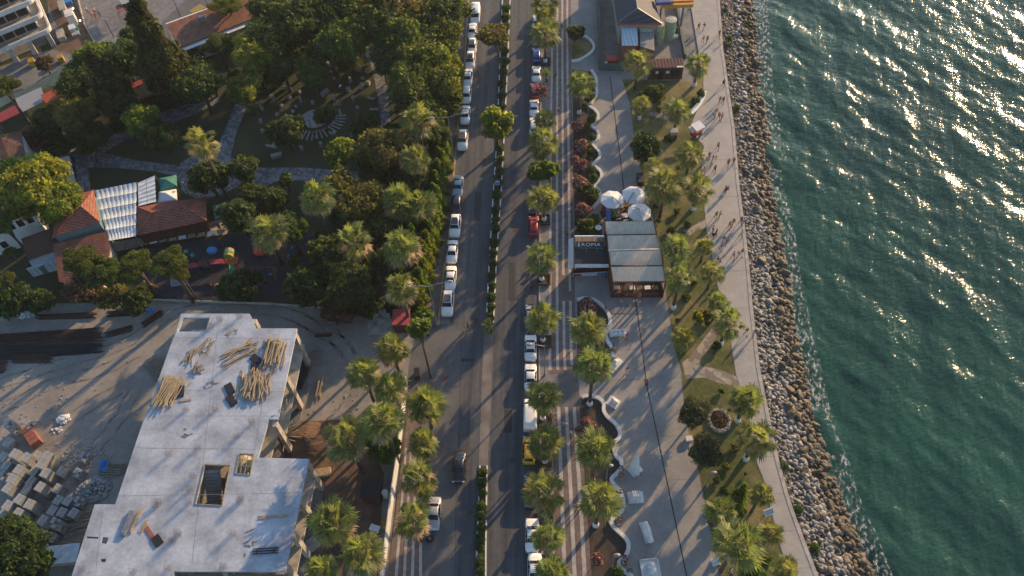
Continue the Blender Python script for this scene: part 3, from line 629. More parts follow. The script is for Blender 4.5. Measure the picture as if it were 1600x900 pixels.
def conifer(kind, tipx, tipy, base_px, base_py, w, label, group=None, seed=0):
    """spire whose foot and tip are given; the tip height follows from the lean"""
    b = P(base_px, base_py, 0); lo, hi = 0, 40
    for _ in range(30):
        m_ = (lo + hi) / 2; q = Vector((b.x, b.y, m_))
        if proj_y(q) > tipy: lo = m_
        else: hi = m_
    h = m_; t = thing('cypress_tree' if kind == 'cypress' else 'conifer_tree', label, 'tree', b, 0, group)
    c = link('crown', crown(kind, seed % 3, 1), t, (0, 0, h * (.56 if kind == 'cypress' else .52))); f = (.46 if kind == 'cypress' else .48); c.scale = (w / .25, w / .25, h * f) if kind == 'cypress' else (w / .46, w / .46, h * f)
    c.rotation_euler = (0, 0, seed * 2.1)
    k = MB().tube([(0, 0, -.1), (0, 0, h * .7)], [.28 if kind == 'cypress' else .12, .08], 7); 
    if kind == 'cypress':
        for j in range(4): k.tube([(0, 0, 0), (.5 * math.cos(j * 1.6), .5 * math.sin(j * 1.6), h * .35)], [.14, .06], 5)
    k.build('trunk', 'bark', t, True); return t

# fan palm: crown of pleated fans, skirt of dead ones
def fan_crown(seed, nleaf=38, dead=False):
    r = random.Random(seed); V = []
    for i in range(nleaf):
        az = (i * 2.39996 if not dead else r.gauss(seed, 1.3)) + r.uniform(-.35, .35); f = i / nleaf
        el = math.radians((80 - 135 * f ** .85) if not dead else (-10 - 60 * f)) + r.uniform(-.2, .2)
        L1 = (.46 + .16 * f if not dead else .40) * r.uniform(.72, 1.2); L2 = (.52 if not dead else .42) * r.uniform(.85, 1.15)
        d = Vector((math.cos(az) * math.cos(el), math.sin(az) * math.cos(el), math.sin(el))); side = Vector((-math.sin(az), math.cos(az), 0)); up = side.cross(d) * -1
        if up.z < 0: up = -up
        p0 = Vector((0, 0, 0)); p1 = d * L1 * .55 + Vector((0, 0, .02)); hub = d * L1 - Vector((0, 0, .05 * f))
        w_ = .012
        for a_, b_ in ((p0, p1), (p1, hub)): V += [a_ - side * w_, b_ - side * w_, b_ + side * w_, a_ + side * w_]
        ns = 15 if not dead else 10; tw = r.uniform(-.8, .8); side2 = (side * math.cos(tw) + up * math.sin(tw)); up2 = (up * math.cos(tw) - side * math.sin(tw))
        for k in range(ns):
            g_ = (k / (ns - 1) - .5) * (3.9 if not dead else 2.0); q = d * math.cos(g_) + side2 * math.sin(g_); LL = L2 * (1 - .32 * abs(g_) / 1.95) * r.uniform(.7, 1.12)
            n_ = up2; perp = q.cross(n_).normalized(); wd = .036 if not dead else .024; dr = Vector((0, 0, -1))
            a0 = hub; a1 = hub + q * LL * .55 + dr * .03 * LL + n_ * .03 * (1 if k % 2 else -1) * .3; a2 = hub + q * LL * .98 + dr * (.20 + .15 * f) * LL * r.uniform(.6, 1.5)
            V += [a0, a1 - perp * wd, a2, a1 + perp * wd]
    return np_mesh('crown' if not dead else 'dead_fronds', np.array([tuple(v_) for v_ in V]), 4, ['leaf_palm' if not dead else 'leaf_palm_dead'])
PC = [fan_crown(s, n_) for s, n_ in ((1, 38), (2, 30), (3, 44), (4, 34), (5, 40), (6, 28), (7, 36))]; PDd = [fan_crown(10 + s, 26, True) for s in range(5)]
def palm(cx, cy, r_px, label, by=None, h=None, white=False, group=None, seed=None, dead=1.0, basex=None, cat='palm tree'):
    if h is None: h = height_for(cx, cy, by)
    top = P(cx, cy, h); r = r_px * mpp(cx, cy, h) * 1.22; base = Vector((top.x, top.y, 0)); seed = int(cx * 7 + cy) if seed is None else seed
    if basex is not None:
        y0 = by if by else 0; base = P(basex, by, 0); base.z = 0
    t = thing('fan_palm', label, cat, base, 0, group); off = top - base; rr_ = random.Random(seed)
    c = link('crown', PC[seed % 7], t, off); c.scale = (r * rr_.uniform(.88, 1.1), r * rr_.uniform(.88, 1.1), r * rr_.uniform(.75, 1.1)); c.rotation_euler = (rr_.uniform(-.28, .28), rr_.uniform(-.28, .28), seed * .7)
    if dead > 0: d = link('dead_fronds', PDd[seed % 5], t, off - Vector((0, 0, .12 * r))); d.scale = (r * .98 * dead, r * .98 * dead, r * .9); d.rotation_euler = (0, 0, -1.57 - (10 + seed % 5) + rr_.uniform(-.9, .9))
    w0 = .20 if r < 2.2 else .27; z0 = 1.0 if white else -.1
    k = MB(); pts = [off * f for f in (0, .35, .7, .98)]; pts[0] = Vector((0, 0, -.1)); pts[1].x *= .8; pts[1].y *= .8
    if white: pts[0] = Vector((off.x * .1, off.y * .1, 1.0)) if h > 2.5 else Vector((0, 0, .6))
    k.tube(pts, [w0 * 1.05, w0 * .92, w0 * .82, w0 * 1.15], 9); k.build('trunk', 'bark_palm', t, True)
    if white: MB().tube([(0, 0, .05), (0, 0, .5), (off.x * .1, off.y * .1, 1.05 if h > 2.5 else .65)], [w0 * 1.75, w0 * 1.5, w0 * 1.15], 10).build('whitewashed_base', 'white_paint', t, True)
    return t
PK = 'fan palms planted along the kerb of the right pavement'
kerb_palms = [(851, 4, 24, 46, 'the topmost'), (852, 28, 20, 70, 'second from the top'), (852, 50, 24, 98, 'third from the top'), (850, 186, 18, 215, 'small one standing just above'), (848, 221, 24, 257, 'one above the leafy green tree'), (850, 308, 24, 345, 'one just below the leafy green tree, above the red hatchback'), (846, 402, 28, 438, 'one with two white stems left of the cafe awning'), (848, 496, 26, 533, 'one above the first white saloon'), (848, 619, 27, 655, 'one between the white saloon and the white van'), (851, 690, 28, 722, 'beside the yellow taxi'), (851, 768, 31, 806, 'one beside the dark parked car'), (856, 838, 28, 880, 'one between the two lowest white cars'), (864, 896, 30, 940, 'lowest one, cut by the bottom edge')]
for i, (x, y, r, by, tx) in enumerate(kerb_palms):
    t = palm(x, y, r, ('kerb row fan palm, %s' % tx), by=by, white=True, group=PK)
# planter pits round the kerb palms
pit = thing('tree_planter', 'x', 'planter'); q = MB(); 
for a, b_ in (((-.95, 0), (.14, 2.0)), ((.95, 0), (.14, 2.0)), ((0, -.95), (1.76, .14)), ((0, .95), (1.76, .14))): q.box((a[0], a[1], .28), (b_[0], b_[1], .34))
q.build('frame', 'rock_rusty_boards', pit); MB().box((0, 0, .18), (1.76, 1.76, .12)).build('soil', 'soil', pit)
PIT = Proto(pit)
for x, y, tx in ((852, 98, 'beside the third palm from the top'), (850, 345, 'under the palm above the red hatchback'), (850, 438, 'under the palm left of the cafe awning'), (851, 535, 'under the palm above the first white saloon'), (851, 657, 'under the palm next to the white van'), (851, 724, 'under the palm next to the yellow taxi'), (853, 806, 'under the palm next to the dark parked car'), (860, 880, 'under the palm between the lowest white cars')):
    PIT.use(P(x, y, .13), -ROADAZ, 'square rust-brown planter frame %s' % tx, 'planter frames along the kerb')[0]['category'] = 'planter'
GB = 'fan palms of the planting beds beside the striped pavement'
for x, y, r, by, tx in [(907, 130, 23, 178, 'full fan palm with a white foot above the pink bushes'), (920, 513, 29, 580, 'fan palm with yellow dead fronds, just below the cafe'), (927, 570, 30, 632, 'tall fan palm whose bare trunk shows above its white foot'), (931, 700, 30, 752, 'fan palm in the scalloped bed beside the sail sculpture'), (937, 778, 32, 821, 'widest fan palm of the scalloped bed, its white foot showing below')]:
    palm(x, y, r, tx, by=by, white=True, group=GB)
GG = 'fan palms on the grass strip beside the promenade'
for x, y, r, by, tx in [(997, 96, 23, 140, 'fan palm with a white foot before the wooden cabin'), (1091, 99, 20, 135, 'fan palm beside the promenade right of the wooden cabin'), (1002, 162, 15, 187, 'small fan palm at the left edge of the upper grass'), (1060, 171, 23, 206, 'fan palm with yellow heart by the curved bench'), (1079, 239, 24, 272, 'fan palm at the promenade edge left of the person in yellow'),
    (1021, 257, 15, 290, 'small fan palm touching the larger one beside the parasols'), (1040, 287, 29, 340, 'large shaggy fan palm with a thick trunk right of the parasols'), (1090, 292, 25, 328, 'fan palm with a broad white foot above the stone path'), (1057, 386, 24, 425, 'fan palm right of the cafe roof'), (1063, 432, 24, 482, 'fan palm at the lower right corner of the cafe'),
    (1101, 384, 15, 410, 'small fan palm at the promenade edge, upper of two'), (1113, 425, 17, 452, 'small fan palm at the promenade edge, lower of two'), (1122, 473, 17, 500, 'small fan palm just above the big one by the lower stone path'), (1137, 502, 27, 538, 'fan palm with a white foot at the top of the lower stone path'), (1068, 525, 19, 550, 'low fan palm at the plaza edge left of the stone path'),
    (1166, 625, 27, 658, 'fan palm right of the round stone bed'), (1181, 684, 30, 718, 'fan palm with a white foot below the round stone bed'), (1190, 772, 19, 800, 'small fan palm above the white bench sign'), (1128, 797, 25, 826, 'dark fan palm left of the conical bush'), (1152, 848, 38, 893, 'widest fan palm of the grass strip, near the bottom edge'), (1205, 832, 19, 862, 'small fan palm at the promenade edge below the bench sign'), (1226, 890, 22, 925, 'fan palm cut by the bottom edge beside the promenade')]:
    palm(x, y, r, tx, by=by, white=by < 140 or by in (187, 206, 328, 482, 538, 658, 718), group=GG)
GL = 'fan palms on the park and building site side'
for x, y, r, by, tx in [(313, 222, 25, 310, 'tall fan palm with a long bare trunk above the red roof'), (417, 360, 30, 415, 'fan palm standing in the dark playground'), (493, 305, 27, 388, 'tall fan palm left of the brown park tree'), (553, 376, 29, 430, 'fan palm between the playground and the conifer row'), (623, 312, 30, 362, 'fan palm with a big tan skirt, left half of the widest pair'), (655, 318, 25, 362, 'fan palm with drooping fronds, right half of the widest pair'), (627, 384, 32, 440, 'fan palm against the conifer row, below the widest pair'), (626, 448, 27, 508, 'fan palm beside the small red roof'),
    (612, 543, 27, 590, 'fan palm at the head of the white site wall'), (567, 580, 27, 636, 'fan palm with a bare trunk, left of the head of the white site wall'), (609, 606, 28, 652, 'fan palm just left of the white site wall'), (598, 655, 34, 722, 'large fan palm above the dark shed'), (541, 684, 33, 738, 'large fan palm over the red earth heap'), (518, 814, 34, 858, 'large bright fan palm beside the lower slab corner'), (563, 864, 36, 910, 'broad fan palm near the bottom edge beside the site wall'), (500, 892, 28, 935, 'fan palm cut by the bottom edge next to the slab'),
    (665, 632, 28, 668, 'fan palm right of the white site wall, topmost there'), (660, 690, 23, 720, 'dark fan palm right of the white site wall, second there'), (654, 747, 27, 782, 'fan palm right of the white site wall, third there'), (646, 810, 30, 845, 'fan palm beside the silver car'), (651, 186, 27, 245, 'fan palm with silvery fronds by the double street lamp'), (648, 245, 24, 300, 'fan palm with silvery fronds behind the yellow park tree')]:
    palm(x, y, r, tx, by=by, group=GL, dead=1.25)
palm(763, 509, 12, 'very small fan palm at the end of the road median', by=520, dead=0)
def feather(cx, cy, r_px, by, label):
    h = height_for(cx, cy, by); top = P(cx, cy, h); r = r_px * mpp(cx, cy, h); t = thing('feather_palm', label, 'palm tree', (top.x, top.y, 0)); V = []; rr_ = random.Random(3)
    for i in range(26):
        az = i * 2.4; e = math.radians(70 - 75 * i / 26); pts = [Vector((math.cos(az) * math.cos(e) * q, math.sin(az) * math.cos(e) * q, math.sin(e) * q - .55 * q * q)) * r for q in (0, .2, .4, .6, .8, 1)]
        sd = Vector((-math.sin(az), math.cos(az), 0))
        for j in range(20):
            f = .15 + .85 * j / 20; k = min(int(f * 5), 4); p = pts[k].lerp(pts[k + 1], f * 5 - k)
            for s_ in (-1, 1):
                e_ = p + (sd * s_ * .30 + (pts[k + 1] - pts[k]).normalized() * .2 + Vector((0, 0, -.08))) * (1 - .5 * f); V += [p, p.lerp(e_, .5) + Vector((0, 0, .03)), e_, p.lerp(e_, .5) - (pts[k + 1] - pts[k]).normalized() * .05]
    link('crown', np_mesh('crown', np.array([tuple(v_) for v_ in V]), 4, ['leaf_palm']), t, (0, 0, h)); MB().tube([(0, 0, 0), (0, 0, h)], [.22, .18], 8).build('trunk', 'bark_palm', t, True)
feather(854, 114, 13, 128, 'small bright feather palm in the kerb row above the pink bush')

# trees and bushes of the right side
OG = 'oleander bushes between the pavement and the upper plaza'
for i, (x, y, r, h, lb) in enumerate([(902, 198, 11, 1.9, 'dusky pink oleander, topmost of its line'), (908, 227, 13, 2.0, 'brightest pink oleander beside the scalloped wall'), (907, 257, 12, 2.0, 'dull pink oleander just below the brightest one'), (905, 287, 14, 2.1, 'bronze brown oleander above the dark shrub'), (911, 327, 13, 2.0, 'rounded purple-brown oleander left of the parasols'), (899, 250, 10, 1.7, 'small reddish oleander at the pavement side of its line')]): tree('oleander', x, y, r, h, lb, 'bush', OG, i)
for i, (x, y, r, h, lb) in enumerate([(846, 143, 12, 2.4, 'pale pink flowering bush beside the red car at the kerb'), (918, 478, 15, 1.4, 'dark reddish bush inside the curved wall below the cafe'), (917, 664, 14, 1.8, 'red flowering bush in the scalloped bed'), (905, 672, 9, 1.5, 'small reddish bush beside the red flowering one'), (932, 873, 12, 1.5, 'pink flowering bush near the bottom of the scalloped bed')]): tree('oleander', x, y, r, h, lb, 'bush', 'flowering bushes', i + 2)
tree('dark', 898, 50, 14, 2.6, 'rounded dark tree beside the curved lawn bed at the top', 'tree', None, 1)
HG = 'clipped green hedges inside the scalloped wall'
for i, (x, y, r) in enumerate([(922, 150, 11), (912, 163, 9), (924, 186, 9), (916, 200, 8), (926, 213, 8), (925, 238, 9), (918, 226, 8), (928, 278, 9), (926, 265, 8), (920, 292, 8)]):
    tree('hedge', x, y, r, .9, 'clipped green hedge mound inside the scalloped wall, %s from the top' % ['first', 'second', 'third', 'fourth', 'fifth', 'seventh', 'sixth', 'ninth', 'eighth', 'tenth'][i], 'bush', HG, i, .8, 'clipped_hedge')
for i, (k, x, y, r, h, lb) in enumerate([('dark', 922, 302, 15, 1.6, 'dark green shrub at the lower end of the scalloped wall'), ('dark', 912, 352, 14, 1.4, 'dark low shrub above the black awning'), ('hedge', 926, 345, 12, .9, 'dark green bush below the scalloped wall end'), ('mid', 920, 358, 9, 1.2, 'small pale green bush above the black awning'), ('dark', 1010, 231, 25, 3.0, 'large grey-green shrub at the left edge of the grass'), ('dark', 1024, 146, 16, 1.6, 'dark round bush on the upper grass'), ('dark', 1008, 150, 10, 1.3, 'small dark bush on the upper grass'), ('hedge', 1035, 152, 6, .8, 'tiny green bush on the upper grass'), ('hedge', 1002, 213, 10, 1.0, 'green rounded bush at the plaza edge'),
    ('bright', 1091, 495, 10, 1.4, 'yellow-green rounded bush near the lower stone path'), ('autumn', 1104, 492, 11, 1.2, 'orange-brown bush beside the yellow-green one'), ('olive', 1083, 645, 27, 3.2, 'olive tree left of the round stone bed'), ('olive', 1102, 709, 29, 3.4, 'dark grey-green tree at the plaza edge, below the olive tree'), ('thuja', 1148, 768, 15, 1.5, 'x'), ('hedge', 1132, 768, 9, 1.0, 'green low bush left of the conical bush'), ('hedge', 965, 895, 12, 1.0, 'green bush at the bottom of the scalloped bed'), ('hedge', 1025, 322, 6, .8, 'tiny bright bush below the big palm by the parasols'), ('hedge', 1095, 146, 8, .9, 'low green hedge inside the curved bench'), ('hedge', 1088, 157, 8, .9, 'low green hedge left end inside the curved bench'),
    ('hedge', 1183, 895, 16, 1.0, 'bright green bush at the bottom edge beside the promenade'), ('hedge', 1176, 880, 9, .8, 'small bush above the bright bush at the bottom edge')]):
    if k == 'thuja': conifer('thuja', 1147, 758, 1149, 788, 1.2, 'conical green bush on the grass right of the dark fan palm', None, 1)
    else: tree(k, x, y, r, h, lb, 'bush' if r < 17 else 'tree', None, i, 1.0, 'olive_tree' if k == 'olive' else 'shrub')
tree('bright', 775, 195, 25, 5.6, 'tall leafy green tree growing in the road median', 'tree', None, 1, 1.35, base_y=234)
tree('mid', 840, 268, 17, 4.4, 'leafy green tree in the kerb row, left half', 'tree', None, 2, 1.1); tree('mid', 859, 264, 16, 4.8, 'leafy green tree in the kerb row, right half', 'tree', None, 0, 1.1)
tree('autumn', 772, 56, 27, 8.0, 'leaning tree with a thin bent trunk over the median', 'tree', None, 2, .6, 'leaning_tree', lean=(786, 121))
# median bushes
MG = 'round bushes of the road median'
mids = [(791, 12), (791, 26), (790, 42), (789, 60), (789, 78), (788, 96), (787, 112), (786, 130), (785, 148), (784, 166), (782, 232), (781, 248), (780, 268), (778, 286), (777, 304), (776, 326), (775, 342), (774, 358), (773, 378), (771, 394), (770, 412), (769, 430), (769, 446), (768, 464), (767, 480), (766, 496), (754, 738), (754, 754), (753, 772), (752, 790), (752, 806), (752, 824), (751, 842), (751, 858), (750, 876), (750, 893)]
ords = ['first', 'second', 'third', 'fourth', 'fifth', 'sixth', 'seventh', 'eighth', 'ninth', 'tenth', 'eleventh', 'twelfth', 'thirteenth', 'fourteenth', 'fifteenth', 'sixteenth', 'seventeenth', 'eighteenth', 'nineteenth', 'twentieth', 'twenty-first', 'twenty-second', 'twenty-third', 'twenty-fourth', 'twenty-fifth', 'twenty-sixth', 'twenty-seventh', 'twenty-eighth', 'twenty-ninth', 'thirtieth']
rr = random.Random(2)
for i, (x, y) in enumerate(mids):
    far_ = y < 520; j = i if far_ else i - 26
    lb = 'round dark green bush of the %s median, %s from the top' % ('upper' if far_ else 'lower', ords[j])
    tree('hedge', x + rr.uniform(-1, 1), y, rr.uniform(7.0, 9.0) * (1 if far_ else 1.1), .7, lb, 'bush', MG, i, rr.uniform(.75, 1.0), 'median_bush')
# conifer row beside the left pavement
TG = 'conifers in the row along the left pavement'
tips = [(694, 196, 704, 226), (696, 214, 706, 246), (694, 236, 704, 266), (690, 254, 700, 288), (688, 274, 698, 306), (686, 292, 697, 326), (683, 312, 694, 346), (682, 330, 692, 364), (678, 348, 687, 380), (672, 366, 683, 398), (668, 384, 680, 416), (664, 404, 676, 434), (660, 424, 672, 454), (658, 444, 668, 472), (652, 338, 665, 376), (648, 356, 662, 396), (656, 316, 669, 350)]
for i, (a, b_, c_, d_) in enumerate(tips): conifer('thuja', a - 13, b_ - 6, c_ - 13, d_, 1.6, 'bright green conifer of the row along the left pavement, %s' % (ords[i] + ' from the top' if i < 14 else ['on the park side, middle', 'on the park side, lowest', 'on the park side, highest'][i - 14]), TG, i)
tree('mid', 655, 512, 19, 6.2, 'loose green tree with a pale trunk below the small red roof', 'tree', None, 1, 1.2, base_y=590); tree('mid', 662, 492, 14, 5.6, 'small leafy tree just above the loose green one', 'tree', None, 2)

# park trees: kind, x, y, radius, height, words
PT = [('bright', 58, 292, 50, 8.5, 'large bright yellow-green tree left of the white awning roof'), ('bright', 28, 272, 34, 8.0, 'left lobe of the bright yellow-green trees by the left edge'), ('bright', 88, 318, 34, 7.6, 'lower bright yellow-green tree over the red hipped roof'),
 ('bright', 397, 88, 27, 9.0, 'olive green willow-like tree below the long red roof'), ('bright', 381, 138, 25, 6.5, 'light green weeping tree above the mosaic path'), ('mid', 488, 112, 23, 6.5, 'pale green tree in the middle of the ruin garden'), ('mid', 536, 62, 32, 9.0, 'olive green tree at the top of the ruin garden'), ('dark', 512, 74, 24, 7.5, 'dark tree left of the olive green one above the ruin garden'),
 ('dark', 446, 204, 26, 5.0, 'bushy green tree in the lower left of the ruin garden'), ('dark', 566, 195, 20, 5.0, 'loose dark tree near the curved path of the ruin garden'), ('dark', 505, 180, 15, 4.2, 'small dark tree beside the white mosaic'), ('bright', 530, 238, 22, 5.5, 'yellow-green tree at the lower right of the ruin garden'), ('autumn', 597, 232, 36, 7.5, 'golden brown tree right of the ruin garden'), ('autumn', 535, 292, 28, 7.0, 'brown-green tree above the fan palms'), ('autumn', 565, 318, 34, 7.0, 'large dull brown tree amid the fan palms'),
 ('dark', 592, 150, 0, 0, ''), ('bright', 220, 188, 24, 6.5, 'yellow-green tree below the second cypress'), ('dark', 252, 212, 26, 5.0, 'dark tree below the yellow-green one near the mosaic path'), ('autumn', 118, 178, 30, 7.0, 'brown-green tree below the orange awning'), ('dark', 80, 188, 24, 6.0, 'dark green tree below the pale awning'), ('purple', 52, 215, 20, 3.2, 'purple-leaved shrub by the dark roof at the left edge'), ('dark', 138, 215, 28, 4.0, 'dark round shrub above the mosaic path fork'), ('dark', 92, 228, 18, 2.6, 'low dark shrub left of the mosaic paving'), ('mid', 148, 98, 28, 9.0, 'pale-topped tree left of the second cypress'), ('dark', 122, 128, 32, 8.5, 'dark broad tree over the green awning strip'), ('dark', 192, 92, 32, 8.0, 'dark green tree between the two cypresses'), ('dark', 208, 58, 18, 7.5, 'dark tree left of the tall cypress'),
 ('dark', 325, 275, 28, 5.5, 'rounded green tree on the circular paving'), ('dark', 378, 262, 22, 5.5, 'dark green tree right of the circular paving'), ('dark', 360, 332, 0, 0, ''), ('dark', 372, 335, 26, 5.5, 'dark tree right of the green canopy'), ('dark', 390, 300, 18, 4.0, 'dark tree above the playground palm'), ('dark', 425, 312, 22, 3.5, 'low dark tree below the horizontal mosaic path'), ('dark', 455, 360, 26, 6.5, 'dark tree behind the playground swings'), ('dark', 480, 445, 30, 6.5, 'large dark tree at the lower right of the playground'), ('dark', 515, 400, 30, 7.0, 'large dark tree right of the playground'), ('dark', 378, 446, 26, 4.0, 'dark bushy tree at the lower edge of the playground'), ('dark', 352, 452, 15, 3.2, 'small dark bush at the lower edge of the playground'), ('dark', 545, 448, 34, 7.0, 'dark tree above the dirt road, widest there'), ('purple', 595, 448, 20, 3.6, 'reddish flowering shrub left of the beside palm'), ('purple', 535, 482, 26, 3.0, 'dark reddish shrubs at the edge of the dirt yard'), ('dark', 575, 478, 20, 3.5, 'dark bush left of the stacked slabs'), ('dark', 600, 415, 26, 6.0, 'dark tree behind the fan palm row'), ('dark', 590, 360, 24, 6.0, 'dark tree between the two fan palm columns'),
 ('dark', 310, 130, 34, 8.0, 'dark tree below the stone pines by the red roof'), ('dark', 345, 172, 0, 0, ''), ('dark', 290, 160, 0, 0, ''), ('dark', 430, 60, 34, 9.0, 'dark tree right of the end of the long red roof'), ('dark', 470, 30, 36, 10, 'dark tree at the top edge right of the long red roof'), ('dark', 520, 15, 34, 10, 'brownish dark tree at the top edge'), ('autumn', 560, 8, 26, 9.5, 'brown tinted tree at the top edge'), ('dark', 590, 40, 34, 9.5, 'dark tree right of the olive green one at the top'), ('autumn', 625, 14, 34, 10, 'brown-green tree at the top edge near the road'), ('dark', 440, 100, 24, 7.0, 'dark tree left of the pale garden tree'), ('dark', 420, 20, 28, 8.5, 'dark tree hiding the end of the red roof'),
 ('dark', 688, 18, 36, 9.0, 'big dark tree beside the road at the top edge'), ('mid', 632, 58, 32, 9.5, 'feathery green tree in the top row beside the road'), ('mid', 684, 52, 30, 8.0, 'bright-tipped tree beside the road, second from the top'), ('mid', 655, 90, 32, 8.0, 'bushy green tree in the roadside mass, left of its middle'), ('bright', 678, 92, 26, 7.0, 'yellow-tipped tree in the roadside mass'), ('dark', 618, 92, 28, 8.0, 'dark tree above the curved path'), ('mid', 640, 130, 34, 7.5, 'rounded bushy tree right of the curved path'), ('mid', 688, 128, 34, 6.5, 'broad leafy tree overhanging the left pavement'), ('dark', 652, 160, 34, 6.0, 'dark under tree above the silvery palms'), ('dark', 692, 156, 26, 5.0, 'dark tree right of the silvery palms'), ('mid', 606, 10, 0, 0, ''), ('dark', 680, 210, 22, 5.5, 'dark tree at the head of the conifer row'), ('mid', 674, 180, 20, 5.5, 'green tree beside the double street lamp'), ('dark', 640, 278, 26, 5.0, 'dark tree behind the widest pair of palms'), ('dark', 610, 270, 26, 4.5, 'dark tree below the golden brown one'),
 ('dark', 20, 862, 44, 6.5, 'large dark tree in the lower left corner'), ('dark', 48, 893, 30, 5.5, 'smaller dark tree right of the corner tree'), ('dark', 5, 835, 26, 6.0, 'dark tree at the left edge below the block pallets'),
 ('dark', 24, 470, 26, 3.4, 'dark bush at the left edge above the steel bars'), ('dark', 62, 470, 20, 3.0, 'dark bush above the steel bars, right of the first'), ('dark', 5, 475, 20, 3.0, 'dark bush cut by the left edge above the steel bars'), ('purple', 130, 452, 24, 4.2, 'reddish tree below the pine by the orange roof'), ('autumn', 178, 462, 20, 3.2, 'brown-yellow bush at the edge of the dirt yard'), ('dark', 215, 470, 22, 3.0, 'dark bush left of the playground fence'), ('purple', 68, 98, 11, 3.0, 'dark purple street tree before the white building'), ('purple', 470, 276, 0, 0, ''), ('dark', 446, 280, 10, 3.4, 'small dark tree standing on the horizontal mosaic path'), ('mid', 602, 700, 22, 3.5, 'green bush behind the large palm by the site wall'), ('dark', 585, 690, 20, 3.0, 'dark bush above the shed')]
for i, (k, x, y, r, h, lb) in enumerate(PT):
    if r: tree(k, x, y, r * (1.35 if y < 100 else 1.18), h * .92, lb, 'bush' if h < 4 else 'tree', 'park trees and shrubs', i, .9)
NG = 'stone pines on the left'
for i, (x, y, r, by, lb) in enumerate([(340, 66, 26, 118, 'stone pine with rounded crown before the long red roof'), (322, 108, 24, 150, 'stone pine with a thin bare stem, below the first one'), (352, 6, 30, 52, 'stone pine over the long red roof, its trunk leaning to the right'), (122, 404, 30, 460, 'stone pine over the orange roof'), (158, 424, 34, 476, 'dense stone pine below the white awning roof'), (210, 412, 30, 462, 'stone pine with yellow-green crown above the dirt yard'), (262, 408, 32, 472, 'stone pine with a forked bare trunk beside the playground'), (3, 348, 22, 400, 'stone pine at the left edge above the white house'), (14, 393, 11, 425, 'small stone pine crown near the brown roof'), (4, 132, 26, 205, 'bright stone pine at the left edge over the awnings'), (8, 436, 16, 470, 'stone pine at the left edge below the teal walls'), (283, 428, 14, 470, 'smallest stone pine crown, nearest the playground')]):
    tree('pine', x, y, r, 8, lb, 'pine tree', NG, i, .75, base_y=by)
conifer('cypress', 213, 2, 285, 162, 3.0, 'tall dark cypress beside the end of the long red roof', None, 0); conifer('cypress', 155, 88, 206, 196, 2.5, 'shorter brownish cypress left of the tall one', None, 1)

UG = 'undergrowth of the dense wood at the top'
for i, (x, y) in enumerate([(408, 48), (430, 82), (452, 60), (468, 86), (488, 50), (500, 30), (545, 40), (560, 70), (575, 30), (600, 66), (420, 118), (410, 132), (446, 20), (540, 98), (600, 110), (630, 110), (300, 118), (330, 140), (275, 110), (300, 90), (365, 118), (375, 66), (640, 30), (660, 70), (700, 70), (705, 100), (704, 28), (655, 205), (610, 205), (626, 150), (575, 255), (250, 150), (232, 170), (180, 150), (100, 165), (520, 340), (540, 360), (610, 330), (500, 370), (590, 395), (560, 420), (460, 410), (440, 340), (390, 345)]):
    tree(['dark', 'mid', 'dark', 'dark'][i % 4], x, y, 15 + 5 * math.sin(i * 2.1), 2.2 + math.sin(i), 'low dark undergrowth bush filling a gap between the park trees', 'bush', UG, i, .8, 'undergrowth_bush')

for i, (x, y) in enumerate([(1030, 170), (1045, 215), (1025, 275), (1060, 262), (1070, 285), (1058, 330), (1030, 345), (1075, 350), (1048, 360), (1082, 405), (1085, 440), (1072, 465), (1058, 500), (1105, 505), (1120, 540), (1128, 610), (1140, 640), (1150, 700), (1135, 730), (1165, 740), (1120, 750), (1160, 800), (1172, 825), (1110, 815), (1130, 830), (1185, 860), (1128, 870), (1200, 875), (1070, 545), (1052, 420)]):
    tree(['mid', 'hedge', 'dark'][i % 3], x, y, 6 + 2.5 * math.sin(i * 1.9), .55, 'low rough shrub on the seaside grass between the fan palms', 'bush', 'low shrubs on the seaside grass', i, .75, 'low_shrub')
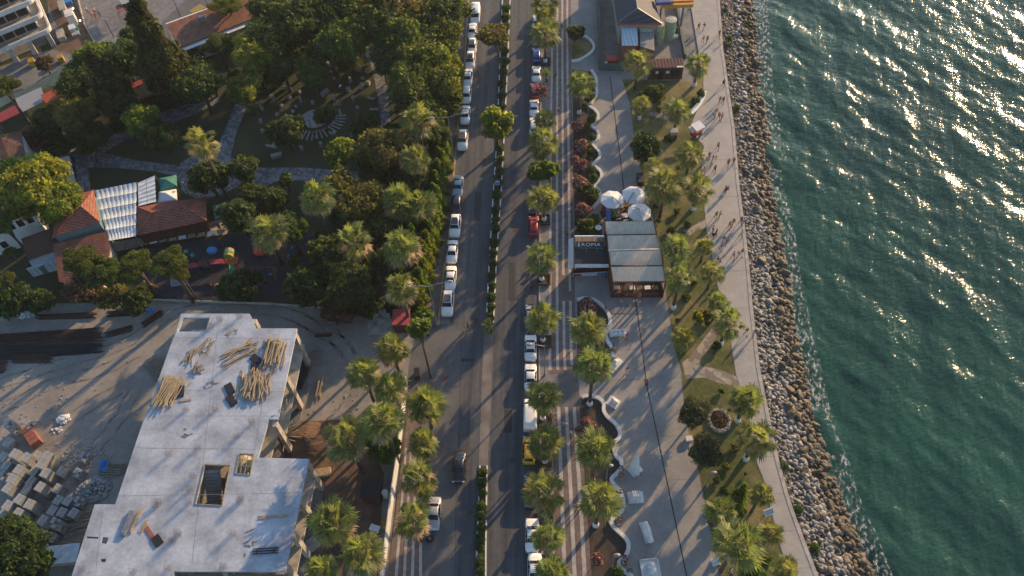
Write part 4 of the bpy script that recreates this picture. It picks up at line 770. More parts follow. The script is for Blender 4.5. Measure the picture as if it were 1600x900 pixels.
# ------------------------------------------------------------------ cars
def car_proto(kind):
    """x forward. stations: x, half width at sill, shoulder z, top half width, top z"""
    S = {'sedan': [(-2.18, .62, .62, .50, .70), (-2.10, .80, .84, .66, .93), (-1.55, .88, .92, .68, 1.02), (-1.15, .89, .94, .62, 1.16), (-.62, .89, .95, .57, 1.40), (.0, .89, .95, .58, 1.45), (.42, .89, .94, .58, 1.42), (1.05, .88, .92, .66, 1.04), (1.30, .88, .90, .70, .96), (1.85, .85, .80, .66, .86), (2.12, .74, .62, .56, .68), (2.18, .60, .48, .46, .52)],
         'hatch': [(-1.98, .66, .70, .54, .78), (-1.90, .82, .90, .62, 1.12), (-1.55, .87, .96, .58, 1.42), (-.8, .88, .97, .58, 1.50), (.0, .88, .97, .59, 1.52), (.42, .88, .96, .58, 1.46), (1.05, .87, .94, .66, 1.06), (1.30, .86, .92, .70, .98), (1.75, .83, .82, .64, .88), (1.96, .72, .62, .54, .68), (2.02, .58, .48, .44, .52)],
         'suv': [(-2.15, .70, .80, .58, .90), (-2.06, .86, 1.02, .66, 1.30), (-1.72, .91, 1.08, .62, 1.60), (-.8, .92, 1.09, .63, 1.68), (.0, .92, 1.09, .64, 1.70), (.45, .92, 1.08, .63, 1.64), (1.02, .91, 1.06, .71, 1.20), (1.3, .91, 1.04, .74, 1.12), (1.9, .88, .94, .70, 1.02), (2.13, .78, .72, .6, .80), (2.2, .64, .55, .5, .6)],
         'van': [(-2.45, .82, .9, .72, 1.5), (-2.42, .92, 1.1, .80, 1.90), (-1.6, .95, 1.15, .82, 1.96), (.0, .95, 1.15, .82, 1.96), (.75, .95, 1.15, .80, 1.94), (1.05, .95, 1.12, .78, 1.82), (1.62, .93, 1.06, .76, 1.25), (2.0, .92, 1.0, .74, 1.10), (2.35, .85, .8, .66, .86), (2.45, .7, .55, .5, .6)]}[kind]
    rt = thing(dict(sedan='parked_car', hatch='parked_car', suv='parked_car', van='parked_van')[kind], 'x', 'car'); rows = []
    for x, w0, zs, w1, zt in S:
        rows.append([Vector((x, sx * a, z)) for sx, a, z in ((-1, w0 * .9, .24), (-1, w0, .42), (-1, w0 * 1.0, (zs + .42) / 2), (-1, w0 * .965, zs), (-1, w1, zt - .04), (-1, w1 * .75, zt), (1, 0, zt + .015), (1, w1 * .75, zt), (1, w1, zt - .04), (1, w0 * .965, zs), (1, w0, (zs + .42) / 2), (1, w0, .42), (1, w0 * .9, .24))])
    b = MB().grid(rows, 0, True, True).build('body', 'car_white', rt, True, recalc=True)
    def quad_between(i0, i1, j0, j1, e0=.12, e1=.12, f0=.06, f1=.06, off=.012):
        A, B_, C_, D_ = rows[i0][j0], rows[i0][j1], rows[i1][j1], rows[i1][j0]
        pt = lambda u, v_: A.lerp(B_, v_).lerp(D_.lerp(C_, v_), u)
        return [pt(e0, f0), pt(e0, 1 - f1), pt(1 - e1, 1 - f1), pt(1 - e1, f0)]
    def pane(name, quads, off):
        m_ = MB()
        for q in quads: m_.face([p + off for p in q])
        return m_.build(name, 'car_glass', rt, recalc=False)
    fi = {'sedan': 6, 'hatch': 5, 'suv': 5, 'van': 5}[kind]; up = Vector((.006, 0, .014))
    def panel(name, ia, ib, a=.08, b_=.06):      # glass that follows the body from station ia to ib across the top
        m_ = MB(); g0 = [rows[ia][j] for j in (4, 5, 6, 7, 8)]; g1 = [rows[ib][j] for j in (4, 5, 6, 7, 8)]; rs = []
        for u in (a, 1 - b_):
            rs.append([g0[k].lerp(g1[k], u) + up for k in range(5)])
        m_.grid(rs); return m_.build(name, 'car_glass', rt)
    panel('windscreen', fi, fi + 1)
    if kind == 'sedan': panel('rear_window', 3, 4, .05, .08)
    elif kind != 'van': panel('rear_window', 1, 2, .05, .05)
    i0, i1 = {'sedan': (3, 6), 'hatch': (2, 5), 'suv': (2, 5), 'van': (4, 6)}[kind]
    for sd, (ja, jb) in ((-1, (3, 4)), (1, (9, 8))):
        m_ = MB()
        for i in range(i0, i1 + (0 if kind == 'van' else 1)):
            q = quad_between(i, i + 1, ja, jb, .05, .05, .12, .10); off = Vector((0, sd * .012, .004)); q = [p + off for p in q]
            if i == i1: q = [q[0], q[1], q[0].lerp(q[3], .75), q[0].lerp(q[3], .75)]; q = q[:3]
            m_.face(q)
        m_.build('side_window', 'car_glass', rt)
    fx = S[-1][0]; bx_ = S[0][0]; wl = S[-3][1]
    for sd in (-1, 1):
        MB().box((S[-2][0] - .02, sd * wl * .78, .66), (.16, .30, .12)).build('headlight', 'clear_lamp', rt); MB().box((S[1][0] - .0, sd * wl * .84, S[1][2] - .10), (.08, .22, .16)).build('taillight', 'red_lamp', rt)
        MB().box((S[fi][0] + .35, sd * (S[fi][1] + .10), S[fi][2] + .06), (.14, .20, .13), taper=.8).build('mirror', 'black_board', rt)
        for wx in (S[1][0] + .78, S[-2][0] - .72):
            wm = MB(); wm.tube([(wx, sd * (.70 + .0), .32), (wx, sd * .90, .32)], .32, 14); wh = wm.build('wheel', 'rubber', rt, True)
            MB().tube([(wx, sd * .86, .32), (wx, sd * .912, .32)], .19, 10).build('rim', 'rim', wh)
    return Proto(rt)
CARS = {k: car_proto(k) for k in ('sedan', 'hatch', 'suv', 'van')}
for pr_ in CARS.values():
    for ch, _ in pr_.tree:
        if ch.name.startswith('body'): ch.material_slots[0].link = 'OBJECT'; ch.material_slots[0].material = MATS['car_white']
def car(kind, cx, cy, colour, label, face=-1, group='cars parked along the left pavement', dz=0, roof=None, cat='car', name=None):
    base = P(cx, cy, .7); base.z = 0.012; rz = math.pi / 2 - ROADAZ if face > 0 else -math.pi / 2 - ROADAZ
    rt, cs = CARS[kind].use(base, rz + dz, label, group)
    if group is None and 'group' in rt: del rt['group']
    rt['category'] = cat
    if name: rt.name = name
    for c_, _ in cs:
        if c_.name.startswith('body'): c_.material_slots[0].link = 'OBJECT'; c_.material_slots[0].material = MATS['car_' + colour]
    if roof:
        i0 = {'sedan': 3, 'hatch': 2, 'suv': 2}[kind]
        z0 = {'sedan': 1.47, 'hatch': 1.535, 'suv': 1.72}[kind]; m_ = MB().grid([[(-1.0, -.5, z0 - .055), (-1.0, 0, z0 - .03), (-1.0, .5, z0 - .055)], [(-.6, -.54, z0 - .035), (-.6, 0, z0), (-.6, .54, z0 - .035)], [(0, -.55, z0 - .01), (0, 0, z0 + .014), (0, .55, z0 - .01)], [(.42, -.55, z0 - .035), (.42, 0, z0 - .01), (.42, .55, z0 - .035)]])
        m_.build('roof_panel', 'car_' + roof, rt, True)
    return rt
car('van', 743, 23, 'white', 'white boxy van, topmost vehicle of the left parked row', cat='van')
car('sedan', 738, 48, 'white', 'white saloon directly behind the topmost white van')
car('hatch', 738, 72, 'white', 'white hatchback with dark roof, third of the left row', roof='graphite')
car('suv', 735, 95, 'white', 'large white car with black roof, fourth of the left row', roof='black')
car('sedan', 731, 121, 'white', 'white saloon, fifth from the top of the left row')
car('hatch', 729, 148, 'white', 'white hatchback, sixth from the top of the left row')
car('sedan', 727, 179, 'white', 'white saloon opposite the tall tree of the median')
car('suv', 723, 219, 'white', 'white car with dark brown roof below the double street lamp', roof='brown')
car('sedan', 715.5, 290, 'blue_grey', 'pale blue-grey saloon in the left row above the black car')
car('hatch', 713, 321, 'black', 'black car in the left row behind the pale blue-grey saloon')
car('suv', 711, 353, 'white', 'white car with wide black roof below the black car', roof='black')
car('sedan', 706.5, 393, 'white', 'white saloon of the left row, third from its lower end')
car('sedan', 704, 434, 'white', 'white saloon of the left row under the lower street lamp')
car('suv', 699.5, 474, 'white', 'white car with brown roof, lowest of the left row', roof='brown')
car('sedan', 717.5, 729, 'black', 'black car driving alone on the left carriageway', group=None, name='moving_car')
car('sedan', 678, 802, 'silver', 'silver car parked beside the palm row near the site wall', group=None)
RG = 'cars parked along the right kerb'
car('sedan', 838.5, 34, 'white', 'white car under the kerb palms, topmost of the right row', 1, RG)
car('hatch', 838.5, 58, 'white', 'white hatchback second from the top of the right row', 1, RG)
car('hatch', 838.5, 86, 'blue', 'bright blue car in the right row near the top', 1, RG)
car('sedan', 838, 115, 'white', 'white saloon below the bright blue car', 1, RG)
car('hatch', 835.5, 142, 'red', 'dark red car half hidden by the pale pink bush', 1, RG)
car('sedan', 834.5, 168, 'white', 'white saloon below the dark red car', 1, RG)
car('hatch', 834.5, 196, 'white', 'white hatchback half hidden by the small kerb palm', 1, RG)
car('sedan', 833, 318, 'graphite', 'grey car under the palm, nose to tail with the red hatchback', 1, RG)
car('hatch', 834, 353, 'red', 'bright red hatchback parked alone in view at the right kerb', 1, RG)
car('hatch', 829.5, 494, 'silver', 'silver car half hidden by the palm above the first white saloon', 1, RG)
car('sedan', 829, 543, 'white', 'white saloon left of the single white lamp post', 1, RG)
car('sedan', 829, 589, 'white', 'white saloon directly above the white van', 1, RG)
car('van', 828.5, 648, 'white', 'white van at the right kerb above the yellow taxi', 1, RG, cat='van')
car('hatch', 826.5, 703, 'yellow', 'yellow taxi parked between the white van and dark car', 1, RG, cat='taxi')
car('sedan', 828.5, 768, 'graphite', 'dark grey car below the yellow taxi, half under a palm', 1, RG)
car('sedan', 831.5, 836, 'white', 'white saloon half under a palm, second from the bottom', 1, RG)
car('sedan', 835.5, 892, 'white', 'white car at the bottom edge of the right row', -1, RG)
def scooter(cx, cy, mat, label, rz):
    t = thing('scooter', label, 'scooter', P(cx, cy, .012), rz, 'scooters parked at the right kerb')
    for x in (-.6, .6): 
        q = MB(); q.tube([(x, -.06, .26), (x, .06, .26)], .26, 12); q.build('wheel', 'rubber', t)
    MB().tube([(-.75, 0, .6), (-.3, 0, .62), (-.1, 0, .3), (.35, 0, .3), (.45, 0, .7), (.42, 0, .98)], [.12, .17, .13, .14, .12, .05], 8).build('body', mat, t, True)
    MB().box((-.35, 0, .78), (.65, .28, .12), taper=.85).build('seat', 'black_fabric', t); MB().tube([(.4, -.34, 1.0), (.44, 0, 1.03), (.4, .34, 1.0)], .025, 6).build('handlebar', 'dark_steel', t)
scooter(832, 424, 'yellow_plastic', 'yellow scooter at the kerb below the palm with two stems', 2.5); scooter(830, 447, 'black_board', 'black scooter at the kerb with a white front, below the yellow one', 1.5)
# a loose tyre on the asphalt
tt = thing('rubber_ring', 'black tyre lying flat on the asphalt below the silver car', 'tyre', P(672, 842, .02)); q = MB(); rows = []
for k in range(20):
    a = 2 * math.pi * k / 20; d = Vector((math.cos(a), math.sin(a), 0)); rows.append([d * (.40 + .16 * math.cos(b_)) + Vector((0, 0, .14 + .13 * math.sin(b_))) for b_ in (j * math.pi / 4 for j in range(8))])
rows.append(rows[0]); q.grid(rows, 0, True); q.build('tyre', 'rubber', tt, True); MB().tube([(0, 0, .1), (0, 0, .14)], .18, 10).build('hub', 'rim', tt)

# ------------------------------------------------------------------ people
def skin_mesh(name, verts, edges, mat, sub=1):
    me = D.meshes.new(name); me.from_pydata([v_[0] for v_ in verts], edges, []); o = D.objects.new(name, me); COL.objects.link(o)
    md = o.modifiers.new('s', 'SKIN'); sv = me.skin_vertices[0].data
    for i, v_ in enumerate(verts): r = v_[1]; sv[i].radius = r if isinstance(r, tuple) else (r, r); sv[i].use_root = (i == 0)
    o.modifiers.new('u', 'SUBSURF').levels = sub
    dg = bpy.context.evaluated_depsgraph_get(); dg.update(); out = D.meshes.new_from_object(o.evaluated_get(dg)); out.name = name
    D.objects.remove(o); out.materials.clear(); out.materials.append(MATS[mat]); out.polygons.foreach_set('use_smooth', [True] * len(out.polygons)); return out
def person_proto(pose):
    sit = pose == 'sit'; hz = .93 if not sit else .50; st = {'walk': .30, 'walk2': -.26, 'stand': .05, 'sit': 0}[pose]
    J = {}; J['pel'] = (0, 0, hz); J['waist'] = (0, 0, hz + .16); J['chest'] = (.01, 0, hz + .36); J['neck'] = (.01, 0, hz + .53); J['head'] = (.04, 0, hz + .63); J['crown'] = (.03, 0, hz + .76)
    for s, n_ in ((1, 'l'), (-1, 'r')):
        ph = st * s; J[n_ + 'hip'] = (0, s * .10, hz - .04)
        if sit: J[n_ + 'knee'] = (.42, s * .13, hz); J[n_ + 'ank'] = (.46, s * .13, .08); J[n_ + 'toe'] = (.62, s * .14, .04)
        else: J[n_ + 'knee'] = (ph * .55 + .04, s * .11, .50); J[n_ + 'ank'] = (ph, s * .10, .09 + max(0, -ph) * .15); J[n_ + 'toe'] = (ph + .16, s * .12, .035 + max(0, -ph) * .1)
        J[n_ + 'sh'] = (0, s * .19, hz + .46); aw = -ph
        J[n_ + 'elb'] = (aw * .35 - .02, s * .25, hz + .19) if not sit else (.08, s * .26, hz + .22)
        J[n_ + 'wri'] = (aw * .75 + .06, s * .27, hz - .03) if not sit else (.30, s * .18, hz + .12); J[n_ + 'palm'] = (aw * .85 + .08, s * .27, hz - .12) if not sit else (.38, s * .16, hz + .09)
    R = dict(pel=(.13, .10), waist=(.12, .09), chest=(.14, .10), neck=.055, head=.085, crown=.07, hip=.085, knee=.06, ank=.042, toe=.035, sh=.065, elb=.042, wri=.03, palm=(.038, .022))
    names = ['pel', 'waist', 'chest', 'neck', 'head', 'crown'] + [s + k for s in 'lr' for k in ('hip', 'knee', 'ank', 'toe', 'sh', 'elb', 'wri', 'palm')]
    verts = [(J[k], R[k if k in R else k[1:]]) for k in names]; ix = {k: i for i, k in enumerate(names)}
    E = [('pel', 'waist'), ('waist', 'chest'), ('chest', 'neck'), ('neck', 'head'), ('head', 'crown')] + [(a if a in ('pel', 'chest') else s + a, s + b_) for s in 'lr' for a, b_ in (('pel', 'hip'), ('hip', 'knee'), ('knee', 'ank'), ('ank', 'toe'), ('chest', 'sh'), ('sh', 'elb'), ('elb', 'wri'), ('wri', 'palm'))]
    body = skin_mesh('body', verts, [(ix[a], ix[b_]) for a, b_ in E], 'skin')
    fb = bmesh.new(); fb.from_mesh(body); ex = MB()      # fingers, thumb, nose and ears grow from the same mesh
    for s, n_ in ((1, 'l'), (-1, 'r')):
        pw, pp = Vector(J[n_ + 'wri']), Vector(J[n_ + 'palm']); d = (pp - pw).normalized(); side = d.cross(Vector((0, s, 0))).normalized()
        for k, ln in enumerate((.070, .080, .075, .060)):
            b0 = pp + side * (k - 1.5) * .021 - d * .01; ex.tube([b0, b0 + d * ln * .5, b0 + d * ln * .8 + Vector((0, -s * .02, 0))], [.009, .008, .006], 5)
        b0 = pw.lerp(pp, .5) + side * .03; ex.tube([b0, b0 + side * .03 + d * .02, b0 + side * .04 + d * .055], [.010, .009, .007], 5)
    hd = Vector(J['head']); ex.tube([hd + Vector((.07, 0, .05)), hd + Vector((.105, 0, .01))], [.008, .016], 5)
    for s in (-1, 1): ex.ball(hd + Vector((0, s * .088, .02)), (.02, .010, .03), n=6, m=4)
    tmp = ex.mesh('tmp', 'skin', True); fb.from_mesh(tmp); fb.to_mesh(body); fb.free(); D.meshes.remove(tmp)
    rt = thing('person', 'x', 'person'); link('body', body, rt)
    sub = lambda ks, sc, ed: skin_mesh('c', [(J[k], tuple(q * sc for q in ((R[k if k in R else k[1:]],) * 2 if not isinstance(R[k if k in R else k[1:]], tuple) else R[k if k in R else k[1:]]))) for k in ks], ed, 'skin')
    mid = lambda a, b_, f: tuple(Vector(J[a]).lerp(Vector(J[b_]), f)); J['lmid'] = mid('lsh', 'lelb', .8); J['rmid'] = mid('rsh', 'relb', .8); R['mid'] = .052
    sh = sub(['pel', 'waist', 'chest', 'lsh', 'lmid', 'rsh', 'rmid'], 1.17, [(0, 1), (1, 2), (2, 3), (3, 4), (2, 5), (5, 6)]); o = link('shirt', sh, rt); o.material_slots[0].link = 'OBJECT'
    J['lsn'] = mid('lknee', 'lank', .5); J['rsn'] = mid('rknee', 'rank', .5); R['sn'] = .055
    tr_ = sub(['pel', 'lhip', 'lknee', 'lsn', 'rhip', 'rknee', 'rsn'], 1.14, [(0, 1), (1, 2), (2, 3), (0, 4), (4, 5), (5, 6)]); o = link('trousers', tr_, rt); o.material_slots[0].link = 'OBJECT'
    hm = MB().ball(Vector(J['crown']) + Vector((-.025, 0, -.035)), (.10, .092, .10), n=10, m=6); hm.build('hair', 'hair', rt, True)
    for n_ in 'lr':
        a, t_ = Vector(J[n_ + 'ank']), Vector(J[n_ + 'toe']); MB().tube([a + Vector((-.06, 0, -.045)), a + Vector((.03, 0, -.035)), t_ + Vector((.03, 0, -.005))], [.045, .05, .035], 7).build('shoe', 'shoe', rt, True)
    return Proto(rt)
PP = {k: person_proto(k) for k in ('walk', 'walk2', 'stand', 'sit')}
def person(x, y, shirt, legs, label, pose='walk', dirn=0.0, z=.15, s=1.0, group='people on the promenade'):
    """x, y: where the feet touch (photograph pixels); dirn: heading in degrees from straight ahead, clockwise"""
    rt, cs = PP[pose].use(P(x, y, z), math.radians(90 - dirn), label, group, s * 1.0); rt['category'] = 'person'
    for c_, _ in cs:
        if c_.name.startswith('shirt'): c_.material_slots[0].link = 'OBJECT'; c_.material_slots[0].material = MATS['shirt_' + shirt]
        elif c_.name.startswith('trousers'): c_.material_slots[0].link = 'OBJECT'; c_.material_slots[0].material = MATS[legs if legs in MATS else 'cloth_' + legs]
for a in [
 (1091, 47, 'brown', 'khaki', 'person in brown near the orange gantry, left of a pair', 'walk', 0), (1099, 47, 'black', 'shirt_white', 'person in black with pale trousers near the orange gantry', 'walk2', 0), (1123, 58, 'maroon', 'khaki', 'person in dark red near the top rocks', 'walk', 180),
 (1098, 66, 'white', 'khaki', 'slim person in white beside the dark red pair partner, near the top', 'walk', 0), (1104, 67, 'maroon', 'denim', 'person in maroon with long coat-like top near the top', 'walk2', 0), (1129, 67, 'white', 'shirt_white', 'small child in white at the sea wall near the top', 'stand', 90, .15, .6),
 (1075, 20, 'white', 'denim', 'person in white under the orange gantry', 'stand', 0), (1129.5, 135, 'black', 'shirt_black', 'person all in black walking alone right of the palm', 'walk', 0), (1124, 160, 'navy', 'denim', 'shorter dark dressed person of the pair near the sea wall', 'walk2', 0, .15, .85), (1129, 162, 'black', 'khaki', 'taller dark dressed person of the pair near the sea wall', 'walk', 0),
 (1114, 184, 'white', 'denim', 'person in white, leftmost of the group of four above the cart', 'walk', 180), (1118, 181, 'red', 'shirt_white', 'person in red behind the group of four above the cart', 'walk2', 180), (1122.5, 186, 'pink', 'shirt_red', 'person in pink in the group of four above the cart', 'walk', 180), (1127, 187, 'white', 'shirt_navy', 'person in white, rightmost of the group of four above the cart', 'walk2', 180),
 (1121, 233, 'yellow', 'shirt_black', 'person in a yellow top walking below the cart', 'walk', 180), (1107, 248, 'black', 'denim', 'person in a black shirt left of two children', 'walk', 0), (1113.5, 250, 'maroon', 'denim', 'child in dark clothes beside the person in a black shirt', 'walk2', 0, .15, .7), (1118, 250, 'pink', 'khaki', 'child in pale clothes beside another child', 'walk', 0, .15, .65),
 (1110.5, 262, 'white', 'khaki', 'slight person in pale clothes beside the broad one in black', 'walk2', 0, .15, .85), (1116, 269, 'black', 'shirt_black', 'broad person in black below the children', 'walk', 0), (1099, 271, 'white', 'shirt_pink', 'person in white by the palm at the promenade edge', 'walk', 180), (1137, 259, 'olive', 'shirt_black', 'person in olive with an arm out, right of the children', 'walk', 200), (1145, 257, 'maroon', 'khaki', 'person in maroon at the sea wall right of the olive one', 'walk2', 180),
 (1133, 301, 'black', 'shirt_black', 'dark person of the close pair, left', 'stand', 60), (1137, 299, 'navy', 'shirt_maroon', 'dark person of the close pair, right', 'sit', -60), (1118, 341, 'brown', 'khaki', 'person in brown beside one in white above the stone path', 'walk', 0), (1124, 340, 'white', 'khaki', 'person in white beside one in brown above the stone path', 'walk2', 0),
 (1139, 356, 'pink', 'shirt_magenta', 'person in pink beside one in black mid promenade', 'walk', 180), (1144.5, 352, 'black', 'khaki', 'person in black beside one in pink mid promenade', 'walk2', 180), (1157, 349, 'black', 'denim', 'person in black at the sea wall mid promenade', 'walk', 180), (1161, 350, 'white', 'khaki', 'person in white at the sea wall mid promenade', 'walk2', 180), (1157, 371, 'white', 'khaki', 'person in white walking alone near the rocks', 'walk', 0),
 (1130, 379, 'red', 'shirt_white', 'person in red holding close to one in bright blue', 'walk', 180), (1135, 381, 'blue', 'denim', 'person in bright blue with one in red', 'walk2', 180), (1126, 391, 'blue', 'shirt_white', 'person in blue and white below the red and blue pair', 'walk', 0), (1145, 403, 'white', 'shirt_red', 'person in white and red, leftmost of three', 'walk', 180), (1152, 401, 'navy', 'shirt_white', 'person in the middle of three near the rocks', 'walk2', 180, .15, .8), (1158, 399, 'red', 'shirt_white', 'person in red, rightmost of three near the rocks', 'walk', 180),
 (1121, 408, 'navy', 'shirt_black', 'person seated at the grass edge beside the small palm', 'sit', 90), (1129, 437, 'white', 'shirt_black', 'person in white top and black trousers above the big palm', 'walk', 0), (1113, 363, 'white', 'shirt_black', 'person in white beside a pushchair at the stone path', 'stand', 90), (1118, 368, 'black', 'denim', 'person in black beside a pushchair at the stone path', 'stand', -60),
 (1165.5, 522, 'maroon', 'shirt_white', 'person in maroon right of the palm by the lower path', 'walk', 180), (1177.5, 524, 'navy', 'shirt_pink', 'person in dark top at the sea wall by the lower path', 'walk2', 180)]:
    person(*a)
PZ = 'people on the plaza'
for a in [(980, 583, 'black', 'shirt_white', 'person in black walking beside one in white on the plaza', 'walk', 30, .10, 1, PZ), (973.5, 595, 'white', 'shirt_white', 'person in white walking on the plaza near the drain', 'walk2', 30, .10, 1, PZ), (979, 530, 'magenta', 'shirt_pink', 'person in magenta beside the white bench sculpture', 'stand', 0, .10, 1, PZ), (946, 485, 'black', 'skin', 'person in black sitting on the curved wall below the cafe', 'sit', 60, .15, 1, PZ),
 (968, 733, 'white', 'shirt_navy', 'person in white sitting on the wall by the sail sculpture', 'sit', 90, .15, 1, PZ), (968, 743, 'maroon', 'shirt_black', 'person in dark red sitting on the wall by the sail sculpture', 'sit', 90, .15, 1, PZ), (969, 770, 'white', 'shirt_black', 'person in white sitting on the wall by the block sculpture', 'sit', 60, .15, 1, PZ), (966, 812, 'maroon', 'shirt_black', 'person in dark red sitting on the wall, upper of two', 'sit', 90, .15, 1, PZ), (963, 820, 'black', 'denim', 'person in black sitting on the wall, lower of two', 'sit', 90, .15, 1, PZ),
 (974, 872, 'navy', 'denim', 'person in navy sitting on the lowest wall bend', 'sit', 90, .15, 1, PZ), (972, 880, 'blue', 'shirt_black', 'person in blue sitting on the lowest wall bend', 'sit', 100, .15, 1, PZ), (981, 893, 'black', 'shirt_black', 'person in black at the bottom of the scalloped wall', 'sit', 80, .15, 1, PZ), (955, 550, 'navy', 'denim', 'person in navy sitting behind the white rider sculpture', 'sit', 90, .15, 1, PZ), (958, 546, 'black', 'shirt_white', 'person in black standing behind the white rider sculpture', 'stand', 90, .10, 1, PZ),
 (893, 680, 'white', 'shirt_white', 'person in white on the striped pavement beside the bed', 'walk', 0, .13, 1, PZ), (898, 695, 'orange', 'khaki', 'child in orange on the striped pavement beside the bed', 'walk2', 0, .13, .75, PZ), (899.5, 794, 'pink', 'shirt_maroon', 'person in faded pink walking on the striped pavement', 'walk', 0, .13, 1, PZ), (868, 652, 'white', 'khaki', 'person in white behind the kerb palm by the van', 'walk', 0, .13, 1, PZ),
 (871, 44, 'orange', 'denim', 'person in orange on the striped pavement at the top', 'walk', 0, .13, 1, PZ), (877.5, 48, 'black', 'shirt_black', 'person in black on the striped pavement at the top', 'walk2', 0, .13, 1, PZ), (872, 177, 'white', 'shirt_black', 'person in white on the striped pavement opposite the conifers', 'walk', 0, .13, 1, PZ), (867.5, 123, 'navy', 'shirt_black', 'person in navy on the pavement beside the feather palm', 'walk2', 0, .13, 1, PZ), (885, 372, 'black', 'denim', 'person in black at the corner of the cafe awning', 'stand', 0, .13, 1, PZ),
 (1139, 893, 'navy', 'shirt_white', 'person sitting on the grass near the bottom edge', 'sit', 120, .12, 1, PZ), (1146, 891, 'black', 'shirt_white', 'second person sitting on the grass near the bottom edge', 'sit', -120, .12, 1, PZ), (1050, 222, 'navy', 'shirt_black', 'person standing at the small stall on the grass', 'stand', 0, .12, 1, PZ)]: person(*a)
PS = 'people on the road and in the street'
for a in [(727.5, 521, 'white', 'khaki', 'person in white crossing the left carriageway', 'walk', -30, .02, 1, PS), (732, 513, 'orange', 'shirt_black', 'person in orange crossing the left carriageway', 'walk2', -30, .02, 1, PS), (748, 113, 'pink', 'khaki', 'person in pink walking on the road beside the parked row', 'walk', 0, .02, 1, PS), (716, 98, 'white', 'denim', 'person in white on the left pavement near the top', 'walk', 0, .12, 1, PS),
 (687, 350, 'white', 'shirt_maroon', 'person in white in the group on the left pavement', 'stand', 60, .12, 1, PS), (691, 353, 'maroon', 'shirt_black', 'person in maroon in the group on the left pavement', 'stand', 0, .12, 1, PS), (694, 357, 'brown', 'khaki', 'person in brown in the group on the left pavement', 'stand', 200, .12, 1, PS), (699, 349, 'maroon', 'shirt_maroon', 'person in dark red closest to the parked cars on the left pavement', 'stand', 0, .12, 1, PS),
 (695.5, 246, 'navy', 'denim', 'person in navy on the left pavement below the double lamp', 'walk', 180, .12, 1, PS), (699.5, 253, 'white', 'denim', 'person in white on the left pavement below the double lamp', 'walk2', 180, .12, 1, PS), (666, 430, 'white', 'shirt_blue', 'person in white beside the conifer row on the left pavement', 'stand', 0, .12, 1, PS),
 (138, 21, 'white', 'denim', 'person in white in the paved street, left of the group', 'walk', 20, .02, 1, PS), (150, 22, 'white', 'shirt_red', 'person in white in the paved street, back of the group', 'walk', 20, .02, 1, PS), (158, 27, 'blue', 'denim', 'person in blue in the paved street', 'walk2', 20, .02, 1, PS), (145, 28, 'pink', 'shirt_red', 'person in pink in the paved street', 'walk', 20, .02, 1, PS), (152, 31, 'maroon', 'khaki', 'person in maroon in the paved street', 'walk2', 20, .02, 1, PS),
 (133, 82, 'white', 'denim', 'person in white crossing at the street corner', 'walk', 20, .02, 1, PS), (146, 249, 'black', 'shirt_black', 'person in black on the mosaic path left of the tree', 'walk', 0, .02, 1, PS), (155, 258, 'navy', 'shirt_black', 'person in dark navy on the mosaic path fork', 'walk2', 0, .02, 1, PS),
 (342, 452, 'white', 'khaki', 'person in white at the lower side of the playground', 'walk', 0, .02, 1, PS), (325, 417, 'white', 'denim', 'child in white beside the dark red bridge', 'stand', 0, .02, .65, PS), (332, 449, 'orange', 'shirt_red', 'child in orange and yellow on the playground', 'stand', 0, .02, .65, PS), (284, 444, 'white', 'denim', 'person in white near the pine trunk by the playground', 'stand', 0, .02, 1, PS), (416, 446, 'black', 'shirt_black', 'person in black near the lower swing', 'stand', 0, .02, 1, PS), (345, 360, 'black', 'shirt_black', 'person in black on the terrace by the red roof', 'stand', 0, .02, 1, PS), (456, 352, 'white', 'khaki', 'person in white behind the playground palm', 'stand', 0, .02, 1, PS)]: person(*a)
# ------------------------------------------------------------------ building site
SZ = 8.8
site = thing('unfinished_building', 'unfinished concrete building with a bare grey roof slab beside the dirt yard', 'building', P(330, 780, 0))
def rel(poly, o=site): return [(p.x - o.location.x, p.y - o.location.y) for p in poly]
outer = [(283, 490), (390, 490), (401, 513), (464, 513), (434, 655), (420, 655), (403, 715), (483, 717), (446, 893), (272, 893), (268, 990), (84, 990), (112, 900), (148, 788), (180, 788), (218, 675), (270, 530), (275, 520)]
holes = [[(320, 726), (360, 727), (347, 790), (305, 788)], [(374, 709), (397, 710), (391, 742), (368, 740)], [(287, 496), (328, 496), (321, 518), (277, 518)], [(312, 550), (326, 551), (324, 558), (310, 557)], [(136, 838), (154, 839), (153, 842), (135, 841)], [(161, 839), (170, 840), (166, 850), (157, 848)], [(158, 873), (166, 873), (165, 878), (157, 878)]]
MB().prism(rel(px(outer, SZ)), SZ - .35, SZ, 0, [rel(px(h_, SZ)) for h_ in holes]).build('roof_slab', 'concrete_slab_shade_tint', site, recalc=True)
inner = [P(x, y, SZ) for x, y in outer]
MB().prism(rel(inner), 4.3, 4.6, 0, [rel(px(h_, SZ)) for h_ in holes[:2]]).build('middle_slab', 'concrete_raw', site, recalc=True)
MB().prism(rel(inner), .0, .16).build('ground_slab', 'concrete_dark', site, recalc=True)
ed = MB()
for a, b_ in zip(outer, outer[1:] + outer[:1]):
    p, q = P(*a, SZ) - site.location, P(*b_, SZ) - site.location; cc = Vector((rel([P(300, 750, SZ)])[0][0], rel([P(300, 750, SZ)])[0][1], 0))
cols = [(478, 722), (466, 778), (455, 832), (446, 886), (428, 660), (446, 590), (459, 520), (398, 720), (396, 500), (340, 520), (400, 600), (380, 660), (330, 640), (300, 560), (262, 560), (240, 630), (250, 700), (200, 785), (160, 795), (140, 860), (220, 860), (300, 830), (380, 830), (420, 760), (280, 885), (210, 740), (350, 890)]
for x, y in cols:
    p = P(x, y, SZ) - site.location; q = MB(); q.box((p.x, p.y, 4.3), (.55, .8, 8.3), -ROADAZ); q.build('column', 'concrete_raw', site)
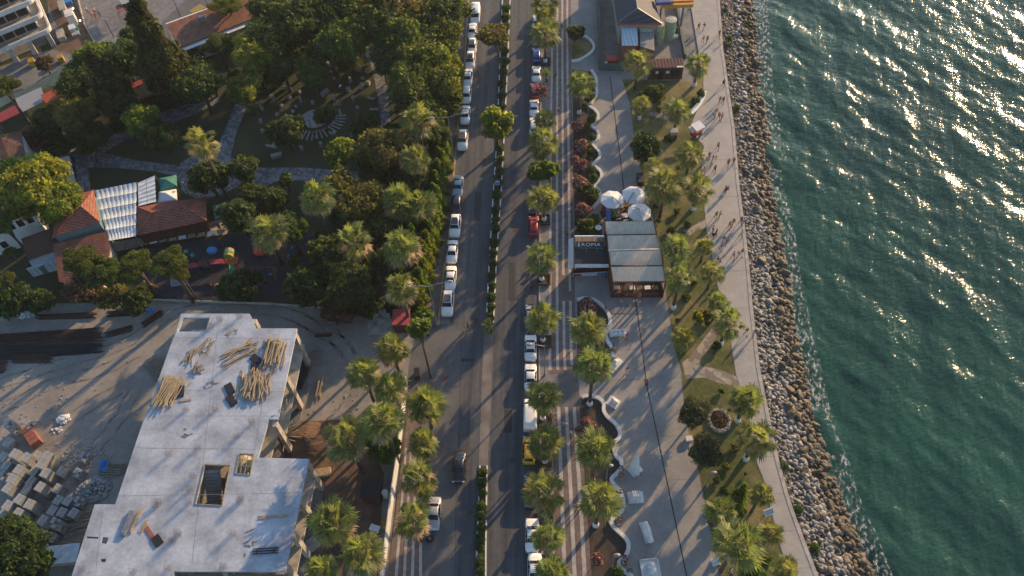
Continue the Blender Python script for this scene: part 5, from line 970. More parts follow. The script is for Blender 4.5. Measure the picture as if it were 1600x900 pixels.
st = MB(); a0, a1, b0 = P(317, 735, SZ) - site.location, P(341, 735, SZ) - site.location, P(308, 786, SZ) - site.location
for k in range(14):
    f = k / 13; c0 = a0.lerp(b0, f); c1 = a1 + (b0 - a0) * f; mid_ = (c0 + c1) / 2; st.box((mid_.x, mid_.y, SZ - .4 - k * .3), ((c1 - c0).length, .36, .18), 0)
    st.box((mid_.x, mid_.y, SZ - .62 - k * .3), ((c1 - c0).length, .38, .25), 0)
st.build('stair', 'concrete_dark', site)
fr = MB()
for h_ in holes[:2]:
    hp = [P(x, y, SZ) - site.location for x, y in h_]
    for p, q in zip(hp, hp[1:] + hp[:1]): fr.tube([Vector((p.x, p.y, SZ + .05)), Vector((q.x, q.y, SZ + .05))], .07, 4)
hp = [P(x, y, SZ) - site.location for x, y in holes[1]]
for f in (.3, .6): fr.tube([hp[0].lerp(hp[3], f) + Vector((0, 0, .02)), hp[1].lerp(hp[2], f) + Vector((0, 0, .02))], .05, 4); fr.tube([hp[0].lerp(hp[1], f), hp[3].lerp(hp[2], f)], .05, 4)
fr.build('opening_formwork', 'timber_grey', site)
p = P(382, 726, 4.6) - site.location; MB().ball((p.x, p.y, 4.9), (1.1, 1.3, .5), jit=.06).build('cement_heap', 'cream', site, True)
jn = MB()
for A_, B_2 in (((262, 527), (458, 530)), ((230, 650), (434, 650)), ((185, 775), (470, 770)), ((340, 515), (300, 880)), ((430, 520), (395, 715)), ((160, 800), (150, 890)), ((270, 610), (445, 612)), ((212, 700), (400, 702))):
    a_, b_ = P(*A_, SZ) - site.location, P(*B_2, SZ) - site.location; jn.tube([Vector((a_.x, a_.y, SZ - .02)), a_.lerp(b_, .5) + Vector((0, 0, -.02)), Vector((b_.x, b_.y, SZ - .02))], .035, 4)
jn.build('casting_joints', 'steel_grey', site)
# starter bars
bars = [(265, 710), (272, 845), (280, 835), (249, 785), (245, 790), (376, 784), (378, 778), (365, 833), (350, 885), (280, 832), (264, 888), (130, 890), (210, 893), (372, 683), (310, 700), (303, 745), (298, 765), (296, 785), (292, 640), (338, 640), (330, 510), (352, 575), (375, 495), (430, 580), (345, 500), (395, 660)]
for x, y in bars:
    p = P(x, y, SZ) - site.location; q = MB()
    for i in range(3):
        for j in range(3): q.tube([(p.x + i * .28 - .3, p.y + j * .22 - .3, SZ), (p.x + i * .28 - .3 + random.uniform(-.06, .06), p.y + j * .22 - .3, SZ + 1.0)], .022, 3)
    q.build('starter_bars', 'rust', site)
q = MB()
for k in range(16):
    f = k / 15; p = P(318 - f * 15, 722 + f * 66, SZ) - site.location; q.tube([(p.x - .3, p.y, SZ), (p.x - .3, p.y + .05, SZ + 1.0)], .022, 3); p = P(376, 703, SZ) - site.location
q.build('starter_bars', 'rust', site)
low = MB(); pr2 = [P(x, y, SZ) for x, y in [(272, 893), (446, 893), (438, 935), (262, 935)]]
MB().prism(rel(pr2), 7.4, 7.7).build('lower_deck', 'plywood', site, recalc=True)
# timber: single poles, in piles
POLE = MB().box((0, 0, 0), (2.6, .11, .09)).mesh('timber_pole', 'timber'); POLEg = MB().box((0, 0, 0), (2.8, .10, .09)).mesh('timber_pole', 'timber_grey')
def pile(cx, cy, z, n, w, l, ang, spread, label, group, mesh=POLE, ls=1.0, layers=5):
    c = P(cx, cy, z); r = random.Random(int(cx * 3 + cy)); dx = Vector((math.cos(ang), math.sin(ang), 0)); dy = Vector((-dx.y, dx.x, 0))
    for i in range(n):
        lay = i * layers // n; o = link('timber_pole', mesh, None, c + dy * r.uniform(-w, w) * (1 - lay * .12) + dx * r.uniform(-l, l) + Vector((0, 0, .06 + lay * .11)))
        o.rotation_euler = (0, r.uniform(-.05, .05), ang + r.gauss(0, spread)); o.scale = (ls * r.uniform(.75, 1.15), 1, 1); tag(o, label, 'timber pole', group)
pile(263, 614, SZ, 42, 1.6, .5, 1.25, .14, 'yellowish timber pole in the heap by the left slab edge', 'poles in the left heap on the slab', POLE, 1.55)
pile(427, 552, SZ, 40, 1.7, .5, 1.45, .14, 'sunlit timber pole in the heap at the upper right slab corner', 'poles in the upper right heap on the slab', POLE, 1.55)
pile(398, 603, SZ, 46, 2.2, .5, 1.5, .25, 'timber pole in the spread heap at the middle of the slab', 'poles in the middle heap on the slab', POLE, 1.5)
pile(376, 550, SZ, 18, 1.0, .8, .5, .18, 'timber pole in the slanting bunch near the top of the slab', 'poles in the slanting bunch', POLE, 1.6, 2)
pile(322, 540, SZ, 10, .8, .3, 1.2, .2, 'loose timber pole beside the small roof hole', 'poles near the small roof hole', POLEg, .9, 1)
pile(298, 558, SZ, 10, .5, .3, 1.3, .25, 'grey timber pole left of the small roof hole', 'poles left of the small roof hole', POLEg, .8, 2)
pile(310, 575, SZ, 14, .7, .3, .4, .9, 'short dark pole in the tangled heap below the roof hole', 'poles in the tangled heap', POLEg, .5, 3)
pile(290, 625, SZ, 4, .2, .1, 0.05, .05, 'pole lying flat right of the left heap', 'poles right of the left heap', POLE, .6, 1)
pile(213, 815, SZ, 5, .22, .1, 1.32, .02, 'pale plank beside the grey trough on the lower slab', 'planks on the lower slab', POLE, 1.1, 2)
pile(225, 823, SZ, 5, .25, .2, 1.2, .12, 'short plank beside the pale long planks', 'short planks on the lower slab', POLE, .6, 1)
pile(428, 807, SZ, 4, .15, .1, 0.0, .02, 'plank near the lower right slab edge', 'planks near the right slab edge', POLE, 1.5, 1)
pile(425, 538, SZ, 8, .5, .2, .1, .05, 'stacked board above the upper right heap', 'boards above the upper right heap', POLEg, .8, 3)
pile(244, 575, 0, 26, 1.7, .4, 2.2, .2, 'grey pole leaning against the left side of the building', 'poles against the building', POLEg, 1.2, 3)
pile(124, 825, 0, 34, 3.0, .5, .12, .12, 'timber pole on the ground between pallets and slab', 'poles on the ground by the pallets', POLE, 1.3, 3)
pile(180, 735, 0, 18, 1.0, .5, .0, .1, 'pole on the ground beside the blue sheet', 'poles beside the blue sheet', POLEg, 1.2, 3)
pile(500, 607, 0, 20, .6, .2, 1.5, .05, 'pole in the neat bundle right of the building', 'poles in the neat bundle', POLEg, 1.1, 5)
pile(490, 560, 0, 20, 1.2, .8, .3, .8, 'broken grey pole in the heap right of the building', 'broken poles right of the building', POLEg, .8, 3)
pile(450, 680, 3.0, 12, 1.2, .8, .3, .6, 'pole sticking out under the slab at the inner corner', 'poles under the slab corner', POLE, 1.0, 3)
def put(name, mb, mat, label, cat, group=None): o = mb.build(name, mat); tag(o, label, cat, group); return o
p = P(200, 818, SZ); put('metal_trough', MB().box((p.x, p.y, SZ + .15), (.75, 3.0, .3), -.18).box((p.x, p.y, SZ + .33), (.45, 2.6, .06), -.18), 'steel_grey', 'grey metal trough lying on the lower slab', 'trough')
p = P(246, 845, SZ); put('loose_plank', MB().box((p.x, p.y, SZ + .08), (1.0, 1.4, .1), .7), 'dark_steel', 'dark square board on the lower slab', 'board')
p = P(234, 832, SZ); put('loose_plank', MB().box((p.x, p.y, SZ + .05), (.5, 1.8, .08), .7), 'pink_brick', 'reddish plank touching the dark square board', 'board')
for x, y, a, lb in ((400, 562, .8, 'dark panel between the heaps on the slab, upper'), (362, 626, .6, 'dark panel beside the middle heap of poles'), (282, 612, .1, 'dark rectangular frame near the left heap'), (359, 608, .5, 'empty dark frame left of the middle heap'), (398, 575, .1, 'dark strip panel near the middle heap')):
    p = P(x, y, SZ); put('formwork_shutter', MB().box((p.x, p.y, SZ + .07), (1.0, 1.7, .12), a).box((p.x, p.y, SZ + .14), (.8, 1.4, .05), a + .02), 'dark_steel', lb, 'panel', 'dark formwork panels on the slab')
p = P(415, 861, SZ); put('steel_lattice', MB().box((p.x, p.y - .3, SZ + .1), (3.0, .08, .12)).box((p.x, p.y, SZ + .1), (3.0, .08, .12)).box((p.x, p.y + .3, SZ + .1), (3.0, .08, .12)).box((p.x - 1, p.y, SZ + .1), (.08, .7, .1)).box((p.x + 1, p.y, SZ + .1), (.08, .7, .1)), 'dark_steel', 'dark steel lattice on the slab near its lower right edge', 'lattice')
p = P(127, 745, SZ)
# rebar stacks
def rebar(pts, n, z, label, mat='rust'):
    a, b_, c, d = px(pts); q = MB(); r = random.Random(n)
    for i in range(n):
        f = (i + .5) / n; s0 = a.lerp(d, f) ; s1 = b_.lerp(c, f); e = (s1 - s0) * r.uniform(-.06, .06); zz = .05 + z * (1 - abs(2 * f - 1)) * r.random()
        q.tube([s0 + e + Vector((0, 0, zz)), s1 + e + Vector((0, 0, zz + .02))], .045, 4)
    put('steel_bar_stack', q, mat, label, 'steel bars', 'stacks of reinforcing bars')
rebar([(-30, 524), (155, 512), (156, 534), (-30, 546)], 46, .5, 'long stack of dark steel bars at the left edge, upper'); rebar([(-30, 540), (150, 536), (154, 552), (-30, 566)], 40, .5, 'long stack of rusty steel bars just below the upper one', 'dark_steel')
rebar([(24, 550), (83, 548), (80, 568), (20, 568)], 34, .4, 'short dark stack of bars below the long ones'); rebar([(-20, 568), (14, 560), (8, 582), (-20, 590)], 24, .4, 'small stack of bars at the left edge, lowest')
rebar([(165, 520), (205, 508), (208, 518), (168, 528)], 22, .7, 'short rusty stack right of the long bars'); rebar([(60, 492), (150, 488), (150, 498), (60, 500)], 18, .5, 'rusty stack along the hedge, left'); rebar([(170, 486), (222, 484), (222, 492), (170, 496)], 14, .5, 'rusty stack along the hedge, right', 'dark_steel')
rebar([(222, 506), (252, 486), (256, 492), (226, 512)], 24, .9, 'tangled rusty bars beside the blue sheet by the hedge')
def heap(cx, cy, rx_, ry_, h, n, s, mat, name, label, cat, kind=None, z=0):
    r = random.Random(int(cx)); q = MB(); c = P(cx, cy, z)
    for i in range(n):
        a, f = r.uniform(0, 6.28), math.sqrt(r.random()); q.box((c.x + rx_ * f * math.cos(a), c.y + ry_ * f * math.sin(a), z + h * (1 - f) * r.random() + s * .3), (s * r.uniform(.6, 1.4), s * r.uniform(.6, 1.2), s * .6), r.uniform(0, 3), rx=r.uniform(-.5, .5))
    o = put(name, q, mat, label, cat); 
    if kind: o['kind'] = kind
    return o
heap(148, 765, 2.3, 1.8, 1.1, 420, .28, 'concrete_block', 'rubble_heap', 'grey rubble heap beside the stacked poles', 'rubble', 'stuff'); heap(100, 655, .9, .7, .6, 60, .3, 'white_fabric', 'plaster_bags', 'crumpled white bags on the dirt yard', 'bags', 'stuff'); heap(90, 672, .8, .5, .1, 18, .22, 'white_fabric', 'scattered_plaster', 'white scraps below the crumpled bags', 'scraps', 'stuff')
heap(42, 492, 1.2, .8, .6, 40, .4, 'white_tarp', 'rubbish_heap', 'pale rubbish heap left of the steel bars', 'rubbish', 'stuff'); heap(130, 712, 3.0, 2.0, .1, 160, .18, 'concrete_block', 'gravel_scatter', 'scattered grey stones on the dirt yard', 'gravel', 'stuff')
# red earth mound
mo = MB(); c = P(480, 690, 0); rows = []
for i in range(9):
    f = i / 8; rows.append([Vector((c.x + 4.2 * f * math.cos(a) * (1 + .15 * math.sin(3 * a)), c.y + 3.0 * f * math.sin(a), 1.3 * (1 - f) ** 1.0 + .1 * random.random())) for a in (2 * math.pi * k / 20 for k in range(20))])
put('earth_mound', mo.grid(rows, 0, True), 'red_dirt', 'reddish earth mound at the inner corner of the building', 'mound')
struct(MB().sheet(px([(432, 660), (560, 655), (600, 740), (590, 900), (470, 900), (490, 730), (420, 715)]), .03).build('site_red_soil', 'red_dirt'))
# block pallets
def pallet_proto(seed, broken=False):
    r = random.Random(seed); t = thing('block_pallet', 'x', 'pallet'); MB().box((0, 0, .07), (1.1, 1.25, .14)).build('pallet_base', 'timber_grey', t); q = MB()
    nx_, ny_, nz_ = 2, 3, 6
    for i in range(nx_):
        for j in range(ny_):
            for k in range(nz_):
                if broken and k > 2 and r.random() < .5: continue
                q.box(((i - .5) * .555, (j - 1) * .415, .24 + k * .205), (.535, .40, .195), r.uniform(-.02, .02))
    q.build('block_stack', 'concrete_block', t); return Proto(t)
PAL = [pallet_proto(1), pallet_proto(2), pallet_proto(3, True)]
PL = [(12, 661, 2, .4), (12, 690, 0, 0), (22, 708, 1, 1), (4, 713, 0, 0), (40, 714, 0, 1), (57, 711, 1, 0), (72, 712, 0, 1), (64, 724, 0, 1), (52, 736, 0, 0), (70, 738, 0, 1), (95, 736, 1, 0), (28, 733, 0, 1), (9, 727, 1, 0), (4, 742, 2, 0), (18, 747, 0, 1), (11, 762, 0, 1), (48, 751, 1, 0), (62, 760, 0, 1), (40, 765, 0, 0), (89, 763, 0, 0), (29, 779, 0, 1), (45, 787, 0, 1), (11, 789, 0, 1), (27, 801, 0, 1), (3, 803, 0, 0), (90, 781, 1, 0), (105, 782, 0, 0), (121, 783, 2, 0), (81, 797, 0, 0), (96, 800, 1, 0), (114, 801, 0, 0), (66, 812, 0, 1), (84, 816, 2, 1), (48, 826, 2, 0), (64, 833, 1, 0), (80, 839, 0, 0), (48, 850, 1, 0), (66, 855, 0, 0), (45, 663, 2, 0), (129, 713, 2, 0), (120, 738, 2, 0)]
for i, (x, y, k, lev) in enumerate(PL):
    single = {38: 'lone small pallet of grey blocks near the red brick pallet', 39: 'lone pallet of loose blocks left of the blue sheet', 40: 'lone pallet of loose blocks above the rubble heap', 0: 'large messy pallet of loose pale blocks at the left edge', 33: 'pallet of blocks with a torn wrapper just above the corner tree'}.get(i)
    for l in range(2 if lev else 1):
        PAL[k].use(P(x, y + (0 if not lev else 0), 1.4 * (l + 1) if lev else 1.4) * 1.0 - Vector((0, 0, 1.4)) if l == 1 or not lev else Vector((*P(x, y, 2.8).xy, 0)), -.42 + random.uniform(-.06, .06), single or ('%s pallet of grey blocks in the block store, %s' % ('upper' if l else 'ground level', 'far left part' if x < 35 else 'upper middle' if x < 75 and y < 775 else 'right part by the rubble' if x >= 75 else 'part above the corner tree')), 'pallets of concrete blocks')[0]['category'] = 'pallet'
bp = thing('brick_pallet', 'pallet of red bricks in four slabs on the dirt yard', 'pallet', P(54, 686, 0), .72)
MB().box((0, 0, .07), (1.3, 3.2, .14)).build('pallet_base', 'timber_grey', bp); q = MB()
for k in range(4): q.box((0, -1.2 + k * .8, .75), (1.3, .74, 1.2))
q.build('brick_stack', 'pink_brick', bp)
p = P(94, 866, 1.2); tb = thing('covered_stack', 'long stack under white sheets beside the slab near the corner tree', 'covered stack', (p.x, p.y, 0), .05)
MB().box((0, 0, .6), (4.4, 2.2, 1.2)).build('stack', 'timber_grey', tb); q = MB(); q.grid([[(-2.3, y, 1.26 + .06 * math.sin(y * 4 + x)) if False else (x, y, 1.26 + .07 * math.sin(y * 4 + x * 2)) for x in (-2.3, -1.2, 0, 1.2, 2.3)] for y in (-1.2, -.4, .4, 1.2)]); q.build('sheet_cover', 'white_tarp', tb)
for nm, x, y, sx, sy, mat, lb in (('blue_sheet', 162, 728, 1.2, 1.5, 'blue_tarp', 'bright blue plastic sheet beside the slab edge'), ('blue_sheet', 235, 486, 1.3, 1.0, 'blue_tarp', 'blue and white sheet on the rusty bars by the hedge'), ('yellow_sheet', 602, 818, 1.0, 1.6, 'yellow_plastic', 'crumpled yellow sheet against the site wall')):
    p = P(x, y, .3); q = MB(); r = random.Random(x); q.grid([[(p.x + (i - 2) * sx / 4, p.y + (j - 2) * sy / 4, .25 + r.random() * .35) for i in range(5)] for j in range(5)]); put(nm, q, mat, lb, 'sheet')
# site wall, shed and stores
wl = px([(637, 600), (631, 650), (622, 730), (612, 800), (600, 900), (590, 970)]); 
put('site_wall', MB().wall(wl, .14, 0, 2.3), 'white_wall', 'long thin white wall between the building site and the palms', 'wall')
def hut(name, label, pts, z, rmat, wmat, cat='shed', ov=.25):
    top = px(pts, z); c = sum(top, Vector()) / len(top); t = thing(name, label, cat, (c.x, c.y, 0)); w_ = [(c + (p - c) * (1 - ov / max((p - c).length, .1))) - Vector((c.x, c.y, 0)) for p in top]
    MB().prism([(p.x, p.y) for p in w_], 0, z - .08).build('wall', wmat, t, recalc=True); MB().prism([(p.x - c.x, p.y - c.y) for p in top], z - .07, z + .06).build('roof', rmat, t, recalc=True); return t
hut('site_shed', 'dark flat-roofed shed beside the site wall', [(566, 750), (596, 750), (592, 780), (562, 777)], 2.4, 'black_board', 'dark_wood')
hut('red_hut', 'small hut with red roof half under the palm by the left pavement', [(614, 484), (641, 480), (640, 508), (612, 508)], 2.5, 'red_awning', 'dark_wood')
p = P(601, 769, 1.2); put('water_tank', MB().tube([(p.x, p.y, 0), (p.x, p.y, 1.2)], .42, 16), 'white_paint', 'round white tank beside the dark shed', 'tank')
p = P(586, 826, .5); put('white_table', MB().box((p.x, p.y, .75), (1.3, .8, .08), -.4).box((p.x - .4, p.y, .36), (.1, .6, .72), -.4).box((p.x + .4, p.y, .36), (.1, .6, .72), -.4), 'white_paint', 'white table between two palms beside the site wall', 'table')
for k, (x, y, lb) in enumerate([(587, 494, 'left'), (597, 488, 'topmost'), (603, 494, 'right'), (594, 500, 'middle'), (606, 502, 'lowest')]):
    p = P(x, y, .8); q = MB(); [q.box((p.x, p.y, .12 + j * .16), (1.1, .9, .12), .05 * j) for j in range(5)]; put('stacked_slabs', q, 'concrete_block', 'stack of grey slabs by the red-roofed hut, %s of five' % lb, 'slab stack', 'stacks of grey slabs')
struct(MB().sheet(px([(574, 500), (612, 500), (612, 522), (575, 524)]), .03).build('concrete_pad', 'concrete_raw'))
for x, y, sx, sy, a, mat, lb in ((470, 590, 1.4, 3.4, -.25, 'black_board', 'black plastic tub right of the building'), (462, 575, 2.6, 1.6, .3, 'dark_steel', 'dark sheet hanging below the slab edge'), (505, 523, 2.4, .35, 0, 'dark_wood', 'dark beam on the dirt right of the building'), (488, 850, 1.6, 1.6, .6, 'concrete_raw', 'pale square cover beside the lower slab edge'), (522, 862, 1.8, 1.9, .1, 'rust', 'rusty mat between the two lowest left palms'), (505, 738, 2.0, 1.2, .1, 'timber', 'stack of boards right of the lower slab corner')):
    p = P(x, y, .3); put('site_material', MB().box((p.x, p.y, .22), (sx, sy, .44), a).box((p.x, p.y, .46), (sx * .8, sy * .8, .05), a + .05), mat, lb, 'building material')
# hedge and fence along the yard
fe = thing('yard_fence', 'low fence between the playground and the dirt yard', 'fence', P(380, 476, 0)); o0 = fe.location
q = MB(); pts = [p - o0 for p in px([(240, 470), (330, 473), (420, 476), (520, 484), (590, 496)])]; q.wall(pts, .12, 0, .5); q.build('footing', 'concrete_raw', fe)
for i in range(20):
    f = i / 19 * 3.999; k = int(f); p = pts[k].lerp(pts[k + 1], f - k); MB().tube([(p.x, p.y, .4), (p.x, p.y, 1.6)], .05, 5).build('post', 'dark_steel', fe)

# ------------------------------------------------------------------ roofs on the left
def hip(name, label, eaves, ridge, z, zr, rmat, wmat='cream', cat='building', ov=.4):
    e = px(eaves, z); r = px(ridge, zr); c = sum(e, Vector()) / 4; c.z = 0; t = thing(name, label, cat, c); e = [p - c for p in e]; r = [p - c for p in r]
    cen = Vector((0, 0, 0)); wp = [(p.x * (1 - ov / max(p.xy.length, 1)), p.y * (1 - ov / max(p.xy.length, 1))) for p in e]; MB().prism(wp, 0, z - .12).build('wall', wmat, t, recalc=True)
    q = MB(); a, b_ = r[0], r[-1]; q.face([e[0], e[1], b_, a]).face([e[1], e[2], b_]).face([e[2], e[3], a, b_]).face([e[3], e[0], a]); q.face([Vector((p.x, p.y, z - .1)) for p in e][::-1])
    for p, s in zip(e, e[1:] + e[:1]): q.face([Vector((p.x, p.y, z - .1)), Vector((s.x, s.y, z - .1)), s, p])
    ro = q.build('roof', rmat, t); k = MB(); k.tube([a + Vector((0, 0, .04)), b_ + Vector((0, 0, .04))], .11, 5)
    for m_, n_ in ((a, e[0]), (a, e[3]), (b_, e[1]), (b_, e[2])): k.tube([m_ + Vector((0, 0, .03)), n_ + Vector((0, 0, .03))], .1, 5)
    k.build('ridge_tiles', rmat, ro); return t
def flat(name, label, pts, z, mat, wmat=None, cat='awning', zs=None, ribs=0, thick=.08):
    zz = zs or [z] * len(pts); top = [P(x, y, k) for (x, y), k in zip(pts, zz)]; c = sum(top, Vector()) / len(top); c.z = 0; t = thing(name, label, cat, c); top = [p - c for p in top]
    q = MB(); n_ = len(top); q.face(top); q.face([p - Vector((0, 0, thick)) for p in top][::-1])
    for i in range(n_): a, b_ = top[i], top[(i + 1) % n_]; q.face([a - Vector((0, 0, thick)), b_ - Vector((0, 0, thick)), b_, a])
    q.build('roof' if wmat or cat != 'awning' else 'canopy', mat, t, recalc=True)
    if wmat: MB().prism([(p.x * .93, p.y * .93) for p in top], 0, min(zz) - .15).build('wall', wmat, t, recalc=True)
    else:
        for p in top: MB().tube([(p.x * .95, p.y * .95, 0), (p.x * .95, p.y * .95, p.z - .05)], .05, 6).build('post', 'steel_grey', t)
    return t
hip('restaurant', 'long low building with red hipped roof above the playground', [(213, 368), (323, 345), (322, 307), (213, 323)], [(238, 333), (291, 324)], 3.2, 4.4, 'roof_tiles_red', 'dark_wood')
hip('restaurant', 'taller building with red hipped roof left of the white awning roof', [(82, 371), (156, 347), (146, 297), (90, 310)], [(112, 332), (126, 322)], 5.6, 7.2, 'roof_tiles_red', 'teal_wall')
flat('tiled_house', 'brown lean-to roof between the white house and the orange roof', [(33, 373), (80, 356), (84, 392), (44, 407)], 3.4, 'roof_tiles_brown', 'cream', 'building', [4.2, 4.2, 3.0, 3.0])
flat('tiled_house', 'orange tiled roof under the stone pines', [(83, 381), (165, 362), (172, 388), (160, 450), (92, 440)], 4, 'roof_tiles_orange', 'cream', 'building', [4.4, 4.4, 4.0, 3.2, 3.2])
oh = thing('white_house', 'white house with brown roof and a row of dark windows at the left edge', 'building', P(0, 350, 0)); o0 = oh.location; e = [P(x, y, z) - o0 for x, y, z in ((-60, 372, 6.4), (53, 331, 6.4), (40, 286, 7.6), (-60, 296, 7.6))]
q = MB(); q.face(e); q.face([p - Vector((0, 0, .15)) for p in e][::-1]); [q.face([a - Vector((0, 0, .15)), b_ - Vector((0, 0, .15)), b_, a]) for a, b_ in zip(e, e[1:] + e[:1])]; q.build('roof', 'roof_tiles_brown', oh, recalc=True)
dn = (e[1] - e[0]).xy.to_3d().normalized(); nn = Vector((dn.y, -dn.x, 0)); an_ = math.atan2(dn.y, dn.x); wl_ = [e[0] - nn * .35, e[1] - nn * .35 - dn * .35, e[2] - dn * .4, e[3]]; MB().prism([(p.x, p.y) for p in wl_], 0, 6.25).build('wall', 'white_wall', oh, recalc=True)
for k in range(7):
    c = wl_[1] - dn * (1.0 + 1.45 * k); fm_ = MB().box((c.x + nn.x * .02, c.y + nn.y * .02, 4.9), (1.25, .1, 1.7), an_).build('window_frame', 'white_paint', oh); MB().box((c.x + nn.x * .06, c.y + nn.y * .06, 4.9), (1.0, .08, 1.45), an_).build('pane', 'window_glass', fm_)
for k in range(2): c = wl_[1] - dn * (6.5 + 1.6 * k); fm_ = MB().box((c.x + nn.x * .02, c.y + nn.y * .02, 1.9), (1.25, .1, 1.7), an_).build('window_frame', 'white_paint', oh); MB().box((c.x + nn.x * .06, c.y + nn.y * .06, 1.9), (1.0, .08, 1.45), an_).build('pane', 'window_glass', fm_)
flat('teal_shed', 'teal walled open shed below the brown lean-to roof', [(45, 408), (85, 395), (88, 404), (60, 418), (50, 416)], 2.6, 'grey_awning', 'teal_wall', 'shed', [2.6, 2.6, 2.0, 2.0, 2.0])
p = P(72, 418, 1.2); put('teal_wall', MB().box((p.x, p.y, 1.1), (5.0, .15, 2.2), .32), 'roof_blue_white', 'pale blue boarded wall below the brown lean-to roof', 'wall')
flat('dark_house', 'brown boarded roof at the left edge below the awnings', [(-60, 260), (-60, 212), (2, 216), (33, 204), (38, 232), (42, 252), (20, 262)], 6, 'roof_tiles_brown', 'white_wall', 'building', [6, 7, 7, 6, 6, 6, 6])
flat('grey_canopy', 'pale grey panel roof right of the bright tree', [(68, 254), (108, 243), (122, 298), (104, 302)], 3, 'grey_awning', None, 'awning')
# white sail roof: strips of cloth in rows
sw = thing('sail_awning', 'big white awning roof of many cloth strips between red roofs', 'awning', P(182, 330, 0)); A, B_, C_, D_ = [P(x, y, 3.6) - sw.location for x, y in ((147, 298), (213, 285), (212, 370), (170, 377))]
for i in range(5):
    q = MB()
    for j in range(9):
        rows = []
        for a in range(5):
            f = (i + a / 4 * .96) / 5; l, r = A.lerp(D_, f), B_.lerp(C_, f); row = []
            for b_ in range(5): g_ = (j + b_ / 4 * .95) / 9; row.append(l.lerp(r, g_) + Vector((0, 0, -.28 * math.sin(math.pi * a / 4) + .05 * math.sin(math.pi * b_ / 4))))
            rows.append(row)
        q.grid(rows)
    q.build('cloth_row', 'white_tarp', sw, True)
for c in (A, B_, C_, D_): MB().tube([(c.x, c.y, 0), (c.x, c.y, 3.6)], .07, 6).build('post', 'steel_grey', sw)
w2 = thing('sail_awning', 'narrow white awning left of the green canopy', 'awning', P(228, 300, 0)); A, B_, C_, D_ = [P(x, y, 3.4) - w2.location for x, y in ((215, 286), (242, 274), (244, 315), (216, 322))]
for j in range(2):
    q = MB()
    for i in range(6):
        rows = []
        for a in range(5): f = (i + a / 4 * .97) / 6; l, r = A.lerp(D_, f), B_.lerp(C_, f); rows.append([l.lerp(r, (j + b_ * .96) / 2) + Vector((0, 0, -.15 * math.sin(math.pi * a / 4))) for b_ in (0, 1)])
        q.grid(rows)
    q.build('cloth_strip', 'white_tarp', w2, True)
for c in (A, B_, C_, D_): MB().tube([(c.x, c.y, 0), (c.x, c.y, 3.4)], .07, 6).build('post', 'steel_grey', w2)
def pyramid(name, label, pts, z, mat):
    e = px(pts, z); c = sum(e, Vector()) / 4; c.z = 0; t = thing(name, label, 'canopy', c, 0, 'square canopies'); e = [p - c for p in e]; ap = Vector((0, 0, z + .7)); q = MB()
    for a, b_ in zip(e, e[1:] + e[:1]): q.face([a, b_, ap]); q.face([a - Vector((0, 0, .3)), b_ - Vector((0, 0, .3)), b_, a])
    q.build('canopy', mat, t, recalc=True); [MB().tube([(p.x * .96, p.y * .96, 0), (p.x * .96, p.y * .96, z)], .04, 5).build('post', 'steel_grey', t) for p in e]
pyramid('square_canopy', 'green square canopy beside the cream one', [(248, 279), (275, 273), (276, 290), (250, 298)], 2.6, 'green_awning'); pyramid('square_canopy', 'cream square canopy touching the long red roof', [(248, 300), (275, 295), (276, 312), (247, 316)], 2.6, 'white_fabric'); pyramid('square_canopy', 'green square canopy right of the long red roof', [(332, 322), (357, 314), (361, 332), (336, 341)], 2.6, 'green_awning')
struct(MB().sheet(px([(168, 380), (215, 372), (325, 348), (352, 340), (356, 366), (300, 372), (225, 384), (170, 396)]), .03).build('terrace_floor', 'concrete_raw'))
for i in range(9):      # terrace tables
    f = i / 8; p = P(225 + 120 * f, 380 - 18 * f, .7); t = thing('terrace_table', 'terrace table below the long red roof, %s from the left' % ords[i], 'table', (p.x, p.y, .03), .2, 'terrace tables'); MB().box((0, 0, .74), (1.2, .8, .05)).build('table_top', ['timber', 'white_fabric', 'timber_grey'][i % 3], t); MB().tube([(0, 0, 0), (0, 0, .72)], .06, 6).build('leg', 'dark_steel', t)
# street side top left
flat('awning_strip', 'long dull green awning roof beside the street', [(-60, 190), (-60, 172), (20, 148), (60, 128), (95, 106), (112, 100), (120, 118), (105, 130), (64, 137), (23, 155), (-20, 180)], 3.2, 'dark_green_roof'); flat('small_awning', 'pale grey awning between the red and the orange one', [(22, 155), (64, 136), (71, 157), (35, 175)], 3.1, 'grey_awning', zs=[3.4, 3.4, 2.8, 2.8]); flat('small_awning', 'orange-red awning right of the pale grey one', [(63, 149), (105, 130), (111, 143), (72, 162)], 3.2, 'orange_awning', zs=[3.5, 3.5, 2.9, 2.9]); flat('small_awning', 'dark red awning left of the pale grey one', [(-12, 182), (27, 163), (34, 175), (-8, 195)], 3.2, 'red_awning', zs=[3.4, 3.4, 2.8, 2.8])
flat('small_awning', 'small striped red awning right of the second cypress', [(202, 132), (220, 124), (224, 130), (207, 138)], 3, 'red_awning'); flat('kiosk', 'dark flat kiosk roof below the small red awning', [(206, 140), (240, 126), (256, 144), (218, 158)], 3, 'black_board', 'dark_wood', 'kiosk')
lr = thing('long_building', 'long building with terracotta tile roof at the top left', 'building', P(330, 40, 0)); e = [P(x, y, z) - lr.location for x, y, z in ((259, 38, 5.2), (400, -14, 5.2), (412, 22, 4.4), (283, 73, 4.4))]
q = MB(); q.face(e); [q.face([a - Vector((0, 0, .12)), b_ - Vector((0, 0, .12)), b_, a]) for a, b_ in zip(e, e[1:] + e[:1])]; q.build('roof', 'roof_tiles_street', lr, recalc=True); MB().prism([(p.x * .97, p.y * .97) for p in e], 0, 4.1).build('wall', 'white_wall', lr, recalc=True)
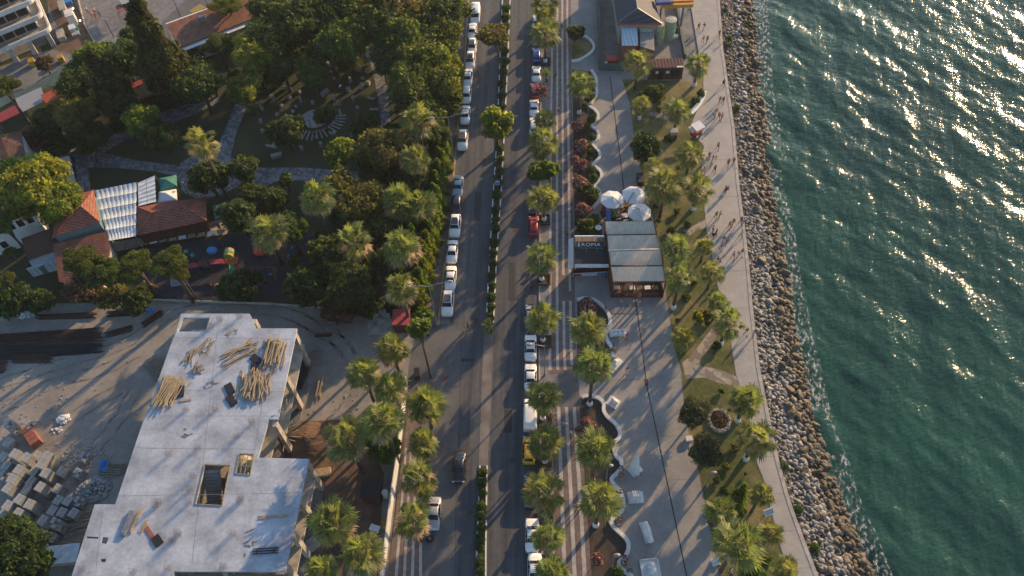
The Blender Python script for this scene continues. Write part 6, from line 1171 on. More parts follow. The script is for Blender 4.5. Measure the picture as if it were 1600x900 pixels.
c0, c1 = e[3], e[2]; MB().wall([c0 + Vector((.25, -.3, 0)), c1 + Vector((.25, -.3, 0))], 1.1, 3.85, 4.0).build('eaves', 'white_paint', lr); MB().wall([e[0] + Vector((0, .2, 0)), e[1] + Vector((0, .2, 0))], .4, 4.9, 5.15).build('parapet', 'white_paint', lr)
c = e[0].lerp(e[2], .38); MB().box((c.x, c.y, 5.3), (1.1, .8, 1.2), .35).build('chimney', 'concrete_raw', lr)
struct(MB().sheet(px([(270, 70), (252, 36), (300, -10), (402, -30), (404, -10), (262, 38)]), .018).build('side_street', 'asphalt_dusty'))
# white building going up at the corner
wb = thing('white_building', 'white building under construction with rounded balconies at the top left corner', 'building', P(60, 70, 0)); foot = [P(x, y, 3.8) for x, y in ((80, 47), (-70, 110), (-150, 20), (40, -45))]
ft = [p - wb.location for p in foot]; cen = sum(ft, Vector()) / 4
def rounded(pts, r_=1.4, seg=5):
    out = []
    for i, p in enumerate(pts):
        a = (pts[i - 1] - p).normalized(); b_ = (pts[(i + 1) % len(pts)] - p).normalized()
        for k in range(seg + 1): t = k / seg; out.append(p + a * r_ * (1 - t) ** 2 + b_ * r_ * t ** 2)
    return [(p.x, p.y) for p in out]
for f_ in range(4):
    z = 3.8 + 3.3 * f_; bal = MB(); sl = rounded([Vector((p.x, p.y, 0)) for p in ft]); MB().prism(sl, z - .3, z).build('floor_slab', 'concrete_raw', wb, recalc=True)
    pts = [Vector((x, y, 0)) for x, y in sl]; bal.wall(pts + pts[:1], .35, z - .35, z + .55 if f_ < 3 else z + .35); bal.build('balcony_wall', 'white_wall', wb)
    ins = [Vector((p.x, p.y, 0)) + (cen - p).xy.to_3d().normalized() * 2.6 for p in ft]
    if f_ < 3: MB().prism([(p.x, p.y) for p in ins], z, z + 3.0).build('inner_wall', 'concrete_raw', wb, recalc=True)
    for k in range(7 if f_ < 3 else 0):
        a, b_ = ins[0], ins[1]; c = a.lerp(b_, .08 + k * .14); dd = (b_ - a).normalized(); MB().box((c.x, c.y, z + 1.45), (1.9, .12, 2.3), math.atan2(dd.y, dd.x)).build('opening', 'dark_interior', wb)
    for k in range(3 if f_ < 3 else 0):
        a, b_ = ins[0], ins[3]; c = a.lerp(b_, .2 + k * .3); dd = (b_ - a).normalized(); MB().box((c.x, c.y, z + 1.45), (1.9, .12, 2.3), math.atan2(dd.y, dd.x)).build('opening', 'dark_interior', wb)
for k in range(5):
    c = ft[0].lerp(ft[1], .03 + k * .2) + (cen - ft[0]).normalized() * .8; MB().box((c.x, c.y, 1.8), (.9, .5, 3.5), .35).build('column', 'concrete_raw', wb)
MB().prism([(p.x * .8 + cen.x * .2, p.y * .8 + cen.y * .2) for p in ft], 0, .2).build('ground_slab', 'concrete_dark', wb, recalc=True)
struct(MB().sheet(px([(62, -30), (100, -30), (148, 66), (112, 84), (78, 76), (96, 60)]), .026).build('building_plot', 'red_dirt'))
for i, (x, y, sx, sy, h_, mat, lb) in enumerate([(107, 20, 1.6, 2.4, 2.4, 'white_wall', 'small white cabin on the corner plot'), (96, 8, 1.2, 3.4, 1.2, 'concrete_block', 'grey block stack at the top of the corner plot'), (94, 52, 1.4, 3.0, 1.0, 'concrete_raw', 'pale slab stack in the corner plot'), (112, 42, 1.2, 1.6, 1.1, 'white_tarp', 'white wrapped pallet in the corner plot'), (118, 52, 1.4, 1.2, .5, 'concrete_block', 'low grey pallet at the foot of the corner plot'), (104, 2, 1.8, 1.0, .8, 'blue_plastic', 'blue container at the top of the corner plot'), (48, 94, 1.1, 1.3, 1.2, 'yellow_plastic', 'yellow bin before the white building, left'), (93, 88, 1.0, 1.3, 1.2, 'yellow_plastic', 'yellow bin before the white building, right'), (118, 43, .8, .8, .9, 'green_plastic', 'green bin beside the wrapped pallet')]):
    p = P(x, y, h_); q = MB(); q.box((p.x, p.y, h_ / 2), (sx, sy, h_), .4, taper=.94).box((p.x, p.y, h_ + .05), (sx * 1.04, sy * 1.04, .1), .4); put('site_box', q, mat, lb, 'site box')
struct(MB().wall(px([(117, -20), (133, 40), (149, 68)]), .2, 0, .4).build('plot_kerb', 'concrete_raw'))
for i, (x, y, sx, sy, lb) in enumerate([(188, 12, 2.4, 2.0, 'left'), (200, 8, 2.2, 2.0, 'right')]): flat('market_parasol', 'reddish market awning in the street at the top, %s' % lb, [(x - 8, y - 3), (x + 6, y - 8), (x + 9, y + 2), (x - 5, y + 8)], 2.6, 'pink_brick', None, 'awning')
flat('street_awning', 'grey awning at the very top of the paved street', [(182, -8), (212, -20), (222, -2), (190, 7)], 3, 'grey_awning', None, 'awning')
flat('yellow_awning', 'yellow awning behind the long terracotta roof', [(295, 17), (312, 6), (322, 11), (302, 20)], 2.6, 'yellow_plastic', None, 'awning')
for i, (x, y, lb) in enumerate([(170, 44, 'left of the tall cypress'), (274, 12, 'behind the terracotta roof'), (321, 7, 'beside the yellow awning')]):
    b_ = P(x + 8, y + 14, 0); t = thing('street_light', 'short square-headed street light %s' % lb, 'street light', b_, 0, 'square-headed street lights'); MB().tube([(0, 0, 0), (0, 0, 4.2)], .07, 6).build('pole', 'dark_steel', t); MB().box((0, 0, 4.25), (.9, .9, .12)).build('lamp_head', 'lamp_grey', t)
for x, y, lb in ((114, 13, 'upper'), (125, 32, 'lower')):
    b_ = P(x, y, 3.0); t = thing('lit_lamp', 'small lit lamp over the corner plot, %s of two' % lb, 'lamp', (b_.x, b_.y, 0), 0, 'lit lamps'); MB().tube([(0, 0, 0), (0, 0, 2.9)], .04, 5).build('pole', 'dark_steel', t); MB().ball((0, 0, 3), .16).build('bulb', 'lit_lamp', t)

# ------------------------------------------------------------------ park paths, ruins, playground
for pts in ([(368, 162), (386, 166), (368, 212), (360, 248), (338, 246), (346, 215)], [(396, 262), (470, 262), (560, 268), (560, 286), (470, 282), (430, 284), (400, 300), (390, 296)], [(575, 78), (592, 86), (604, 130), (610, 190), (596, 196), (590, 150), (582, 110), (570, 84)], [(95, 232), (130, 225), (165, 240), (210, 250), (270, 258), (300, 262), (296, 280), (240, 268), (180, 262), (138, 262), (142, 300), (122, 300), (118, 250)], [(150, 228), (180, 208), (230, 190), (262, 172), (340, 148), (346, 158), (300, 180), (240, 204), (190, 222), (160, 240)], [(395, 86), (440, 92), (440, 102), (395, 98)]):
    sheet('mosaic_path', pts, .02, 'cobble_mosaic')
ring = [(275, 270), (285, 252), (310, 240), (345, 244), (375, 250), (385, 270), (372, 292), (345, 305), (310, 312), (285, 300)]; sheet('round_paving', ring, .024, 'cobble_mosaic')
sheet('round_bed', [(296, 270), (310, 256), (340, 258), (355, 270), (345, 288), (315, 292)], .03, 'park_ground')
sheet('playground_floor', [(236, 386), (300, 378), (358, 368), (486, 366), (500, 380), (505, 466), (240, 468), (222, 430)], .016, 'rubber_floor')
c = P(492, 186, 0); mo = MB().sheet([(c.x + 2.6 * math.cos(a) * 1.0, c.y + 2.4 * math.sin(a)) for a in (2 * math.pi * k / 24 for k in range(24))], .12).build('mosaic_floor', 'ruin_stone'); tag(mo, 'round whitish marble floor in the middle of the ruin garden', 'stone floor')
for i in range(22):
    a = math.radians(165 + i * 9.5); o = MB().box((0, 0, .08), (2.2, .26, .16)).build('stone_bench', 'ruin_stone', loc=(c.x + 4.6 * math.cos(a), c.y + 4.3 * math.sin(a), 0)); o.rotation_euler = (0, 0, a); tag(o, 'narrow stone bench in the fan round the marble floor', 'stone bench', 'stone benches in the fan')
def fragment(kind):
    t = MB(); r = random.Random(kind)
    if kind == 0: t.tube([(0, 0, 0), (0, 0, .12), (0, 0, .13), (0, 0, 1.1)], [.34, .34, .27, .24], 12)
    elif kind == 1: t.box((0, 0, .35), (.7, .55, .7), .2, taper=.9).box((.05, 0, .78), (.5, .45, .18), .5)
    elif kind == 2: t.tube([(-.8, 0, .24), (.8, .1, .24)], [.26, .22], 10)
    elif kind == 3: t.tube([(0, 0, 0), (0, 0, .15)], [.42, .42], 12).tube([(0, 0, .15), (0, 0, .5), (0, 0, .62)], [.22, .3, .42], 12)
    elif kind == 4: t.box((0, 0, .3), (.55, 1.5, .6)).box((0, 0, .63), (.75, 1.7, .12))
    else: t.ball((0, 0, .3), (.42, .36, .36), jit=.12)
    return t.mesh('ruin_fragment', 'ruin_stone')
FR = [fragment(k) for k in range(6)]; fnames = ['column stump', 'squared block', 'lying column piece', 'capital', 'carved long block', 'rough stone']
FL = [(557, 110, 4), (573, 112, 1), (540, 103, 0), (549, 100, 0), (514, 104, 1), (529, 99, 5), (523, 124, 5), (548, 128, 0), (567, 124, 5), (576, 132, 1), (566, 138, 0), (545, 142, 3), (531, 137, 5), (552, 155, 5), (580, 155, 2), (585, 172, 2), (523, 156, 0), (530, 164, 0), (532, 178, 0), (522, 190, 0), (522, 210, 5), (550, 213, 0), (561, 230, 3), (502, 228, 1), (472, 234, 1), (495, 216, 5), (508, 148, 4), (444, 118, 1), (424, 123, 5), (421, 137, 1), (445, 139, 5), (468, 145, 5), (426, 153, 3), (453, 154, 5), (470, 158, 0), (410, 171, 1), (434, 181, 5), (408, 191, 1), (429, 193, 5), (411, 207, 1), (424, 230, 2), (428, 226, 2), (433, 246, 4), (463, 168, 5), (440, 167, 5), (458, 176, 5), (559, 170, 5), (578, 183, 5), (489, 162, 1)]
dirs = ['upper right', 'upper left', 'lower right', 'lower left']
for i, (x, y, k) in enumerate(FL):
    o = link('ruin_fragment', FR[k], None, P(x, y, 0)); o.rotation_euler = (0, 0, random.uniform(0, 6)); s = random.uniform(.85, 1.2); o.scale = (s, s, s)
    tag(o, 'pale %s on the grass %s of the round marble floor' % (fnames[k], ('above right' if x > 492 and y < 186 else 'below right' if x > 492 else 'above left' if y < 186 else 'below left')), 'stone fragment', 'stone fragments in the ruin garden')
for x, y, h_, lb in ((490, 212, 3.6, 'in front of the round marble floor'), (410, 185, 3.6, 'at the lower end of the sloping mosaic path'), (160, 262, 3.2, 'on the mosaic path fork'), (296, 306, 3.2, 'on the circular paving'), (480, 460, 3.4, 'at the lower right of the playground')):
    t = thing('park_lamp', 'slim dark park lamp %s' % lb, 'lamp', P(x, y, 0), 0, 'park lamps'); MB().tube([(0, 0, 0), (0, 0, h_)], [.07, .05], 6).build('pole', 'dark_steel', t); MB().ball((0, 0, h_ + .15), (.2, .2, .16)).build('globe', 'lamp_grey', t)
# playground
def pg(name, label, cat, x, y, parts, z=0):
    o = P(x, y, z); t = thing(name, label, cat, (o.x, o.y, 0))
    for nm, mat, fn in parts: q = MB(); fn(q); q.build(nm, mat, t, recalc=True)
    return t
def tower(q, x, y, h_, s=.75):
    for a in (-s, s):
        for b_ in (-s, s): q.tube([(x + a, y + b_, 0), (x + a, y + b_, h_)], .07, 6)
pl = pg('play_castle', 'playground structure with bridge, green slide and blue cloud roofs', 'play structure', 325, 425, [
    ('frame', 'dark_wood', lambda q: (tower(q, -3.5, 0, 3.0), tower(q, 0, .8, 3.0), tower(q, 4.2, .8, 3.2), q.box((-3.5, 0, 1.4), (1.6, 1.6, .1)), q.box((0, .8, 1.4), (1.6, 1.6, .1)), q.box((4.2, .8, 1.5), (1.6, 1.6, .1)))),
    ('bridge', 'red_awning', lambda q: (q.box((-1.8, .4, 1.45), (2.2, .9, .1), .2), q.box((2.1, .8, 1.5), (2.8, .9, .1)))),
    ('cloud_roof', 'blue_plastic', lambda q: (q.ball((-4.2, .6, 3.0), (.9, .5, .15)), q.ball((-3.3, .8, 3.05), (.7, .5, .15)))), ('round_roof', 'blue_plastic', lambda q: q.ball((1.3, 2.0, 2.9), (.9, .7, .5))),
    ('climbing_wall', 'steel_grey', lambda q: q.box((-4.2, -1.6, .8), (2.4, 2.2, .12), .1, rx=.6)), ('top_roof', 'yellow_plastic', lambda q: q.tube([(4.2, 1.6, 3.2), (4.2, .2, 3.2)], .75, 10)), ('roof_band', 'green_plastic', lambda q: q.tube([(4.2, 1.1, 3.22), (4.2, .7, 3.22)], .79, 10)),
    ('slide', 'green_plastic', lambda q: q.grid([[Vector((4.3 - .5 * (f > .5) * (f - .5) * 2, -.1 - 3.4 * f, 1.55 - 1.35 * f)) + Vector((dx_, 0, dz_)) for dx_, dz_ in ((-.35, .25), (-.28, 0), (.28, 0), (.35, .25))] for f in (0, .25, .5, .75, 1)])),
    ('palm_ornament', 'green_plastic', lambda q: [q.tube([(a, b_, 3.6), (a + .5 * math.cos(t), b_ + .5 * math.sin(t), 3.45)], [.10, .03], 5) for a, b_ in ((-2.6, 1.6), (-1.4, .8)) for t in (k * 1.05 for k in range(6))]), ('ornament_stem', 'dark_wood', lambda q: [q.tube([(a, b_, 0), (a, b_, 3.6)], .09, 6) for a, b_ in ((-2.6, 1.6), (-1.4, .8))])])
pg('spinner', 'round red play disc beside the playground palm', 'play disc', 407, 390, [('disc', 'red_plastic', lambda q: q.tube([(0, 0, .5), (0, 0, .62), (0, 0, .8)], [1.2, 1.2, .2], 18)), ('stem', 'dark_steel', lambda q: q.tube([(0, 0, 0), (0, 0, .55)], .12, 8))], .7)
pg('red_dome', 'small red dome under the stone pine in the playground', 'play dome', 266, 424, [('dome', 'red_plastic', lambda q: q.ball((0, 0, .3), (.9, .8, .5))), ('ring', 'dark_steel', lambda q: q.tube([(0, 0, 0), (0, 0, .12)], 1.0, 14))])
def swing(x, y, rz, label):
    t = thing('swing', label, 'swing', P(x, y, 0), rz, 'playground swings'); q = MB()
    for s in (-1.7, 1.7):
        for b_ in (-.9, .9): q.tube([(s, b_, 0), (s, 0, 2.4)], .06, 6)
    q.build('frame', 'orange_steel', t); MB().tube([(-1.8, 0, 2.4), (1.8, 0, 2.4)], .07, 6).build('crossbar', 'red_plastic', t)
    for s in (-.8, .8): q = MB(); q.box((s, 0, .5), (.45, .3, .06)).tube([(s - .2, 0, .5), (s - .2, 0, 2.4)], .015, 4).tube([(s + .2, 0, .5), (s + .2, 0, 2.4)], .015, 4); q.build('seat', 'blue_plastic', t)
swing(416, 432, 0, 'orange and red swing frame below the playground palm'); swing(455, 396, 1.3, 'orange swing frame right of the playground palm')
pg('seesaw', 'orange seesaw at the left of the playground', 'seesaw', 238, 447, [('beam', 'orange_steel', lambda q: q.box((0, 0, .55), (3.0, .2, .1), -.5)), ('pivot', 'dark_steel', lambda q: q.box((0, 0, .25), (.3, .4, .5)))])

# ------------------------------------------------------------------ cafe
cf = thing('cafe', 'seafront cafe with four stepped cream ribbed roofs', 'cafe', P(995, 450, 0)); o0 = cf.location
bays = [((945, 346), (1021, 346), (1026, 366), (947, 367)), ((948, 368), (1026, 367), (1032, 389), (950, 391)), ((951, 393), (1033, 391), (1036, 415), (954, 415)), ((954, 417), (1036, 416), (1040, 440), (958, 440))]
for k, b_ in enumerate(bays):
    zz = (4.9, 4.9, 4.25, 4.25); e = [P(x, y, z) - o0 for (x, y), z in zip(b_, zz)]; q = MB(); n_ = Vector((0, 0, .12)); q.face(e); q.face([p - n_ for p in e][::-1])
    for a, c in zip(e, e[1:] + e[:1]): q.face([a - n_, c - n_, c, a])
    ro = q.build('roof', 'roof_cream_ribs', cf, recalc=True)
    g_ = MB(); g_.tube([e[3] + Vector((0, -.05, .0)), e[2] + Vector((0, -.05, 0))], .12, 5); g_.build('gutter', 'white_paint' if k == 1 else 'dark_wood', ro)
    for s in (0, 1): MB().tube([e[0 if s == 0 else 1] + Vector((0, 0, .04)), e[3 if s == 0 else 2] + Vector((0, 0, .04))], .09, 5).build('edge_trim', 'dark_wood', ro)
fp = [P(946, 347, 4.5) - o0, P(1022, 347, 4.5) - o0, P(1040, 440, 4.2) - o0, P(958, 440, 4.2) - o0]
MB().prism([(p.x, p.y) for p in fp], .1, .24).build('floor', 'dark_wood', cf, recalc=True)
for a, b_ in ((fp[0], fp[3]), (fp[0], fp[1]), (fp[1], fp[2])): MB().wall([a, b_], .15, .1, 4.1 if a is not fp[1] else 1.4).build('wall', 'dark_wood', cf)
for k in range(6):
    p = fp[3].lerp(fp[2], k / 5); MB().box((p.x, p.y, 2.15), (.16, .16, 4.1)).build('post', 'dark_wood', cf)
    p = fp[1].lerp(fp[2], k / 5); MB().box((p.x, p.y, 2.15), (.14, .14, 4.1)).build('post', 'dark_wood', cf)
ra = MB(); a, b_ = fp[3], fp[2]
for z in (.7, 1.15): ra.tube([Vector((a.x, a.y - .02, z)), Vector((b_.x, b_.y - .02, z))], .04, 5)
for k in range(36): p = a.lerp(b_, k / 35); ra.tube([(p.x, p.y - .02, .2), (p.x, p.y - .02, 1.15)], .022, 4)
ra.build('railing', 'dark_wood', cf)
for i in range(6):
    p = fp[3].lerp(fp[2], .12 + .15 * i); t = thing('cafe_table', 'table behind the front railing of the cafe, %s from the left' % ords[i], 'table', (o0.x + p.x, o0.y + p.y + 1.2, .24), 0, 'cafe tables'); MB().box((0, 0, .74), (.9, .7, .05)).build('table_top', 'timber' if i % 2 else 'white_fabric', t); MB().box((0, 0, .36), (.1, .1, .7)).build('leg', 'dark_steel', t)
aw = thing('cafe_awning', 'black awning roof reading ROMA left of the cream cafe roofs', 'awning', P(924, 395, 0)); o1 = aw.location
def pr3(x, y, z): return P(x, y, z) - o1
e = [pr3(898, 385, 3.7), pr3(947, 385, 3.7), pr3(951, 413, 3.3), pr3(898, 413, 3.3)]; q = MB(); q.face(e); q.face([p - Vector((0, 0, .08)) for p in e][::-1]); [q.face([a - Vector((0, 0, .08)), b_ - Vector((0, 0, .08)), b_, a]) for a, b_ in zip(e, e[1:] + e[:1])]; q.build('canopy', 'black_fabric', aw, recalc=True)
q = MB(); e = [pr3(898, 412.5, 3.4), pr3(951, 412.5, 3.4), pr3(951, 417.5, 3.0), pr3(898, 417.5, 3.0)]; q.face(e).face([p - Vector((0, .03, .06)) for p in e][::-1]); q.build('front_valance', 'white_fabric', aw)
q = MB(); e = [pr3(896, 371, 3.8), pr3(896, 418, 3.4), pr3(887, 421, 2.6), pr3(888.5, 374, 3.0)]; q.face(e).face([p - Vector((0, 0, .06)) for p in e][::-1]); q.build('side_valance', 'white_fabric', aw)
q = MB().tube([pr3(898, 369.5, 3.9), pr3(944, 369.5, 3.9)], .16, 6); q.build('frame_bar', 'white_paint', aw)
q = MB(); 
for x in (898, 910, 925, 945): q.tube([pr3(x, 371, 3.85), pr3(x, 385, 3.7)], .05, 5)
q.build('frame_rib', 'dark_steel', aw)
q = MB(); e = [pr3(898, 371, 3.55), pr3(946, 371, 3.55), pr3(947, 385, 3.4), pr3(898, 385, 3.4)]; q.face(e); q.build('back_cloth', 'plywood', aw)
# sign board: faces the sky and the plaza
s0, s1 = pr3(901, 386.2, 3.75), pr3(943, 386.2, 3.75); s3 = pr3(901, 377.3, 4.35); s2 = pr3(943, 377.3, 4.35); q = MB(); nn_ = (s1 - s0).cross(s3 - s0).normalized(); q.face([s0, s1, s2, s3]); q.face([p - nn_ * .08 for p in (s3, s2, s1, s0)]); sb = q.build('sign_board', 'black_board', aw)
tc = D.curves.new('sign_text', 'FONT'); tc.body = 'ROMA'; tc.size = 1.0; tc.extrude = .012; tc.space_character = 1.12
to = D.objects.new('tmp_text', tc); COL.objects.link(to); bpy.context.view_layer.update(); tm = D.meshes.new_from_object(to.evaluated_get(bpy.context.evaluated_depsgraph_get())); D.objects.remove(to); tm.name = 'sign_lettering'
tm.materials.clear(); tm.materials.append(MATS['white_paint']); xs = [v_.co.x for v_ in tm.vertices]; ysx = [v_.co.y for v_ in tm.vertices]
ex_, ey_ = (s1 - s0), (s3 - s0); x0_, w_x, y0_, h_y = min(xs), max(xs) - min(xs), min(ysx), max(ysx) - min(ysx)
for v_ in tm.vertices:
    fx_ = (v_.co.x - x0_) / w_x; fy_ = (v_.co.y - y0_) / h_y; z_ = v_.co.z
    v_.co = s0 + ex_ * (.19 + .70 * fx_) + ey_ * (.17 + .60 * fy_) + nn_ * (.03 + z_)
link('sign_lettering', tm, sb)
def dec(name, pts, mat): q = MB(); q.face([s0 + ex_ * a + ey_ * b_ + nn_ * .03 for a, b_ in pts]); q.build(name, mat, sb)
dec('logo_mark', [(.045, .10), (.10, .10), (.125, .52), (.07, .52)], 'white_paint'); dec('logo_mark', [(.035, .60), (.135, .74), (.125, .86), (.06, .80)], 'white_paint'); dec('logo_green', [(.02, .35), (.045, .30), (.065, .62), (.04, .66)], 'green_plastic'); dec('logo_red', [(.115, .10), (.135, .10), (.15, .45), (.135, .45)], 'red_plastic')
q = MB(); q.tube([s0 + Vector((.4, -.15, -.05)), s1 + Vector((0, -.15, -.05))], .05, 5)
for f in (.35, .75): p = s0.lerp(s1, f); q.tube([p + Vector((0, -.15, 0)), p + Vector((0, -1.0, -.1))], .04, 5)
q.build('sign_bracket', 'lamp_grey', aw)
for x, y in ((898, 417), (949, 417), (898, 372), (946, 372)): p = pr3(x, y, 3.0); MB().tube([(p.x, p.y, .1), (p.x, p.y, 3.1)], .06, 6).build('post', 'dark_steel', aw)
sf = thing('service_counter', 'cafe counter with coloured goods under the black awning', 'counter', P(922, 428, .1)); MB().box((0, .6, .55), (5.2, .7, .9)).build('counter', 'dark_wood', sf); MB().box((0, -.4, .5), (5.4, .08, .8)).build('glass_front', 'white_tarp', sf); MB().box((-2.0, -.46, .5), (1.2, .06, .5)).build('red_panel', 'red_plastic', sf); MB().box((1.8, -.46, .5), (1.6, .06, .5)).build('blue_panel', 'blue_plastic', sf)
for i in range(8): MB().box((-2.3 + i * .62, .55, 1.12), (.35, .4, .22), i * .3).build('goods_tray', ['white_fabric', 'blue_plastic', 'red_awning', 'steel_grey'][i % 4], sf)
PRU = 'white parasols above the cafe'
for x, y, r_, lb in ((957, 308, 1.95, 'white octagonal parasol at the left, over the play slide'), (990.5, 301, 1.95, 'white octagonal parasol, the upper right of the three'), (999.5, 328, 1.95, 'white octagonal parasol just above the cafe roof')):
    b_ = P(x, y, 3.0); t = thing('parasol', lb, 'parasol', (b_.x, b_.y, .1), 0, PRU); MB().tube([(0, 0, 0), (0, 0, 3.0)], .045, 7).build('pole', 'dark_steel', t); q = MB(); rim = [Vector((r_ * math.cos(k * math.pi / 4 + .2), r_ * math.sin(k * math.pi / 4 + .2), 2.35)) for k in range(8)]
    for a, c in zip(rim, rim[1:] + rim[:1]): q.grid([[a * 1.0, c * 1.0], [a.lerp(Vector((0, 0, 3.0)), .5) - Vector((0, 0, .04)), c.lerp(Vector((0, 0, 3.0)), .5) - Vector((0, 0, .04))], [Vector((0, 0, 3.0)), Vector((.01, 0, 3.0))]]); q.face([a - Vector((0, 0, .2)), c - Vector((0, 0, .2)), c, a])
    q.build('canopy', 'white_fabric', t, recalc=True); ang = {957: -.9, 990.5: -2.2, 999.5: 2.5}[x]; MB().tube([(0, 0, 3.08), (math.cos(ang) * .9, math.sin(ang) * .9, 2.95), (math.cos(ang) * 1.9, math.sin(ang) * 1.9, 2.5), (math.cos(ang) * 2.2, math.sin(ang) * 2.2, 0)], .05, 6).build('arm', 'dark_steel', t); MB().box((math.cos(ang) * 2.2, math.sin(ang) * 2.2, .1), (.9, .9, .16)).build('base', 'dark_steel', t)
ps = thing('play_slide', 'small red, blue and green children slide set above the cafe', 'play set', P(950, 338, .1)); MB().box((-.2, 1.2, .8), (1.2, 1.0, 1.6), .3, taper=.8).build('house', 'red_plastic', ps); MB().ball((-.1, .1, 1.5), (.55, .35, .3)).build('hood', 'blue_plastic', ps); MB().grid([[(-.45, 0, 1.3), (-.4, 0, 1.2), (.2, 0, 1.2), (.25, 0, 1.3)], [(-.45, -2.2, .25), (-.4, -2.2, .1), (.2, -2.2, .1), (.25, -2.2, .25)]]).build('slide', 'blue_plastic', ps); MB().box((1.1, .2, .6), (.9, 1.0, 1.2), .2, taper=.8).build('green_box', 'green_plastic', ps)
struct(MB().sheet(px([(936, 330), (1012, 320), (1018, 344), (944, 346)], .1), .11).build('terrace_deck', 'dark_wood'))
for i, (x, y, mat) in enumerate([(965, 340, 'timber'), (976, 342, 'white_fabric'), (987, 343, 'timber'), (1004, 343, 'timber'), (977, 322, 'dark_wood'), (1009, 316, 'timber')]):
    t = thing('bench_table', 'small terrace table with benches under the parasols, %s' % ['left', 'second', 'third', 'right', 'between the canopies', 'at the far right'][i], 'table', P(x, y, .12), .1, 'terrace seats'); MB().box((0, 0, .72), (.9, .7, .05)).build('table_top', mat, t); MB().box((0, 0, .35), (.1, .1, .7)).build('leg', 'dark_steel', t); [MB().box((0, s * .65, .42), (.9, .3, .06)).build('bench', mat, t) for s in (-1, 1)]
p = P(1000, 281, .6); put('bin_box', MB().box((p.x, p.y, .6), (1.0, 2.0, 1.1)).box((p.x, p.y, 1.2), (1.1, 2.1, .08)), 'black_board', 'black box at the plaza edge above the parasols', 'box')
p = P(935, 355, 1.0); put('round_table', MB().tube([(p.x, p.y, .9), (p.x, p.y, .95)], .55, 14).tube([(p.x, p.y, .1), (p.x, p.y, .9)], .06, 6), 'white_fabric', 'round white table left of the cafe roof', 'table')

# ------------------------------------------------------------------ boatyard at the top
by = thing('boathouse', 'large slate-roofed building at the top of the plaza', 'building', P(996, 10, 0)); o0 = by.location
e = [P(x, y, 5.2) - o0 for x, y in ((964, 37), (1034, 37), (1003, -60), (950, -60))]; rg = [P(996, 13, 7.6) - o0, P(986, -60, 7.6) - o0]
q = MB(); q.face([e[0], e[1], rg[0]]).face([e[1], e[2], rg[1], rg[0]]).face([e[3], e[0], rg[0], rg[1]]).face([e[2], e[3], rg[1]]); ro = q.build('roof', 'roof_slate', by, recalc=True)
k = MB(); [k.tube([rg[0] + Vector((0, 0, .05)), x + Vector((0, 0, .05))], .09, 5) for x in (e[0], e[1], rg[1])]; k.build('ridge_tiles', 'steel_grey', ro); MB().prism([(p.x * .9, p.y * .96) for p in e], 0, 4.9).build('wall', 'cream', by, recalc=True); MB().wall([e[0] + Vector((0, -.05, 0)), e[1] + Vector((0, -.05, 0))], .12, 4.85, 5.15).build('eaves_board', 'orange_awning', by)
flat('yard_roof', 'pale blue metal roof sheet below the slate roof', [(970, 37), (995, 37), (997, 71), (972, 71)], 4, 'roof_blue_white', 'pink_brick', 'shed', [4.4, 4.4, 3.9, 3.9]); flat('yard_room', 'flat brownish concrete roof between the blue roof and green tanks', [(1000, 47), (1021, 48), (1023, 79), (1000, 72)], 3.6, 'concrete_plaza', 'pink_brick', 'shed'); flat('yard_annex', 'cream strip roof behind the flat concrete roof', [(998, 39), (1020, 39), (1020, 46), (1000, 46)], 4.2, 'cream', 'cream', 'shed')
for x, y, r_, h_, lb in ((1027, 68, .85, 4.4, 'narrower pale green upright tank, the left one'), (1044, 62, 1.1, 4.6, 'wider pale green upright tank, the right one')):
    t = thing('silo', lb, 'tank', P(x, y, 0), 0, 'green upright tanks'); MB().tube([(0, 0, 0), (0, 0, h_)], r_ * .98, 16).build('shell', 'silo_green', t); MB().tube([(0, 0, h_), (0, 0, h_ + .12), (0, 0, h_ + .2)], [r_, r_, r_ * .4], 16).build('lid', 'cream', t); [MB().tube([(0, 0, z), (0, 0, z + .06)], r_ * 1.02, 16).build('band', 'silo_green', t) for z in (1.1, 2.3, 3.5)]
cb = thing('wooden_cabin', 'low wooden cabin with a rusty ribbed roof and three white notices', 'cabin', P(1043, 118, .12)); o0 = cb.location; e = [P(x, y, z) - o0 for x, y, z in ((1014, 92, 3.3), (1067, 91, 3.3), (1069, 105, 2.9), (1013, 106, 2.9))]
q = MB(); n_ = Vector((0, 0, .1)); q.face(e).face([p - n_ for p in e][::-1]); [q.face([a - n_, c - n_, c, a]) for a, c in zip(e, e[1:] + e[:1])]; q.build('roof', 'roof_rust_ribs', cb, recalc=True)
wp = [p * .97 for p in e]; MB().prism([(p.x, p.y) for p in wp], 0, 2.75).build('wall', 'dark_wood', cb, recalc=True); fa, fb_ = wp[3], wp[2]; fd = (fb_ - fa).normalized(); an_ = math.atan2(fd.y, fd.x)
for f, w_, h_, z, mat, nm in ((.12, 1.2, 1.2, 1.5, 'dark_interior', 'window'), (.36, .9, 1.9, 1.0, 'dark_interior', 'door'), (.78, 1.5, 1.3, 1.5, 'dark_interior', 'window'), (.25, .6, .5, 1.7, 'white_paint', 'notice'), (.56, .6, .5, 1.7, 'white_paint', 'notice')):
    p = fa.lerp(fb_, f); MB().box((p.x, p.y - .06, z), (w_, .06, h_), an_).build(nm, mat, cb)
p = fa.lerp(fb_, .95); MB().box((p.x, p.y - .1, 2.95), (1.9, .3, .14), an_).build('white_board', 'white_paint', cb)
q = MB(); r = random.Random(4)
for k in range(24): p = fa.lerp(fb_, .14 + k * .022); q.box((p.x, p.y - .12, 2.6), (.07 if k % 4 else .01, .03, .16), an_)
q.build('faded_lettering', 'lamp_grey', cb)
fy = thing('yard_fence', 'dark fence round the boatyard beside the plaza', 'fence', P(936, 100, 0)); o0 = fy.location
